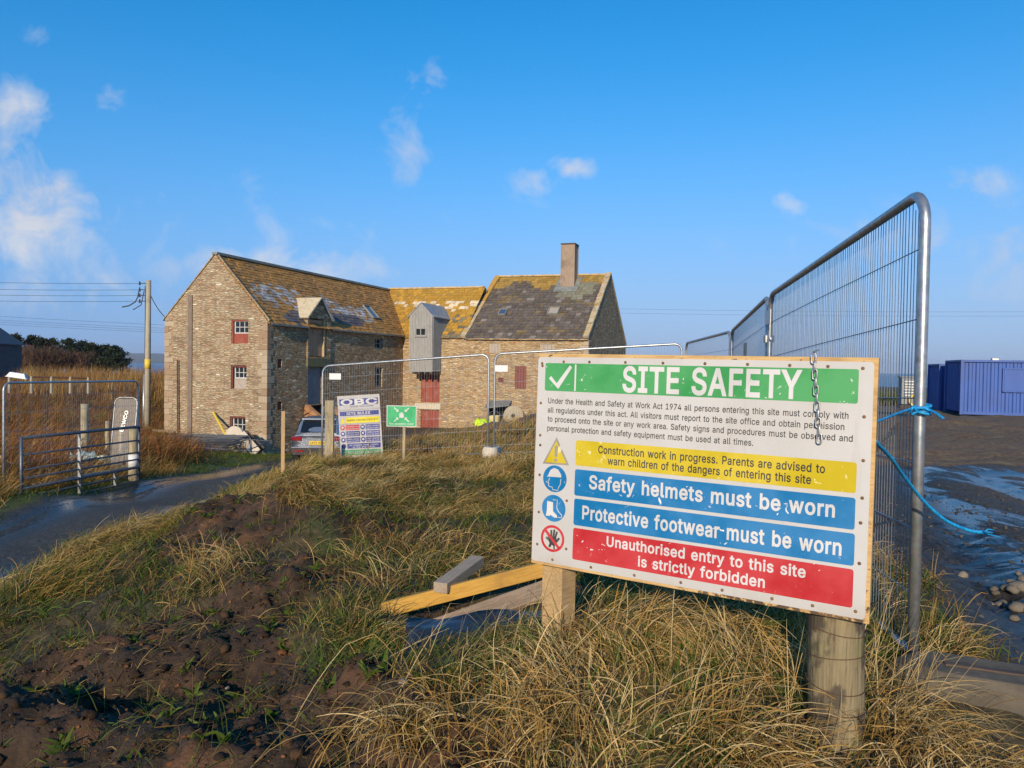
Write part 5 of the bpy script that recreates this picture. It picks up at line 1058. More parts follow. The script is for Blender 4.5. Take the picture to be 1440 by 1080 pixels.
# ------------------------------------------------------------------ mesh fence panels
def fence_panel(a, b_, h=2.0, label='', group='site fence panels of galvanised mesh', wires=66, sides=4, tagpos=None, lean=None, name='mesh_fence', hz=(.28, .56, .84, 1.12, 1.46, 1.76), rad=.021, fold=False, drop=0.0, rail=.13):
    a = Vector(a); b_ = Vector(b_); d = b_ - a; Lh = math.hypot(d.x, d.y); sl_ = d.z / Lh; root = empty(name, a, math.atan2(d.y, d.x), label=label, cat='fence panel', group=group)
    P = lambda x, z, y=0.0: Vector((x, y, z + sl_ * x))
    e = .03; r_ = .14; pts = [P(e, -drop), P(e, h * .5), P(e, h - r_)]
    for i in range(1, 7): t_ = math.pi / 2 * i / 6; pts.append(P(e + r_ - r_ * math.cos(t_), h - r_ + r_ * math.sin(t_)))
    for i in range(0, 7): t_ = math.pi / 2 * i / 6; pts.append(P(Lh - e - r_ + r_ * math.sin(t_), h - r_ + r_ * math.cos(t_)))
    pts += [P(Lh - e, h * .5), P(Lh - e, -drop)]
    m = MB(); m.tube(pts, rad, 12); m.build('frame', MAT['zinc'], root, smooth=True)
    m = MB(); m.tube([P(e, rail), P(Lh - e, rail)], rad * .75, 8); m.build('bottom_rail', MAT['zinc'], root, smooth=True)
    m = MB(); zf = [(rail, 0), (.52, 0), (.56, .02), (.60, 0), (1.38, 0), (1.42, .02), (1.46, 0), (h - .01, 0)] if fold else [(rail, 0), (h - .01, 0)]
    for i in range(1, wires):
        x = e + (Lh - 2 * e) * i / wires; wob = .004 * math.sin(i * 1.7)
        top = h - .01 if (x > .17 and x < Lh - .17) else h - .06
        m.tube([P(x + wob * (k % 2), min(z, top), y + .002) for k, (z, y) in enumerate(zf)], .0019, sides, cap=False)
    for z in hz:
        m.tube([P(e, z), P(Lh / 2, z + .003), P(Lh - e, z)], .0026, sides, cap=False)
    m.build('mesh_infill', MAT['zinc_wire'], root)
    if tagpos:
        m = MB(); m.box(P(tagpos[0], tagpos[1], -.028), (.24, .006, .12)); m.build('label_plate', MAT['white_plastic'], root)
    return root
def gp(x, y, dz=0.0): return (x, y, g1(x, y) + dz)
tops = {0: (-3.746, 14.8, -.059), 1: (-.384, 14.2, .222), 2: (3.104, 13.55, .458), 3: (2.914, 10.05, .51), 4: (2.243, 6.62, .652), 5: (1.725, 3.16, .772)}
Bp = {k: Vector((v[0], v[1], v[2] - 2.0)) for k, v in tops.items()}
def off(p, q, s, e): d = (Vector(q) - Vector(p)); n_ = d.normalized(); return Vector(p) + n_ * s, Vector(q) - n_ * e
A_, B_ = off(Bp[0], Bp[1], 0, .03)
fp0 = fence_panel(A_, B_, label='mesh fence panel behind the blue and white site rules sign', tagpos=(.30, 1.78), sides=3)
A_, B_ = off(Bp[1], Bp[2], .03, .03)
fp1 = fence_panel(A_, B_, label='mesh fence panel crossing in front of the kiln just behind the safety board', tagpos=(.16, 1.72), sides=3)
A_, B_ = off(Bp[2], Bp[3], .05, .03); fence_panel(A_, B_, label='mesh fence panel furthest along the line that runs away behind the safety board', sides=3)
A_, B_ = off(Bp[3], Bp[4], .03, .03); fp3 = fence_panel(A_, B_, label='mesh fence panel in the middle of the line that runs away behind the safety board', sides=3)
m = MB(); m.box((1.35, .03, 1.70), (.30, .006, .2)); m.build('label_plate', MAT['grey_timber'], fp3)
A_, B_ = off(Bp[4], Bp[5], .03, 0)
fpn = fence_panel(A_, B_, label='tall nearest mesh fence panel with a thick shining end post beside the safety board', wires=90, tagpos=(.08, 1.80), rad=.0225, drop=.12, rail=.03)
m = MB(); m.tube([(-.07, 0, 1.62), (.10, 0, 1.62)], .012, 8); m.box((-.02, 0, 1.62), (.10, .07, .06)); m.build('coupler', MAT['zinc'], fpn)
# feet of the fence
def foot(p, rz, name, label, mat, d=(.62, .22, .13)):
    o = bpy.data.objects.new('x', None); m = MB(); w, dpt, hh = d
    P = []
    for i in range(9): a = R(90 + 180 * i / 8); P.append((-w / 2 + dpt / 2 + dpt / 2 * math.cos(a), dpt / 2 * math.sin(a)))
    for i in range(9): a = R(-90 + 180 * i / 8); P.append((w / 2 - dpt / 2 + dpt / 2 * math.cos(a), dpt / 2 * math.sin(a)))
    k = len(P); b0 = len(m.v)
    for z, s in ((0, 1.0), (hh * .75, .97), (hh, .86)):
        for x, y in P: m.vert((x * s, y * s, z))
    for j in range(2):
        for i in range(k): m.f.append([b0 + j * k + i, b0 + j * k + (i + 1) % k, b0 + (j + 1) * k + (i + 1) % k, b0 + (j + 1) * k + i]); m.m.append(0)
    m.f.append([b0 + 2 * k + i for i in range(k)]); m.m.append(0)
    for x in (-.16, -.05, .06, .17): m.tube([(x * w / .62, 0, hh - .02), (x * w / .62, 0, hh + .006)], .027, 12, m=1)
    m.bar((-w * .33, -.02, hh + .002), (w * .3, .015, hh + .002), .035, .012, m=1)
    bpy.data.objects.remove(o)
    q = m.build(name, [mat, MAT['dark_timber']], None, bevel=.008, label=label, cat='fence foot', group='fence feet'); q.location = p; q.rotation_euler = (R(2), R(3), rz)
    return q
foot(Vector((2.12, 2.93, g1(2.12, 2.93) - .01)), R(-16), 'ballast_block', 'long grey concrete fence foot with dark slots by the shining end post', MAT['concrete'], (1.15, .26, .15))
foot(Vector((-.36, 14.15, g1(-.36, 14.15) + .02)), R(80), 'ballast_block', 'pale concrete fence foot where two panels meet left of the safety board', MAT['pale_concrete'], (.7, .3, .24))
# left of the road: the panel behind the field gate
pA = at(3, 540, 13.2); pB = at(196, 537, 16.6); zz = 1.98
fence_panel((pA.x, pA.y, pA.z - zz), (pB.x, pB.y, pB.z - zz), label='mesh fence panel standing behind the field gate beyond the road', sides=3)
# leaning spare panel with lettering
pA = at(151, 660, 17.0); pB = at(184, 655, 17.3)
lp = fence_panel((0, 0, 0), (.56, .02, 0), h=1.8, rad=.010, label='narrow mesh panel with white lettering leaning by the gate post', group='spare fence panels', wires=12, sides=3, fold=False, name='spare_fence')
lp.location = (pA.x, pA.y, g1(pA.x, pA.y) + .02); lp.rotation_euler = (R(-10), R(0), R(4))
m = MB(); add_text(m, 'BEWCO', -.24, .24, -.035, .075, Matrix.Translation((.28, -.02, 1.25)) @ Matrix.Rotation(R(90), 4, 'X') @ Matrix.Rotation(R(80), 4, 'Z'), 0, .0); m.build('lettering', MAT['p_grey'] if False else MAT['zinc'], lp)
t = MT('debris_netting'); tr = t.N.new('ShaderNodeBsdfTransparent'); mx_ = t.N.new('ShaderNodeMixShader'); mx_.inputs[0].default_value = .30; t.lk((.70, .64, .55), t.b.inputs['Base Color']); t.b.inputs['Roughness'].default_value = .8
t.L.new(tr.outputs[0], mx_.inputs[1]); t.L.new(t.b.outputs[0], mx_.inputs[2]); t.L.new(mx_.outputs[0], t.N['Material Output'].inputs[0]); MAT['netting'] = t.mat
m = MB(); m.poly([(.04, .012, .15), (.52, .012, .15), (.52, .012, 1.77), (.04, .012, 1.77)]); m.build('netting', MAT['netting'], lp)

# ------------------------------------------------------------------ field gate, posts, rails
gl0, gl1 = at(30, 616, 12.7), at(30, 712, 12.7); gr0, gr1 = at(195.5, 600, 16.0), at(195.5, 676, 16.0)
gate = empty('field_gate', gl1, 0, label='galvanised seven bar field gate beside the road', cat='gate')
for p, q in ((gl0, gl1), (gr0, gr1)):
    m = MB(); m.tube([p - gl1 + Vector((0, 0, .02)), q - gl1], .028, 8); m.build('stile', MAT['gate_steel'], gate, smooth=True)
for k, fr_ in enumerate((0, .25, .47, .60, .745, .87, 1.0)):
    m = MB(); m.tube([gl0.lerp(gl1, fr_) - gl1, gr0.lerp(gr1, fr_) - gl1], .030 if k in (0, 4) else .018, 8); m.build('bar', MAT['gate_steel'], gate, smooth=True)
for s, f0, f1, f2 in ((.44, 0, 1, 0), (.76, .745, 1, 0)):
    m = MB(); p0 = gl0.lerp(gl1, f0).lerp(gr0.lerp(gr1, f0), s); p1 = gl0.lerp(gl1, f1).lerp(gr0.lerp(gr1, f1), s); m.bar(p0 - gl1 + Vector((0, -.02, 0)), p1 - gl1 + Vector((0, -.02, 0)), .05, .012, upv=(0, 1, 0)); m.build('brace', MAT['zinc'], gate)
def post(px, ytop, ybot, Y, r_, label, name='fence_post', square=False, mat='old_post', tilt=(0, 0), group='weathered wooden fence posts', extra=None, rz=0.3):
    p1 = at(px, ybot, Y); p0 = at(px, ytop, Y); zg = min(p1.z, g1(p1.x, p1.y)) - .15; hh = p0.z - zg
    m = MB(); k = 7; n = 4 if square else 14
    if square: m.box((0, 0, hh / 2), (r_ * 2, r_ * 2, hh), Matrix.Rotation(rz, 3, 'Z'))
    else:
        m.tube([(.006 * math.sin(i * 2.1), .006 * math.cos(i * 1.3), hh * i / k) for i in range(k + 1)], [r_ * (1.06 - .10 * i / k + .02 * math.sin(i * 3)) for i in range(k + 1)], n)
    o = m.build(name, MAT[mat], None, smooth=not square, bevel=.004 if square else 0, label=label, cat='post', group=group); o.location = (p1.x, p1.y, zg); o.rotation_euler = (tilt[0], tilt[1], 0)
    return o
gpst = post(187, 603, 678, 16.2, .095, 'round gate post wrapped with a white band at the hinge end of the field gate')
m = MB(); h0 = at(187, 650, 16.2).z - gpst.location.z; m.tube([(0, 0, h0 - .13), (0, 0, h0 + .17)], .103, 16); m.build('white_band', MAT['white_plastic'], gpst, smooth=True)
post(119, 568, 648, 20.0, .10, 'stout round fence post in the red field behind the gate')
post(151, 592, 655, 19.5, .06, 'slim round fence post in shade left of the leaning panel')
post(170, 600, 660, 19.0, .05, 'thin fence post seen through the leaning panel')
post(1.5, 640, 690, 15.0, .06, 'short bright broken post at the left end of the gate', mat='fresh_timber')
post(397.5, 578, 676, 12.6, .030, 'slim pale sawn stake on the grassy road verge', name='stake', square=True, mat='fresh_timber', group=None)
post(463, 563, 664, 15.6, .085, 'square weathered post behind the left end of the mesh fence', name='wooden_post', square=True, group=None, rz=.1)
post(1276, 0, 0, 1, .05, '') if False else None
# old rail with short posts across the field
rf = empty('rail_fence', at(15, 545, 42), 0, label='low rusty rail on short pale posts across the red field', cat='rail fence')
m = MB(); q0, q1 = at(10, 530, 42) - rf.location, at(127, 532, 44) - rf.location; m.tube([q0, (q0 + q1) / 2 + Vector((0, 0, .02)), q1], .05, 6); m.build('rail', MAT['rust'], rf)
for px in (13, 43, 71, 98, 124):
    m = MB(); s = (px - 10) / 117; q = q0.lerp(q1, s); m.tube([q + Vector((0, 0, -.9)), q + Vector((0, 0, .06))], .075, 7); m.build('post', MAT['pole_wood'], rf)
tr_ = empty('trough', at(25, 531, 40), R(10), label='pale upturned trough lying on the rusty rail at the field edge', cat='trough')
m = MB(); m.box((0, 0, .12), (1.0, .4, .26), Matrix.Rotation(R(8), 3, 'Y'), taper=.72); m.box((0, 0, .0), (1.06, .46, .05), Matrix.Rotation(R(8), 3, 'Y')); m.build('shell', MAT['white_plastic'], tr_, bevel=.03)
# crumpled plastic by the gate
def sheet_obj(name, c, w, d, amp, mat, label, cat, rz=0, seed=1, n=14, thick=.004, fold=.0):
    V = []; 
    for j in range(n):
        for i in range(n):
            u, v = i / (n - 1) - .5, j / (n - 1) - .5
            V.append((u * w + .1 * w * nz1(u * 3, v * 3, seed + 5), v * d, amp * (.5 + 1.6 * nz1(u * 3.5 + seed, v * 3.5, seed)) + fold * u * u))
    ii = (np.arange(n - 1)[:, None] * n + np.arange(n - 1)[None]).ravel()
    o = np_mesh(name, np.array(V), np.c_[ii, ii + 1, ii + 1 + n, ii + n], mat, smooth=True, label=label, cat=cat)
    so_ = o.modifiers.new('thickness', 'SOLIDIFY'); so_.thickness = thick; o.location = c; o.rotation_euler = (0, 0, rz); return o
q = at(132, 655, 17.5); sheet_obj('plastic_sheet', (q.x, q.y, g1(q.x, q.y) + .12), .9, .6, .45, weathered('pale_green_plastic', (.6, .68, .62), (.42, .58, .5), 5, rough=(.3, .5)), 'crumpled white and green plastic sheet behind the gate bars', 'plastic sheet', .3, 3)
q0, q1 = at(158, 664, 16.6), at(165, 652, 16.8); m = MB(); m.bar((0, 0, 0), q1 - q0 + Vector((.0, .25, 0)), .05, .03); o = m.build('timber_offcut', MAT['fresh_timber'], None, label='short pale wooden offcut propped behind the gate bars', cat='timber offcut'); o.location = q0

# ------------------------------------------------------------------ site rules sign and assembly point sign
def sign_frame(c0, c1, c3, w, h):
    """frame on the lower-left corner from three corners in the picture plane"""
    x = (Vector(c1) - Vector(c0)).normalized(); y = (Vector(c0) - Vector(c3)); y = (y - x * y.dot(x)).normalized(); m = Matrix((x, y, x.cross(y))).transposed().to_4x4(); m.translation = Vector(c0) - y * h; return m
def onpanel(px, py, d_=.06):
    n_ = Vector((.55, 3.38, 0)); n_.normalize(); n_ = Vector((.1757, .9844, 0)); c = Vector((Bp[0].x, Bp[0].y, 0)) + n_ * d_
    dd_ = fw + rt * ((px - CX) / F) - up * ((py - CY) / F); return dd_ * (c.dot(n_) / dd_.dot(n_))
c0, c1, c3 = onpanel(474.2, 557.2), onpanel(533.5, 553.8), onpanel(480, 644); SW, SH = (c1 - c0).length, (c3 - c0).length
SM = sign_frame(c0, c1, c3, SW, SH)
rules = bpy.data.objects.new('site_rules_sign', None); COL.objects.link(rules); rules.matrix_world = SM
tag(rules, 'white and blue site rules sign hung crooked on the mesh fence', 'sign')
for k_, c_ in (('navy', (.035, .045, .22)), ('s_red', (.5, .03, .03)), ('s_yellow', (.68, .56, .0)), ('s_green', (.06, .27, .12))): MAT[k_] = printed('sign_' + k_, c_, amt=.4)
m = MB(); m.box((SW / 2, SH / 2, 0), (SW, SH, .006)); m.build('panel', MAT['sheet'], rules)
k1, k2 = .0050, .0075
def U(x, y): return (x * SW, (1 - y) * SH)       # fractions from the top-left corner
def rect(mb, x0, y0, x1, y1, lift=k1, m=0):
    a, b_ = U(x0, y0), U(x1, y1); flat(mb, [(a[0], b_[1]), (b_[0], b_[1]), (b_[0], a[1]), (a[0], a[1])], I4, lift, m)
def stext(par, mat, rows, bold=.01):
    for (tx, x0, x1, yb_, cap) in rows:
        mb = MB(); add_text(mb, tx, x0 * SW, x1 * SW, (1 - yb_) * SH, cap * SH, I4, k2, bold); mb.build('lettering', MAT[mat], par)
m = MB(); rect(m, .04, .055, .96, .155); lg = m.build('logo_band', MAT['navy'], rules)
stext(lg, 'p_white', [('OBC', .075, .945, .150, .088)], .03)
stext(rules, 'navy', [('CONSTRUCTION', .30, .84, .19, .018)])
m = MB(); rect(m, .04, .255, .96, .325); tb_ = m.build('title_band', MAT['navy'], rules); stext(tb_, 'p_white', [('SITE RULES', .20, .76, .312, .042)], .02)
m = MB(); rect(m, .17, .355, .96, .445); wb_ = m.build('warning_band', MAT['s_yellow'], rules); stext(wb_, 'p_black', [('DANGER CONSTRUCTION SITE', .20, .93, .415, .03)])
m = MB(); flat(m, [U(.04, .445), U(.15, .445), U(.095, .36)], I4, k1); m.build('warning_triangle', MAT['s_yellow'], rules)
for r_i, y in enumerate((.475, .575, .675)):
    for c_i, (x0, x1, xi) in enumerate(((.16, .485, .085), (.63, .96, .56))):
        red = r_i == 0 and c_i == 0
        m = MB(); rect(m, x0, y, x1, y + .082); bd = m.build('rule_band', MAT['s_red'] if red else MAT['navy'], rules)
        stext(bd, 'p_white', [(('Strictly no', 'Safety helmets', 'Hearing', 'Safety boots', 'Safety gloves', 'High visibility')[r_i * 2 + c_i], x0 + .02, x1 - .02, y + .036, .02), (('admittance', 'must be worn', 'protection', 'must be worn', 'must be worn', 'must be worn')[r_i * 2 + c_i], x0 + .02, x1 - .02, y + .070, .02)])
        m = MB(); cx_, cy_ = U(xi, y + .04); flat(m, circ(cx_, cy_, .055 * SW, 18), I4, k1); sy = m.build('rule_symbol', MAT['s_red'] if red else MAT['navy'], rules)
        m = MB(); flat(m, circ(cx_, cy_ + .004, .026 * SW, 10), I4, k2); m.build('symbol_mark', MAT['p_white'], sy)
m = MB(); rect(m, .17, .775, .96, .855); bd = m.build('rule_band', MAT['navy'], rules); stext(bd, 'p_white', [('All visitors must report', .22, .90, .812, .022), ('to the site office', .30, .82, .845, .022)])
m = MB(); cx_, cy_ = U(.09, .815); flat(m, circ(cx_, cy_, .055 * SW, 18), I4, k1); m.build('rule_symbol', MAT['navy'], rules)
m = MB(); rect(m, .04, .875, .96, .965); bd = m.build('first_aid_band', MAT['s_green'], rules); stext(bd, 'p_white', [('First aid box Check First', .18, .92, .938, .034)])

p0 = at(544, 570, 13.6); p1 = at(586.3, 570.2, 13.6); gw = p1.x - p0.x; gh = gw * .70
asm = empty('assembly_sign', (p0.x, p0.y, p0.z - gh), R(-3), label='green fire assembly point sign on a thin wooden post in the grass', cat='sign')
MAT['a_green'] = printed('assembly_green', (0.0, 0.32, 0.10), amt=.15)
m = MB(); m.box((gw / 2, 0, gh / 2), (gw, .012, gh)); m.build('panel', MAT['p_white'], asm)
AF = Matrix.Translation((0, -.0062, 0)) @ Matrix.Rotation(R(90), 4, 'X')
m = MB(); flat(m, [(.012, .012), (gw - .012, .012), (gw - .012, gh - .012), (.012, gh - .012)], AF, .0015); gf = m.build('green_field', MAT['a_green'], asm)
m = MB(); cx_, cy_ = gw / 2, gh * .57
def arrow(dx, dy):
    q = Vector((dx, dy)).normalized(); s = Vector((-q.y, q.x)); tip = Vector((cx_, cy_)) + Vector((dx, dy)) * .42; e_ = Vector((cx_, cy_)) + Vector((dx, dy))
    flat(m, [tip + q * .02 + s * .009, tip + q * .02 - s * .009, e_ - s * .009, e_ + s * .009], AF, .003)
    flat(m, [tip, tip + q * .035 + s * .034, tip + q * .035 - s * .034], AF, .0033)
for sx in (-1, 1):
    for sy_ in (-1, 1): arrow(sx * .135, sy_ * .125)
m.build('arrow', MAT['p_white'], gf)
m = MB()
for dx, hh, r_ in ((-.024, .055, .011), (.024, .055, .011), (0, .068, .012)):
    flat(m, circ(cx_ + dx, cy_ - .045 + hh + .015, r_, 10), AF, .0042 + dx * .01); flat(m, rrect(cx_ + dx - .016, cy_ - .055, cx_ + dx + .016, cy_ - .045 + hh, .008), AF, .0036 + dx * .01)
m.build('group_symbol', MAT['p_white'], gf)
m = MB(); add_text(m, 'Fire assembly point', .05, gw - .05, .035, .034, AF, .003, .012); m.build('lettering', MAT['p_white'], gf)
m = MB(); hb_ = gh + .05; zb = g1(p0.x + gw * .58, p0.y) - asm.location.z - .2
m.bar((gw * .58, .035, zb), (gw * .58, .035, hb_), .05, .045, upv=(0, 1, 0)); m.build('post', MAT['old_post'], asm)

# ------------------------------------------------------------------ timbers and sheet by the sign
def plank(p, q, w, h, mat, label, name='timber', tw=0.0, cat='timber'):
    p = Vector(p); q = Vector(q); d = q - p; o = MB().box((d.length / 2, 0, 0), (d.length, w, h)).build(name, mat, None, bevel=.004, label=label, cat=cat)
    x = d.normalized(); y = Vector((0, 0, 1)).cross(x).normalized(); z = x.cross(y); o.matrix_world = Matrix.Translation(p) @ Matrix((x, y, z)).transposed().to_4x4() @ Matrix.Rotation(tw, 4, 'X'); return o
plank(at(538, 858, 4.15), at(800, 791, 4.25), .045, .082, MAT['yellow_timber'], 'long yellow stained timber beam sloping from the grass up to the safety board', tw=R(-6))
plank(at(619, 827, 4.14), at(672, 788, 4.62), .085, .06, MAT['grey_timber'], 'short square grey timber block lying across the yellow beam')
plank(at(612, 884, 3.95), at(770, 828, 4.05), .11, .03, wood('dark_plank', (.2, .14, .09), (.3, .22, .15), (1.2, 16, 16), 6), 'weathered broad plank under the yellow beam', tw=R(35))  # plank wood darker than the other grey timbers
plank(at(585, 903, 3.62), at(660, 897, 3.66), .06, .03, wood('red_brown_board', (.3, .12, .06), (.4, .18, .09), (1.2, 16, 16)), 'reddish board edge showing under the black sheet')
q = at(690, 889, 3.58); o = sheet_obj('black_sheet', (q.x, q.y, q.z - .0), .80, .34, .05, MAT['black_plastic'], 'glossy black plastic sheet lying in the straw below the timbers', 'plastic sheet', R(8), 8, n=12, thick=.012, fold=-.10); o.rotation_euler = (R(9), R(-3), R(4))

# ------------------------------------------------------------------ blue ropes on the fence
def rope(name, pts, rad, label, frays=None, knots=None):
    """twisted three-strand rope along a smooth path"""
    root = empty(name, pts[0], 0, label=label, cat='rope'); P = [Vector(p) - Vector(pts[0]) for p in pts]; S = []
    for i in range(len(P) - 1):
        a, b_, c, d = P[max(0, i - 1)], P[i], P[i + 1], P[min(len(P) - 1, i + 2)]
        for k in range(14):
            u = k / 14; S.append(.5 * ((2 * b_) + (c - a) * u + (2 * a - 5 * b_ + 4 * c - d) * u * u + (3 * b_ - 3 * c + d - a) * u ** 3))
    S.append(P[-1]); 
    for s in range(3):
        T = []; L_ = 0
        for i, p in enumerate(S):
            if i: L_ += (S[i] - S[i - 1]).length
            t_ = (S[min(i + 1, len(S) - 1)] - S[max(i - 1, 0)]).normalized(); a = t_.cross(Vector((.3, .9, .2))).normalized(); b_ = t_.cross(a); an = L_ * 95 + s * 2.094
            T.append(p + (a * math.cos(an) + b_ * math.sin(an)) * rad * .55)
        m = MB(); m.tube(T, rad * .62, 6); m.build('strand', MAT['blue_rope'], root, smooth=True)
    for f in frays or []:
        m = MB(); m.tube([Vector(p) - Vector(pts[0]) for p in f], rad * .45, 5); m.build('frayed_end', MAT['blue_rope'], root, smooth=True)
    return root, Vector(pts[0])
px5 = Vector((1.745, 3.16, 0)); pp = at(1298, 577, 3.13)
r1, o1 = rope('blue_rope', [at(1228, 595, 2.52), at(1255, 584, 2.85), at(1282, 575, 3.10), at(1296, 574, 3.125), at(1308, 577, 3.12), at(1318, 582, 3.08), at(1327, 589, 3.05)], .005, 'blue rope knotted round the shining fence post and tied back to the safety board')
m = MB(); c = at(1297, 576, 3.17) - o1
for dz in (-.012, 0, .014): m.tube([c + Vector((math.cos(2 * math.pi * j / 18) * .031, math.sin(2 * math.pi * j / 18) * .031, dz + .006 * math.sin(2 * math.pi * j / 18 + dz * 80))) for j in range(18)], .0065, 6, closed=True)
m.tube([at(1278, 580, 3.1) - o1, at(1284, 572, 3.09) - o1, at(1290, 578, 3.1) - o1, at(1282, 583, 3.1) - o1], .007, 6); m.build('knot', MAT['blue_rope'], r1, smooth=True)
rope('blue_rope', [at(1230, 620, 2.50), at(1252, 643, 2.7), at(1275, 675, 2.9), at(1300, 706, 3.02), at(1330, 732, 3.08), at(1362, 746, 3.12), at(1384, 749, 3.14)], .0068, 'long blue rope hanging loose from the safety board with a frayed end',
     frays=[[at(1382, 749, 3.14), at(1390, 744, 3.13), at(1399, 746, 3.15)], [at(1382, 749, 3.14), at(1392, 752, 3.16), at(1406, 755, 3.16)], [at(1380, 748, 3.14), at(1388, 748, 3.1), at(1396, 749, 3.1)]])

# ------------------------------------------------------------------ utility pole, wires, far shed
pb = at(207.3, 614, 38); ptop = at(210.3, 394, 38)
pole = empty('utility_pole', (pb.x, pb.y, pb.z), 0, label='tall wooden utility pole with a yellow warning plate beside the mill gable', cat='utility pole')
hp_ = ptop.z - pb.z
m = MB(); m.tube([(0, 0, -.4), (.0, 0, hp_ * .5), (.03, 0, hp_)], [.15, .135, .115], 14); m.build('shaft', MAT['pole_wood'], pole, smooth=True)
m = MB(); m.tube([(-.19, -.03, -.3), (-.17, -.03, hp_ * .40)], .055, 8); m.build('cable_guard', MAT['zinc'], pole, smooth=True)
m = MB(); m.tube([(-.13, -.05, hp_ * .40), (-.10, -.06, hp_ * .8), (-.12, -.05, hp_ - .3)], .025, 6); m.build('dark_strip', MAT['cable_black'], pole)  # thin dark line running up the shaft
zy = at(208, 512, 38).z - pb.z
m = MB(); m.tube([(0, 0, zy - .24), (.0, 0, zy + .24)], .150, 14); m.build('warning_plate', MAT['yellow_paint'], pole, smooth=True)
wy = [398.5, 407.5, 415.5, 423.5]; wl = [390, 401, 409, 418]
for k, (a, b_) in enumerate(zip(wy, wl)):
    z0 = at(203, a, 38).z - pb.z
    m = MB(); m.tube([(-.05, 0, z0), (-.42, 0, z0)], .022, 6); m.tube([(-.42, 0, z0 - .09), (-.42, 0, z0 + .09)], [.05, .035], 8); m.build('insulator', MAT['cable_black'], pole)
m = MB(); q0 = hp_ - .35; m.tube([(-.42, 0, q0), (-.5, -.03, q0 - .5), (-.62, -.03, q0 - .75), (-.95, -.02, q0 - .95), (-1.3, 0, q0 - 1.02)], .03, 6); m.tube([(-.2, 0, q0 - .2), (-.35, 0, q0 - .9), (-.75, 0, q0 - 1.15)], .025, 6); m.build('jumper_cable', MAT['cable_black'], pole)
names = ('topmost', 'second from the top', 'third from the top', 'lowest')
def cable(p, q, sag, rad, label, grp):
    p = Vector(p); q = Vector(q); m = MB(); m.tube([p.lerp(q, i / 24) - Vector((0, 0, sag * 4 * (i / 24) * (1 - i / 24))) for i in range(25)], rad, 5)
    return m.build('power_line', MAT['cable_black'], None, label=label, cat='power line', group=grp)
for k in range(4):
    cable(at(204, wy[k], 38), at(-420, wl[k] - 13, 40),   .25, .009, 'overhead wire running left from the pole head, %s of four' % names[k], 'overhead wires from the pole head')
for k, (a, b_) in enumerate(((440, 455), (446, 459), (449, 462), (452, 465))):
    cable(at(-200, a - 9, 75), at(420, b_ + 9, 72), .25, .011, 'faint distant wire passing behind the pole, %s of four' % names[k], 'faint distant wires')
cable(at(212, 416, 38), at(233.5, 447, 36.9), .12, .02, 'short slack wire from the pole to the corner of the gable', None)
for k, y in enumerate((431, 437)): cable(at(860, y + 3, 130), at(1640, y + 6, 125), .35, .014, 'faint wire low in the sky right of the mill, %s of two' % ('upper', 'lower')[k], 'faint wires right of the mill')

shed = empty('shed', (at(-84, 527, 75).x, 75, -3.0), R(4), label='dark shed with a sloping roof at the left edge before the trees', cat='shed')
MAT['shed_wall'] = weathered('shed_wall', (.05, .055, .065), (.085, .09, .10), 3, rough=(.7, .9)); MAT['shed_roof'] = weathered('shed_roof', (.045, .055, .075), (.075, .085, .11), 3, rough=(.6, .8))
m = MB(); m.prism([(-3.0, 0), (2.8, 0), (2.8, 4.6), (-.1, 6.6), (-3.0, 4.6)], 9.0, Matrix.Rotation(R(90), 4, 'X') @ Matrix.Scale(-1, 4, (0, 0, 1))); m.build('wall', MAT['shed_wall'], shed)
for s in (-1, 1):
    m = MB(); P = [Vector((-.1, -.2, 6.72)), Vector((-.1, 9.2, 6.72)), Vector((s * 3.15 - .1, 9.2, 4.55)), Vector((s * 3.15 - .1, -.2, 4.55))]; d = Vector((0, 0, -.1))
    m.poly(P); m.poly([p + d for p in P][::-1])
    for i in range(4): m.poly([P[i], P[(i + 1) % 4], P[(i + 1) % 4] + d, P[i] + d])
    m.build('roof', MAT['shed_roof'], shed)

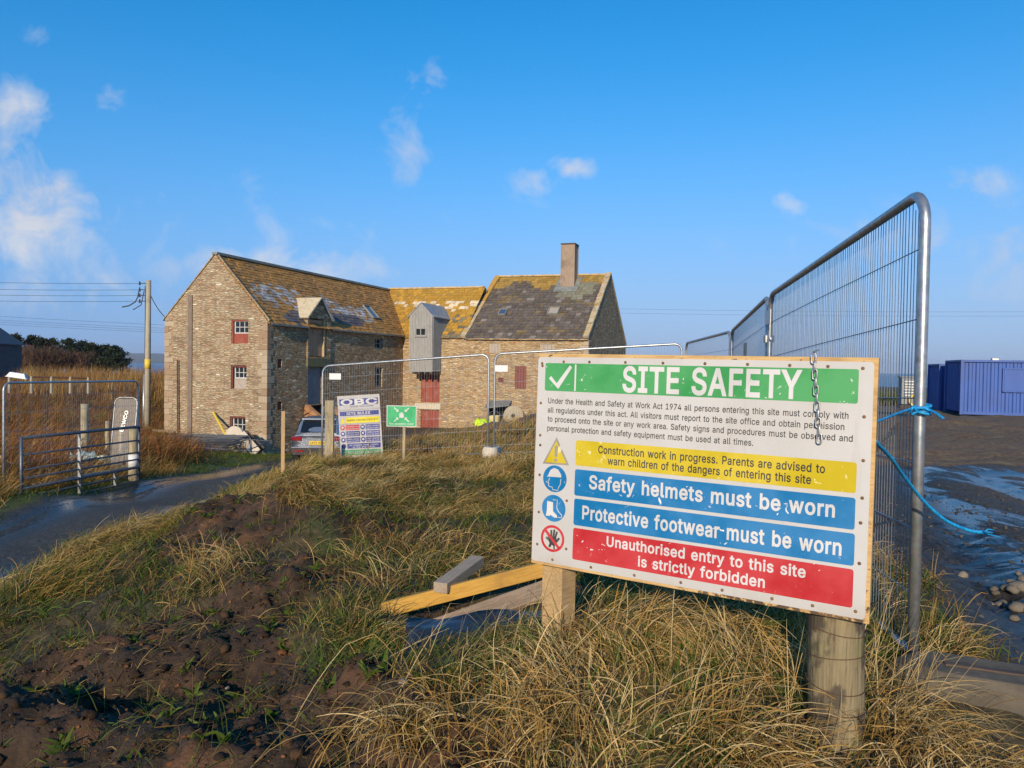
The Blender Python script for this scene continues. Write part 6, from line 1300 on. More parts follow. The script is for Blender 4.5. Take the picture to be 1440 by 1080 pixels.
# ------------------------------------------------------------------ trees
def leaf_mat(name, tr=.25, rough=.7):
    t = MT(name); c = t.attr('Col'); t.lk(c, t.b.inputs['Base Color']); t.b.inputs['Roughness'].default_value = rough; t.b.inputs['Specular IOR Level'].default_value = .2
    tl = t.N.new('ShaderNodeBsdfTranslucent'); t.L.new(c, tl.inputs[0]); mx = t.N.new('ShaderNodeMixShader'); mx.inputs[0].default_value = tr
    t.L.new(t.b.outputs[0], mx.inputs[1]); t.L.new(tl.outputs[0], mx.inputs[2]); t.L.new(mx.outputs[0], t.N['Material Output'].inputs[0]); return t.mat
MAT['leaf'] = leaf_mat('foliage'); MAT['grass'] = leaf_mat('grass_blade', .35, .6); MAT['bark'] = wood('bark', (.06, .045, .035), (.11, .085, .065))
rng = np.random.default_rng(11)
def tree(name, px, ytop, ybase, Y, rw, kind, label, grp):
    """a tapered trunk with limbs and a crown of many small sprays set along them"""
    b_ = at(px, ybase, Y); tp = at(px, ytop, Y); h = tp.z - b_.z + .6; root = empty(name, (b_.x, b_.y, b_.z - .6), 0, label=label, cat='tree', group=grp); rr = random.Random(int(px * 7 + Y))
    m = MB(); m.tube([(0, 0, 0), (.1, 0, h * .4), (.2, .1, h * .8)], [h * .03, h * .02, h * .008], 7); pts = []
    nl = 16 if kind != 'bush' else 22
    for i in range(nl):
        f = .22 + .74 * i / nl if kind != 'bush' else .1 + .5 * rr.random(); an = i * 2.4 + rr.random(); 
        if kind == 'conifer': ln = rw * (1.15 - f) ** .7 * rr.uniform(.6, 1.25); rise = ln * rr.uniform(-.05, .35)
        else: ln = rw * rr.uniform(.5, 1.0); rise = (h * (1 - f)) * rr.uniform(.35, .95)
        s = Vector((.2 * f, .1 * f, h * f)); e = s + Vector((math.cos(an) * ln, math.sin(an) * ln, rise)); m.tube([s, s.lerp(e, .5) + Vector((0, 0, .08 * ln)), e], [h * .009, h * .006, h * .002], 4)
        for k in range(5): pts.append((s.lerp(e, .25 + .75 * (k + rr.random()) / 5), (.35 + .45 * rr.random()) * (1.0 if kind != 'conifer' else 1.15 - .5 * f)))
    if kind == 'conifer': pts += [(Vector((.2 + rr.uniform(-.3, .3), rr.uniform(-.3, .3), h * (.86 + .12 * rr.random()))), .35) for _ in range(6)]
    m.build('trunk', MAT['bark'], root)
    V = []; C = []; nb = 26 if kind == 'conifer' else 22
    for c, r_ in pts:
        tone = rr.uniform(.55, 1.35)
        base = {'conifer': (.022, .036, .018), 'bush': (.125, .072, .045), 'brown': (.115, .075, .035)}[kind]
        if kind == 'conifer' and rr.random() < .2: base = (.055, .055, .022)
        for _ in range(nb):
            d = rng.normal(size=3) * r_ * np.array([.75, .75, .42]) ; o = np.array(c) + d; a = rng.normal(size=3); a /= np.linalg.norm(a); b2 = np.cross(a, rng.normal(size=3)); b2 /= np.linalg.norm(b2)
            if kind == 'conifer': s, w = rng.uniform(.12, .30), rng.uniform(.05, .12)
            else: s, w = rng.uniform(.15, .42), rng.uniform(.012, .035); a[2] = abs(a[2]) + .5
            V += [o - a * s - b2 * w, o - a * s + b2 * w, o + a * s + b2 * w * .5, o + a * s - b2 * w * .5]; q = tone * rng.uniform(.7, 1.3); C += [[base[0] * q, base[1] * q, base[2] * q]] * 4
    V = np.array(V); np_mesh('crown', V, np.arange(len(V)).reshape(-1, 4), MAT['leaf'], dict(Col=np.array(C)), root)
con = [(20, 470, 118, 2.0, 'small dark spire conifer closest to the shed'), (44, 471, 121, 1.9, 'tallest narrow dark conifer above the brown bushes'), (57, 474, 116, 2.2, 'dark conifer with a rounded top right of the tallest one'), (71, 476, 123, 2.3, 'broad dark conifer in the middle left of the clump'),
       (95, 477, 118, 2.4, 'dark conifer with a flat top in the middle of the clump'), (113, 479, 121, 2.3, 'dark conifer just right of the flat topped one'), (128, 483, 116, 2.1, 'lower dark conifer in the right half of the clump'), (145, 485, 119, 2.0, 'dark conifer second from the sea end of the clump'), (160, 488, 114, 2.5, 'windswept dark conifer at the sea end of the clump')]
for px, yt, Y, rw, lb in con: tree('conifer', px, yt, 524, Y, rw, 'conifer', lb, 'dark conifers beyond the field')
for px, yt, Y, rw, lb in ((36, 489, 104, 2.4, 'bare brown tree in front of the dark shed side'), (56, 484, 102, 3.0, 'largest bare brown tree before the conifers'), (78, 491, 103, 2.4, 'reddish bare tree right of the largest brown one'), (108, 494, 105, 2.2, 'pinkish brown bare tree low before the middle conifers')):
    tree('bare_tree', px, yt, 527, Y, rw, 'bush', lb, 'bare brown trees before the conifers')

# ------------------------------------------------------------------ grass
PAL = dict(straw=(.64, .42, .145), pale=(.76, .57, .27), gold=(.56, .32, .08), green=(.12, .175, .022), dark=(.06, .095, .018), brown=(.25, .14, .05), red=(.30, .115, .035), rust=(.40, .18, .05), olive=(.22, .185, .038), lime=(.16, .24, .04))
def ribbons(root, az, L, w, t0, t1, S, col):
    """curved tapering blades as strips of quads"""
    n = len(root); s = np.linspace(0, 1, S + 1); kink = (rng.random(n) < .3)[:, None] * rng.uniform(.4, 1.5, n)[:, None] * (s[None] > rng.uniform(.25, .8, n)[:, None]); th = kink + t0[:, None] + (t1 - t0)[:, None] * s[None] ** 1.2
    st = np.sin(th[:, :-1]) * (L / S)[:, None]; ct = np.cos(th[:, :-1]) * (L / S)[:, None]
    hr = np.c_[np.zeros(n), np.cumsum(st, 1)]; vz = np.c_[np.zeros(n), np.cumsum(ct, 1)]
    wob = rng.normal(0, .16, n); a2 = az[:, None] + wob[:, None] * s[None] * 1.8
    P = np.stack([root[:, 0:1] + hr * np.cos(a2), root[:, 1:2] + hr * np.sin(a2), root[:, 2:3] + vz], -1)
    tw = rng.uniform(-1.2, 1.2, n)
    side = np.stack([-np.sin(az) * np.cos(tw), np.cos(az) * np.cos(tw), np.sin(tw)], -1)
    ww = w[:, None] * np.clip(1.0 - .85 * s[None] ** 1.6, .1, 1) * .5
    A = P - side[:, None] * ww[..., None]; B = P + side[:, None] * ww[..., None]
    V = np.stack([A, B], 2).reshape(n, -1, 3)                   # n, (S+1)*2, 3
    k = np.arange(S); q = np.stack([2 * k, 2 * k + 1, 2 * k + 3, 2 * k + 2], -1)
    Q = (q[None] + (np.arange(n) * (S + 1) * 2)[:, None, None]).reshape(-1, 4)
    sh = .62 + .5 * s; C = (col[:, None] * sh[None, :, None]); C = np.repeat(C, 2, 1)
    return V.reshape(-1, 3), Q, C.reshape(-1, 3)
class Field:
    def __init__(s): s.V = []; s.Q = []; s.C = []; s.n = 0
    def add(s, r):
        V, Q, C = r; s.V.append(V); s.Q.append(Q + s.n); s.C.append(C); s.n += len(V)
    def build(s, name, kind='stuff'):
        return np_mesh(name, np.concatenate(s.V), np.concatenate(s.Q), MAT['grass'], dict(Col=np.concatenate(s.C)), kind=kind)
def clumps(fld, cx, cy, n, spread, L, w, t0, t1, S, cols, probs, wind=.2, fan=.55, windvar=2.2, mixin=.25, z0=-.02, keep=None):
    """n blades round each clump centre; every clump leans and colours its own way"""
    if keep is not None: cx, cy = cx[keep], cy[keep]
    K = len(cx)
    if K == 0: return
    ci = np.repeat(np.arange(K), n); N = K * n
    x = cx[ci] + rng.normal(0, spread, N); y = cy[ci] + rng.normal(0, spread, N)
    z = gz(x, y) + z0
    az = wind + fbm(cx * .7, cy * .7, 91) * windvar * 2 + rng.normal(0, .25, K); az = az[ci] + rng.normal(0, fan, N)
    ln = rng.uniform(L[0], L[1], K)[ci] * rng.uniform(.55, 1.15, N)
    a = rng.uniform(t0[0], t0[1], N); b = a + rng.uniform(t1[0], t1[1], K)[ci] * rng.uniform(.6, 1.2, N)
    names_ = list(cols); pal = np.array([PAL[c] for c in names_]); pick = rng.choice(len(names_), K, p=np.array(probs) / sum(probs)); pick = np.where(rng.random(N) < mixin, rng.choice(len(names_), N, p=np.array(probs) / sum(probs)), pick[ci])
    col = pal[pick] * rng.uniform(.65, 1.25, (N, 1)) * rng.uniform(.93, 1.07, (N, 3)) * rng.uniform(.75, 1.15, K)[ci][:, None]
    wd = rng.uniform(w[0], w[1], N)
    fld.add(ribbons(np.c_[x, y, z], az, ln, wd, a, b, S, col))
def scat(K, x0, x1, y0, y1):
    return rng.uniform(x0, x1, K), rng.uniform(y0, y1, K)
def infrust(x, y, lo=-.72, hi=.72, pad=.5): return (x > lo * y - pad) & (x < hi * y + pad)
def free(x, y, soil=.5):
    m = masks(x, y); bare = np.minimum(np.where((x > .495 * y) & (y < 3.25) & (y > 2.2), 0.0, 9.0), np.minimum(((x + .12) / .62) ** 2 + ((y - 4.12) / .42) ** 2, ((x + .08) / .50) ** 2 + ((y - 3.52) / .26) ** 2))
    return (bare > 1) & (m['soil'] < soil) & (m['road'] < .3) & (m['track'] < .35) & (m['yard'] < .5)
G_ = Field()
# straw round the foot of the safety board
x, y = scat(620, -1.1, 2.35, 1.75, 4.3); k = free(x, y, .45) & infrust(x, y) & (vnoise(x * 2.2, y * 2.2, 5) > .34)
clumps(G_, x, y, 52, .07, (.12, .34), (.0026, .0068), (.4, 1.25), (.7, 2.0), 6, ('straw', 'pale', 'gold', 'brown', 'green', 'olive'), (.34, .26, .16, .06, .1, .08), wind=-.4, windvar=5.0, keep=k)
x, y = scat(1500, -1.4, 2.4, 1.7, 4.6); k = free(x, y, .9) & infrust(x, y)
clumps(G_, x, y, 24, .05, (.06, .18), (.003, .006), (.2, .9), (.5, 1.3), 4, ('green', 'dark', 'olive', 'lime', 'straw'), (.36, .28, .14, .1, .12), fan=1.6, keep=k)
# long single stalks
def stalks(cx, cy, sp, n, L, az, t=(.05, .5), cols=('pale', 'straw')):
    x = cx + rng.normal(0, sp, n); y = cy + rng.normal(0, sp, n); z = gz(x, y) - .02; col = np.array([PAL[c] for c in rng.choice(cols, n)]) * rng.uniform(.8, 1.15, (n, 1))
    a = rng.uniform(t[0], t[1], n); G_.add(ribbons(np.c_[x, y, z], az + rng.normal(0, .5, n), rng.uniform(L[0], L[1], n), rng.uniform(.0026, .0042, n), a, a + rng.uniform(.05, .5, n), 5, col))
stalks(-.02, 2.95, .12, 34, (.22, .42), .2, (.0, .22)); stalks(.75, 2.55, .16, 26, (.25, .5), .5, (.05, .6)); stalks(1.40, 2.80, .09, 46, (.3, .55), .55, (.15, .7)); stalks(1.46, 3.1, .06, 30, (.25, .45), -.2, (.6, 1.1)); stalks(.3, 2.5, .25, 30, (.3, .55), .35, (.7, 1.15)); stalks(-.6, 2.9, .3, 24, (.25, .5), .4, (.5, 1.1)); stalks(1.35, 2.35, .12, 30, (.25, .5), -.9, (.5, 1.2))
# combed tussocks by the round post and the fence foot
for cx, cy, az, n, L, t1 in ((1.36, 2.66, -.75, 420, (.24, .40), 1.8), (1.34, 3.05, 2.6, 220, (.22, .36), 1.8), (1.36, 2.48, -1.5, 380, (.25, .4), 1.6), (.72, 2.35, -.9, 520, (.25, .42), 1.7), (.12, 2.45, -1.9, 620, (.25, .42), 1.8), (-.32, 2.62, -2.2, 520, (.25, .4), 1.7), (.95, 2.85, 2.6, 380, (.3, .5), 1.2), (.45, 3.05, .3, 420, (.25, .45), 1.4), (1.62, 2.45, -.8, 240, (.10, .2), 1.7), (1.05, 2.1, -1.0, 420, (.2, .34), 1.6)):
    n = int(n * .6); x = cx + rng.normal(0, .11, n); y = cy + rng.normal(0, .10, n); a = rng.uniform(.1, 1.0, n); col = np.array([PAL[c] for c in rng.choice(('straw', 'pale', 'gold', 'brown'), n, p=(.42, .26, .24, .08))]) * rng.uniform(.7, 1.2, (n, 1))
    G_.add(ribbons(np.c_[x, y, gz(x, y) - .01], az + rng.normal(0, .65, n), rng.uniform(L[0] * .45, L[1], n), rng.uniform(.0024, .007, n), a, a + t1 * rng.uniform(.75, 1.1, n), 7, col))
# the rough ground between the board and the fence
x, y = scat(2000, -3.5, 3.0, 4.2, 14.6); k = free(x, y, .55) & infrust(x, y) & (vnoise(x * 1.1, y * 1.1, 15) > .36)
clumps(G_, x, y, 44, .10, (.14, .36), (.0035, .0075), (.4, 1.2), (.6, 1.7), 5, ('straw', 'gold', 'pale', 'green', 'dark', 'olive', 'brown'), (.34, .17, .14, .11, .08, .09, .07), wind=.25, windvar=5.0, fan=.9, keep=k)
x, y = scat(3600, -3.5, 3.0, 3.2, 14.6); k = free(x, y, .97) & infrust(x, y)
clumps(G_, x, y, 20, .10, (.07, .2), (.006, .011), (.3, 1.0), (.4, 1.2), 3, ('green', 'dark', 'olive', 'brown'), (.27, .25, .2, .28), fan=1.6, keep=k)
x, y = scat(1300, -3.6, 1.2, 2.0, 8.5); k = infrust(x, y) & (masks(x, y)['soil'] > .4) & (vnoise(x * 1.6, y * 1.6, 77) > .42)
clumps(G_, x, y, 18, .06, (.05, .22), (.0025, .005), (.5, 1.3), (.5, 1.2), 4, ('green', 'dark', 'olive', 'straw', 'brown'), (.3, .2, .15, .2, .15), fan=2.0, keep=k)
# golden crest under the signs
x, y = scat(520, -4.4, .2, 10.5, 15.3); k = free(x, y, 1.1) & (vnoise(x * .8, y * .8, 25) > .3)
clumps(G_, x, y, 48, .13, (.12, .32), (.005, .01), (.3, .9), (.6, 1.5), 5, ('straw', 'gold', 'pale', 'olive'), (.4, .32, .18, .1), wind=.3, keep=k)
# road verge
x, y = scat(950, -4.75, -3.2, 2.8, 17); k = free(x, y, .7) & infrust(x, y)
clumps(G_, x, y, 44, .10, (.10, .30), (.004, .008), (.3, 1.0), (.6, 1.7), 5, ('green', 'olive', 'lime', 'gold', 'straw', 'dark'), (.28, .18, .12, .16, .18, .08), wind=.4, windvar=3.5, keep=k)
for cx, cy, n in ((-4.05, 7.3, 900), (-3.9, 6.7, 700), (-4.1, 9.9, 700), (-3.9, 11.6, 700), (-4.0, 5.6, 400), (-3.6, 8.4, 400)):
    x = cx + rng.normal(0, .2, n); y = cy + rng.normal(0, .3, n); a = rng.uniform(.3, .9, n); col = np.array([PAL[c] for c in rng.choice(('straw', 'gold', 'pale', 'olive'), n)]) * rng.uniform(.7, 1.15, (n, 1))
    G_.add(ribbons(np.c_[x, y, gz(x, y) - .01], -.5 + rng.normal(0, .45, n), rng.uniform(.2, .42, n), rng.uniform(.004, .007, n), a, a + rng.uniform(.7, 1.6, n), 6, col))
# turf hanging over the earth heap
for cx, cy, az, n, L in ((-2.0, 7.25, -.9, 620, (.2, .42)), (-1.85, 7.0, -1.2, 520, (.18, .38)), (-2.25, 7.75, .2, 520, (.2, .4)), (-1.7, 7.3, -.3, 480, (.18, .4)), (-2.7, 8.0, .6, 420, (.18, .36)), (-1.9, 7.7, .4, 480, (.2, .42))):
    x = cx + rng.normal(0, .14, n); y = cy + rng.normal(0, .14, n); a = rng.uniform(.4, 1.2, n); col = np.array([PAL[c] for c in rng.choice(('straw', 'gold', 'pale', 'green', 'brown'), n, p=(.36, .24, .14, .16, .1))]) * rng.uniform(.65, 1.15, (n, 1))
    G_.add(ribbons(np.c_[x, y, gz(x, y) - .01], az + rng.normal(0, .6, n), rng.uniform(L[0], L[1], n), rng.uniform(.004, .008, n), a, a + rng.uniform(.8, 1.9, n), 6, col))
# behind the mesh fence and on the spoil bank
x, y = scat(900, -5.2, 3.5, 14.6, 24); k = (masks(x, y)['bank'] < .35) & (masks(x, y)['road'] < .3)
clumps(G_, x, y, 34, .16, (.3, .55), (.009, .016), (.2, .8), (.5, 1.4), 4, ('straw', 'gold', 'rust', 'olive', 'green'), (.3, .26, .2, .12, .12), wind=.3, keep=k)
# green edge under the gate, straw left of it
x, y = scat(1500, -11.5, -7.7, 6.5, 33); k = (masks(x, y)['road'] < .35)
clumps(G_, x, y, 22, .14, (.08, .22), (.008, .014), (.2, .9), (.4, 1.1), 3, ('green', 'lime', 'dark', 'olive'), (.45, .2, .2, .15), fan=1.2, keep=k)
x, y = scat(420, -12.5, -8.4, 10, 19); clumps(G_, x, y, 34, .16, (.25, .6), (.007, .013), (.2, .7), (.5, 1.4), 4, ('gold', 'straw', 'rust', 'olive'), (.35, .25, .25, .15), wind=.3)
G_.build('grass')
# rust-red rough field
Rf = Field(); yy = np.exp(rng.uniform(math.log(11), math.log(80), 4200)); xx = yy * rng.uniform(-.74, -.43, 4200); k = (xx < -9.6) & (masks(xx, yy)['yard'] < .5) & (vnoise(xx * .35, yy * .35, 8) > .12)
clumps(Rf, xx, yy, 16, .35, (.4, .95), (.016, .035), (.1, .6), (.3, 1.1), 4, ('red', 'rust', 'gold', 'brown', 'olive'), (.40, .27, .12, .13, .08), wind=.2, keep=k)
x, y = scat(260, -30, -13, 24, 60); clumps(Rf, x, y, 26, .5, (.4, .8), (.02, .04), (.1, .6), (.3, 1.1), 4, ('olive', 'brown', 'green'), (.6, .25, .15), keep=infrust(x, y))
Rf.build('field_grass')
# tall tan scrub before the trees
Sf = Field(); x = rng.uniform(-56, -20, 1500); y = rng.uniform(52, 92, 1500); k = (x / y > -.655) & (x / y < -.43) & (vnoise(x * .22, y * .22, 18) > .2)
hh = 1.0
clumps(Sf, x, y, 24, .5, (1.0, 2.1), (.02, .05), (.0, .35), (.1, .5), 4, ('brown', 'gold', 'straw', 'rust'), (.36, .2, .16, .28), wind=.2, fan=1.5, keep=k)
Sf.build('scrub')
# thin growth creeping over the bare soil
# small broad leaved weeds on the bare soil
Wd = Field(); K = 230; x, y = scat(K * 4, -3.4, .9, 2.3, 8.5); k = infrust(x, y) & (masks(x, y)['soil'] > .2); x, y = x[k][:K], y[k][:K]
for i in range(len(x)):
    n = int(rng.integers(5, 11)); a = np.linspace(0, 6.28, n, endpoint=False) + rng.normal(0, .3, n); L = rng.uniform(.025, .075) * rng.uniform(.7, 1.2, n)
    px_, py_ = x[i] + rng.normal(0, .012, n), y[i] + rng.normal(0, .012, n); t0 = rng.uniform(.5, 1.0, n)
    Wd.add(ribbons(np.c_[px_, py_, gz(px_, py_) + .003], a, L, L * rng.uniform(.2, .42), t0, t0 + rng.uniform(.3, .8, n), 4, np.array(PAL['green'])[None] * rng.uniform(.6, 1.3, (n, 1))))
Wd.build('weeds')
Lt = Field(); x, y = scat(2600, -3.4, 1.0, 2.2, 9); k = infrust(x, y) & (masks(x, y)['soil'] > .35); x, y = x[k], y[k]; n = len(x)
t0 = rng.uniform(1.25, 1.6, n); Lt.add(ribbons(np.c_[x, y, gz(x, y) + .012], rng.uniform(0, 6.28, n), .05 + .22 * rng.random(n) ** 2, rng.uniform(.002, .005, n), t0, t0 + rng.uniform(-.15, .3, n), 4, np.array([PAL[c] for c in rng.choice(('straw', 'brown', 'gold', 'pale'), n, p=(.3, .35, .25, .1))]) * rng.uniform(.5, 1.0, (n, 1))))
Lt.build('straw_litter')

# ------------------------------------------------------------------ clods, gravel, stones
def blob_set(name, P, r_, mat, cols, kind='stuff', flat_=.7, sub=2, rugged=.55, **kw):
    bm = bmesh.new(); bmesh.ops.create_icosphere(bm, subdivisions=sub, radius=1); B = np.array([v.co[:] for v in bm.verts]); T = np.array([[v.index for v in f.verts] for f in bm.faces]); bm.free()
    V = []; Q = []; C = []; n0 = 0
    for i in range(len(P)):
        d = 1 + rugged * (fbm(B[:, 0] * 1.3 + i * 7.1, B[:, 1] * 1.3 + B[:, 2] * 1.7, i % 50, 3)); s = r_[i] * rng.uniform(.7, 1.3, 3) * np.array([1, 1, flat_]); a = rng.uniform(0, 6.28); c_, s_ = math.cos(a), math.sin(a)
        X = B * d[:, None] * s; X = np.c_[X[:, 0] * c_ - X[:, 1] * s_, X[:, 0] * s_ + X[:, 1] * c_, X[:, 2]] + P[i]; V.append(X); Q.append(T + n0); n0 += len(B); C.append(np.repeat(cols[i][None], len(B), 0))
    return np_mesh(name, np.concatenate(V), np.concatenate(Q), mat, dict(Col=np.concatenate(C)), smooth=sub > 2, kind=kind, **kw)
def tinted(name, rough=.9, bump=.6, spec=.3):
    t = MT(name); b = t.co('Object'); n = t.noise(b, 60, 5, .7); c = t.mix(.7, t.attr('Col'), t.mix(n, (.45, .45, .45), (1.45, 1.45, 1.45)), 'MULTIPLY'); t.bump(n, bump, .01); return t.done(c, rough, spec=spec)
MAT['clod'] = tinted('soil_clod'); MAT['rock'] = tinted('stone')
x, y = scat(6000, -3.6, 1.0, 2.0, 9.5); k = (masks(x, y)['soil'] > .45) & infrust(x, y); x, y = x[k], y[k]; n = len(x)
rad = .006 + .034 * rng.random(n) ** 4.5; pal = np.array([(.036, .02, .01), (.08, .042, .019), (.17, .07, .024), (.026, .015, .008)]); blob_set('soil_clods', np.c_[x, y, gz(x, y) + rad * .15], rad, MAT['clod'], pal[rng.choice(4, n, p=(.40, .34, .06, .2))] * rng.uniform(.6, 1.1, (n, 1)), flat_=.6, sub=1, rugged=1.2)
x, y = scat(16000, -3.5, .8, 2.0, 6.5); k = (masks(x, y)['soil'] > .5) & infrust(x, y); x, y = x[k], y[k]; n = len(x); rad = .003 + .009 * rng.random(n) ** 2; blob_set('soil_crumbs', np.c_[x, y, gz(x, y) + rad * .3], rad, MAT['clod'], pal[rng.choice(4, n, p=(.40, .34, .1, .16))] * rng.uniform(.6, 1.5, (n, 1)), sub=1, rugged=1.2)
x, y = scat(7000, 1.9, 9.5, 2.6, 11); k = (masks(x, y)['track'] > .5) & infrust(x, y, pad=.3); x, y = x[k][:3600], y[k][:3600]; n = len(x)
rad = .004 + .018 * rng.random(n) ** 3.5; blob_set('gravel', np.c_[x, y, gz(x, y)], rad, MAT['rock'], np.array([(.075, .068, .06)]) * rng.uniform(.35, 1.5, (n, 1)), sub=1, rugged=1.2)
def stone(px, py, r_, label, tone=1.0, lift=.3, grp='loose stones by the muddy track', zest=-1.45):
    r_ *= .8; q = atz(px, py, zest)
    for _ in range(6): q = atz(px, py, g1(q.x, q.y) + r_ * .3)
    o = blob_set('stone', np.array([[0, 0, 0]]), np.array([r_]), MAT['rock'], np.array([[.19, .158, .118]]) * tone, kind='thing', sub=2, rugged=1.15); o.location = (q.x, q.y, g1(q.x, q.y) + r_ * lift); del o['kind']; tag(o, label, 'stone', grp); return o
stone(1354, 810, .045, 'round pale stone alone on the dark gravel right of the fence post', 1.2)
stone(1390, 838, .055, 'tan angular stone at the near left end of the rubble heap', .95); stone(1407, 836, .05, 'brownish stone second along the rubble heap', .85); stone(1436, 830, .07, 'big pale stone at the right edge of the picture on the rubble heap', 1.05)
for px, py, r_, tn in ((1424, 842, .05, .9), (1418, 855, .04, .8), (1430, 858, .045, .95), (1438, 849, .04, .7), (1410, 848, .03, .6), (1427, 870, .035, .8), (1398, 829, .03, .7), (1416, 828, .04, .75), (1422, 818, .035, .8), (1438, 815, .04, .9), (1388, 816, .025, .9), (1405, 812, .025, .8), (1432, 806, .035, .85), (1412, 862, .022, .7), (1400, 846, .025, .6)):
    stone(px, py, r_, 'small rough grey brown stone in the rubble heap beyond the concrete block', tn, grp='rubble stones')
stone(566, 968, .028, 'single tan pebble lying on the soil below the timbers', 1.3, grp=None); stone(320, 948, .02, 'small tan stone in the mud at the lower left', 1.2, grp=None)

# ------------------------------------------------------------------ the car behind the fence
def make_car():
    MAT['car_paint'] = MT('car_paint').done((0.42, 0.45, 0.50), .22, .75); MAT['car_black'] = MT('car_black').done((0.012, 0.012, 0.014), .45); MAT['car_glass'] = MT('car_glass').done((0.01, 0.014, 0.022), .06)
    MAT['tail_red'] = MT('tail_red').done((0.22, 0.006, 0.012), .15); MAT['tyre'] = MT('tyre').done((0.018, 0.018, 0.018), .85); MAT['rim'] = MT('rim').done((0.4, 0.4, 0.42), .3, .9); MAT['plate_yellow'] = MT('plate_yellow').done((0.75, 0.5, 0.02), .4)
    c = at(446, 652, 26.2); zc = g1(c.x, c.y); root = empty('car', (c.x, c.y, zc - .02), R(7), label='silver grey hatchback seen from behind through the mesh fence, yellow rear plate', cat='car')
    XF = Matrix(((1, 0, 0), (0, 1, 0), (0, 0, 1)))
    # rings of half sections from the tail (y = 0) forward: (y, [(half width, z) ...])
    def loft(rings, name, mat, par=root):
        m = MB(); idx = []
        for y, pr in rings:
            row = [(-w, y + dy, z) for (w, z, dy) in pr] + [(w, y + dy, z) for (w, z, dy) in pr[::-1]]; idx.append([m.vert(p) for p in row])
        n = len(idx[0])
        for i in range(len(idx) - 1):
            for j in range(n - 1): m.f.append([idx[i][j], idx[i + 1][j], idx[i + 1][j + 1], idx[i][j + 1]]); m.m.append(0)
            m.f.append([idx[i][n - 1], idx[i + 1][n - 1], idx[i + 1][0], idx[i][0]]); m.m.append(0)
        m.f.append(idx[0][::-1]); m.f.append(idx[-1]); m.m += [0, 0]
        o = m.build(name, mat, par, smooth=True); sb = o.modifiers.new('round', 'SUBSURF'); sb.levels = sb.render_levels = 2; return o
    low = lambda s, b_=.30, t_=1.0: [(.80 * s, b_, 0), (.90 * s, b_ + .10, 0), (.93 * s, .62, 0), (.92 * s, .86, 0), (.86 * s, t_, 0), (.55 * s, t_ + .02, 0)]
    loft([(.02, low(.93, .36, .96)), (.06, low(.97, .34, .98)), (.30, low(1)), (1.0, low(1)), (2.2, low(1)), (3.3, low(1, .3, .98)), (3.9, low(.97, .3, .90)), (4.25, low(.9, .34, .82)), (4.35, low(.8, .4, .76))], 'body', MAT['car_paint'])
    cab = lambda s, h, z0=.96: [(.80 * s, z0, 0), (.78 * s, z0 + .08, 0), (.70 * s, z0 + (h - z0) * .75, 0), (.62 * s, h - .03, 0), (.40 * s, h, 0)]
    loft([(.10, cab(.96, 1.10)), (.14, cab(.98, 1.16)), (.55, cab(.98, 1.52)), (.62, cab(1, 1.55)), (1.4, cab(1, 1.60)), (2.1, cab(1, 1.58)), (2.9, cab(.98, 1.2)), (3.1, cab(.95, 1.02, .94))], 'cabin', MAT['car_paint'])
    m = MB(); m.poly([(-.60, .095, 1.10), (.60, .095, 1.10), (.55, .475, 1.47), (-.55, .475, 1.47)]); m.build('rear_window', MAT['car_glass'], root)
    for s in (-1, 1):
        m = MB(); m.poly([(s * .815, .62, 1.03), (s * .80, 2.6, 1.03), (s * .715, 2.1, 1.47), (s * .715, .78, 1.45)]); m.build('side_window', MAT['car_glass'], root)
        m = MB(); m.prism([(0, .0), (.36, .03), (.36, .13), (.12, .17), (0, .15)] if s > 0 else [(0, 0), (0, .15), (-.12, .17), (-.36, .13), (-.36, .03)], .10, Matrix.Translation((s * .53, .09, .80)) @ Matrix.Rotation(R(90), 4, 'X') @ Matrix.Identity(4)); m.build('tail_light', MAT['tail_red'], root, bevel=.02)
        m = MB(); m.box((s * .98, 2.55, 1.08), (.16, .1, .12)); m.build('mirror', MAT['car_paint'], root, bevel=.03)
        m = MB(); m.bar((s * .60, .75, 1.63), (s * .60, 2.1, 1.65), .035, .035); m.build('roof_rail', MAT['car_black'], root)
        for y in (.80, 3.45):
            m = MB(); P = []; n = 28
            for rr_, x in ((.20, .0), (.31, -.01), (.335, .03), (.335, .19), (.31, .215), (.2, .215)): P.append([m.vert((s * (.72 + x), y + math.cos(2 * math.pi * j / n) * rr_, .335 + math.sin(2 * math.pi * j / n) * rr_)) for j in range(n)])
            for i in range(len(P)):
                for j in range(n): m.f.append([P[i][j], P[i][(j + 1) % n], P[(i + 1) % len(P)][(j + 1) % n], P[(i + 1) % len(P)][j]]); m.m.append(0)
            wh = m.build('wheel', MAT['tyre'], root, smooth=True); m = MB(); m.tube([(s * .86, y, .335), (s * .92, y, .335)], [.205, .19], 20)
            for k in range(5): a = 2 * math.pi * k / 5; m.bar((s * .93, y, .335), (s * .93, y + math.cos(a) * .19, .335 + math.sin(a) * .19), .05, .02, upv=(1, 0, 0))
            m.build('rim', MAT['rim'], wh)
    m = MB(); m.prism(rrect(-.90, .30, .90, .56, .1), .10, Matrix.Translation((0, .06, 0)) @ Matrix.Rotation(R(90), 4, 'X')); m.build('rear_bumper', MAT['car_black'], root, bevel=.03)
    m = MB(); m.box((0, -.045, .585), (1.76, .03, .03)); m.build('bumper_trim', MAT['rim'], root, bevel=.01)
    m = MB(); m.box((0, .50, 1.545), (1.20, .22, .045), Matrix.Rotation(R(6), 3, 'X')); m.build('spoiler', MAT['car_paint'], root, bevel=.02)
    m = MB(); m.box((0, -.012, .74), (.56, .02, .13)); pl = m.build('number_plate', MAT['plate_yellow'], root)
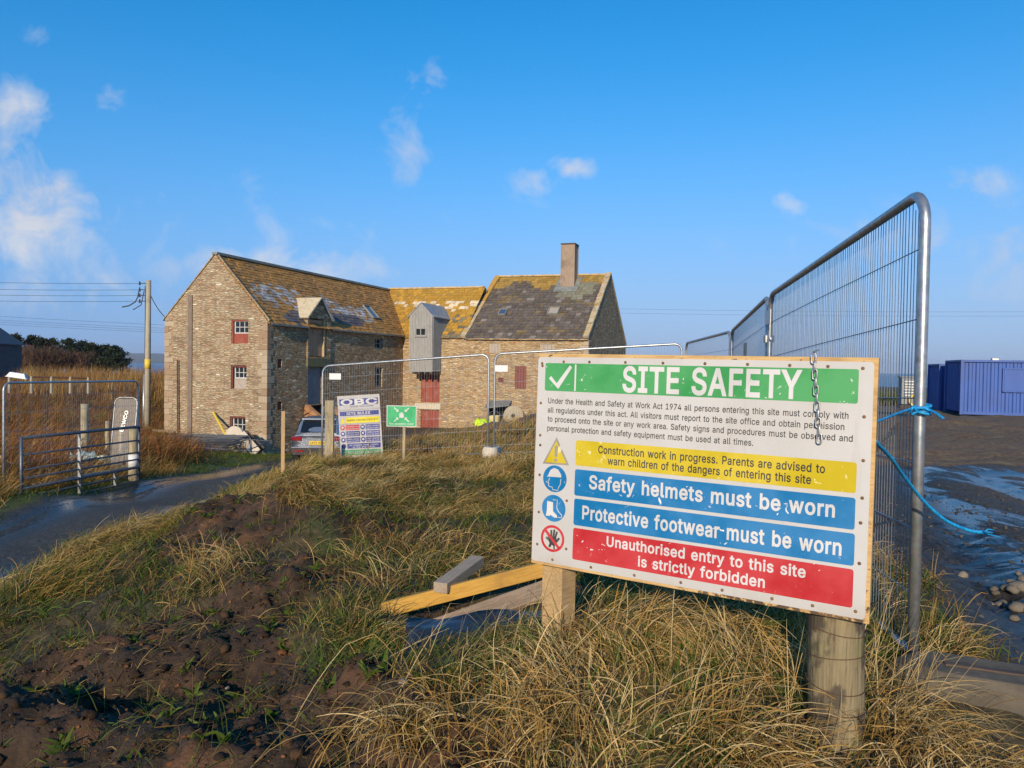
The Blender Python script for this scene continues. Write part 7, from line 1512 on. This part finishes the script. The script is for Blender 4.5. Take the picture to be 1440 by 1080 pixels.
    m = MB(); add_text(m, 'LX72 HXM', -.24, .24, .70, .078, Matrix.Translation((0, -.024, 0)) @ Matrix.Rotation(R(90), 4, 'X'), 0, .02); m.build('lettering', MAT['car_black'], pl)
    for s in (-1, 1):
        m = MB(); m.box((s * .62, -.045, .46), (.30, .02, .06)); m.build('reflector', MAT['tail_red'], root)
make_car()

# ------------------------------------------------------------------ blue site containers
def container(c, L_, D_, H_, rz, label, window=True):
    t = MAT.get('container_blue')
    if t is None: t = MAT['container_blue'] = weathered('container_blue', (.024, .08, .30), (.036, .104, .37), 1.2, (1, 1, .4), (.45, .65), .1, dirt=(.05, .05, .12), dirt_amt=.35)
    root = empty('site_container', c, rz, label=label, cat='site container', group='blue site containers')
    def corr(mb, p, q, nrm, pitch=.30, dep=.045, skip=None):
        p = Vector(p); q = Vector(q); n_ = Vector(nrm); L2 = (q - p).length; k = int(L2 / pitch); prof = []
        for i in range(k):
            for f, d in ((0, 0), (.35, 0), (.5, -dep), (.85, -dep)): prof.append(((i + f) / k, d))
        prof.append((1, 0))
        for (a, da), (b_, db) in zip(prof, prof[1:]):
            A = p + (q - p) * a + n_ * da; B = p + (q - p) * b_ + n_ * db
            mb.poly([A + Vector((0, 0, .12)), B + Vector((0, 0, .12)), B + Vector((0, 0, H_ - .1)), A + Vector((0, 0, H_ - .1))])
    m = MB(); corr(m, (0, 0, 0), (L_, 0, 0), (0, -1, 0)); corr(m, (0, D_, 0), (0, 0, 0), (-1, 0, 0), .26); m.poly([(L_, 0, .1), (L_, D_, .1), (L_, D_, H_), (L_, 0, H_)]); m.poly([(0, D_, .1), (0, D_, H_), (L_, D_, H_), (L_, D_, .1)])
    m.build('wall', t, root)
    m = MB()
    for x in (0.0, L_):
        for y in (0.0, D_): m.box((x, y, H_ / 2), (.12, .12, H_ + .02))
    m.build('corner_post', t, root)
    m = MB(); m.box((L_ / 2, D_ / 2, H_ - .02), (L_ + .1, D_ + .1, .10)); m.build('roof', t, root)
    m = MB(); m.box((L_ / 2, -.01, .07), (L_ - .14, .1, .13)); m.build('floor_rail', t, root)
    if window:
        m = MB(); m.box((2.55, -.03, 1.62), (1.7, .05, .98)); w = m.build('window_shutter', t, root, bevel=.01); m = MB()
        for (p, q) in (((1.66, 1.10), (3.44, 1.10)), ((1.66, 2.14), (3.44, 2.14)), ((1.66, 1.1), (1.66, 2.14)), ((3.44, 1.1), (3.44, 2.14))): m.bar((p[0], -.045, p[1]), (q[0], -.045, q[1]), .06, .07, upv=(0, -1, 0))
        m.build('frame', t, w)
        m = MB(); m.box((1.35, .1, H_ + .07), (.3, .2, .12)); m.build('roof_vent', MAT['zinc'], root, bevel=.02)
    return root
TC = -math.atan2(.3, .95)
c = at(1351, 582.5, 35); container((c.x, c.y, c.z), 6.0, 2.9, 2.50, TC, 'blue corrugated site container with a shuttered window on the bare brown ground')
c = at(1320.5, 580, 38.6); container((c.x, c.y, c.z), 6.0, 2.5, 2.46, TC, 'second blue container half hidden behind the one with the shuttered window', False)

# ------------------------------------------------------------------ machinery and yard clutter
q = at(1283, 578, 30); gen = empty('generator', (q.x, q.y, q.z), R(-20), label='grey louvred site generator with a yellow hose reel beyond the mesh fence', cat='generator')
MAT['gen_grey'] = weathered('gen_grey', (.18, .19, .18), (.26, .26, .24), 4, rough=(.5, .7))
m = MB(); m.box((0, .4, .78), (.86, .8, 1.06)); m.build('housing', MAT['gen_grey'], gen, bevel=.03)
m = MB(); [m.box((0, -.02, .62 + .11 * k), (.66, .03, .035)) for k in range(6)]; m.build('louvre', MAT['zinc'], gen)
m = MB(); m.box((0, .4, .16), (.92, .9, .14)); m.build('skid', MAT['dark_timber'], gen)
m = MB(); m.tube([(.1 + .22 * math.cos(2 * math.pi * j / 24), -.1, .42 + .22 * math.sin(2 * math.pi * j / 24)) for j in range(24)], .045, 8, closed=True); m.build('hose_reel', MAT['yellow_paint'], gen, smooth=True)
m = MB(); m.box((0, .42, 1.35), (.92, .86, .06)); m.build('roof', MAT['gen_grey'], gen, bevel=.015)

# flat stack of mesh panels by the gable, one slipped off in front
q = at(232, 640, 31.2)
proto = fence_panel((0, 0, 0), (3.45, 0, 0), h=2.0, label='x', group='mesh fence panels stacked flat before the gable', wires=40, sides=3, name='stacked_fence')
for c_ in children(proto):
    if c_.name.startswith('mesh_infill'): c_.data.materials[0] = MAT['dark_wire']
    else: c_.data.materials[0] = MAT['gate_steel']
order = ('lowest', 'second from the bottom', 'third from the bottom', 'fourth from the bottom', 'middle', 'fourth from the top', 'third from the top', 'second from the top', 'topmost')
zs = g1(-13.4, 31.2) + .08
for k in range(9):
    o = proto if k == 0 else copy_tree(proto)
    o.location = (-15.25 + rnd.uniform(-.16, .16) + .05 * k, 30.9 + rnd.uniform(-.1, .1) + .03 * k, zs + .052 * k); o.rotation_euler = (R(-90 + rnd.uniform(-.7, .7)), R(rnd.uniform(-.4, .4)), R(-3 + rnd.uniform(-2.2, 2.2)))
    o['label'] = 'grey mesh fence panel lying flat in the stack before the gable, ' + order[k]
o = copy_tree(proto); q = at(232, 655, 27.5); o.location = (q.x - .6, q.y + .9, g1(q.x, q.y) + .16); o.rotation_euler = (R(-84), R(2), R(-9)); o['label'] = 'mesh fence panel slipped off the stack onto the grass towards the road'; o['group'] = 'mesh fence panels stacked flat before the gable'
m = MB(); m.poly([(.05, .05, -.012), (3.4, .05, -.012), (3.4, 1.95, -.012), (.05, 1.95, -.012)]); 
def leaning(p, q_, rad, mat, name, label, cat):
    p = Vector(p); q_ = Vector(q_); o = MB().tube([(0, 0, 0), (q_ - p) * .5, q_ - p], rad, 8).build(name, mat, None, label=label, cat=cat); o.location = p; return o
def onwall(px, py, d_=.12):
    """a point just in front of the gable wall"""
    n_ = Vector((-math.sin(TH), -math.cos(TH), 0)); c_ = Vector(MO) + n_ * d_; dd_ = fw + rt * ((px - CX) / F) - up * ((py - CY) / F); return dd_ * (c_.dot(n_) / dd_.dot(n_))
leaning(onwall(250, 617), onwall(249.5, 506), .035, MAT['rust'], 'iron_pipe', 'thin rusty black pipe standing against the gable wall', 'pipe')
leaning(at(329, 633, 32.4), onwall(300, 580), .055, MAT['yellow_paint'], 'yellow_pole', 'yellow pole leaning on the gable below the lowest window', 'pole')
def disc(px, py, Y, r_, rz, tilt, mat, label, name='millstone'):
    q = at(px, py, Y); m = MB(); n = 32; th = .16
    A = [m.vert((math.cos(2 * math.pi * i / n) * r_, -th / 2, math.sin(2 * math.pi * i / n) * r_)) for i in range(n)]; B = [m.vert((math.cos(2 * math.pi * i / n) * r_, th / 2, math.sin(2 * math.pi * i / n) * r_)) for i in range(n)]
    a = [m.vert((math.cos(2 * math.pi * i / n) * .12, -th / 2, math.sin(2 * math.pi * i / n) * .12)) for i in range(n)]; b_ = [m.vert((math.cos(2 * math.pi * i / n) * .12, th / 2, math.sin(2 * math.pi * i / n) * .12)) for i in range(n)]
    for i in range(n):
        j = (i + 1) % n
        for f in ([A[i], A[j], B[j], B[i]], [a[j], a[i], b_[i], b_[j]], [A[j], A[i], a[i], a[j]], [B[i], B[j], b_[j], b_[i]]): m.f.append(f); m.m.append(0)
    o = m.build(name, mat, None, bevel=.02, label=label, cat='millstone', group='old millstones'); o.location = q; o.rotation_euler = (tilt, 0, rz); return o
disc(330, 615, 33.4, .50, -TH, R(-8), MAT['pale_concrete'], 'pale round millstone propped against the gable under its lowest window')
disc(722, 585, 44.2, .62, -TH, R(-12), weathered('old_grit', (.30, .25, .16), (.4, .34, .24), 7, bump=.4), 'brown millstone leaning on the kiln wall beside the dark canopy')
plank(at(339, 611, 33.2), at(361, 637, 32.3), .42, .06, MAT['pale_concrete'], 'cream board leaning against the millstone by the gable corner', 'board', cat='board', tw=R(55))
plank(at(344, 608, 33.6), at(369, 633, 32.9), .30, .06, MAT['dark_timber'], 'dark board leaning behind the cream one at the gable corner', 'board', cat='board', tw=R(55))
plank(at(216, 605, 36), at(246, 608, 35.4), .12, .10, MAT['grey_timber'], 'old beam end lying on the grass at the left foot of the gable')
plank(at(318, 640, 31), at(338, 645, 30), .10, .09, MAT['white_plastic'], 'short white pipe length beside the stacked fence panels', 'pipe_length', cat='pipe')
plank(at(254, 634, 31), at(286, 637, 30.6), .14, .08, MAT['zinc'], 'bright metal channel lying on the front of the panel stack', 'metal_channel', cat='channel')
plank(at(298, 642, 30.5), at(352, 640, 31.5), .5, .04, MAT['grey_timber'], 'flat weathered board on the yard right of the panel stack', 'board', cat='board')
for k, (a, b_, lb) in enumerate((((431, 572), (452, 590), 'thick orange brown beam sloping above the car in the dark doorway'), ((430, 581), (447, 592), 'lower orange brown beam sloping above the car roof'), ((468, 574), (484, 585), 'orange brown beam end between the wooden post and the site rules sign'))):
    plank(at(*a, 37.4), at(*b_, 36.6), .22, .26, MAT['yellow_timber'] if False else wood('roof_beam_wood', (.36, .17, .07), (.46, .25, .11), (1.2, 14, 14)), lb, 'roof_timber', cat='beam')
q = at(679, 597, 21.6); o = sheet_obj('safety_vest', (q.x, q.y, g1(q.x, q.y) + .06), .46, .34, .22, MT('lime_fabric').done((.55, .75, .02), .7), 'bright lime safety vest dropped on the dark spoil bank', 'safety vest', .4, 4, fold=-.5)
q = at(695, 596, 21.8); bk = empty('bucket', (q.x, q.y, g1(q.x, q.y) - .02), 0, label='pale yellow bucket on the spoil bank beside the lime vest', cat='bucket')
m = MB(); m.tube([(0, 0, 0), (0, 0, .30)], [.13, .165], 16, cap=False); m.tube([(0, 0, .02), (0, 0, .022)], [.13, .13], 16); m.build('shell', weathered('pale_yellow', (.62, .5, .2), (.7, .58, .3), 6), bk)
m = MB(); m.tube([(math.cos(a) * .17, 0, .3 + math.sin(a) * .14) for a in np.linspace(0, math.pi, 12)], .006, 5); m.build('handle', MAT['zinc'], bk)
# dark hedge of gorse beyond the track
Hd = Field(); K = 260; y = rng.uniform(52, 60, K); x = y * rng.uniform(.36, .545, K); clumps(Hd, x, y, 60, .55, (.7, 1.5), (.03, .07), (.0, 1.0), (.2, .9), 3, ('dark', 'green', 'olive', 'brown'), (.45, .25, .2, .1), fan=1.8); Hd.build('gorse_hedge')

# ------------------------------------------------------------------ damp sea air
m = MB(); m.box((0, 3500, 42), (18400, 11400, 130)); hz_ = m.build('haze', [], None, kind='stuff')
t = bpy.data.materials.new('haze'); t.use_nodes = True; nt = t.node_tree
for n_ in list(nt.nodes): nt.nodes.remove(n_)
o_ = nt.nodes.new('ShaderNodeOutputMaterial'); v_ = nt.nodes.new('ShaderNodeVolumePrincipled'); v_.inputs['Color'].default_value = (.62, .74, .92, 1); v_.inputs['Density'].default_value = .00012; v_.inputs['Anisotropy'].default_value = 0.0
nt.links.new(v_.outputs[0], o_.inputs['Volume']); hz_.data.materials.append(t)
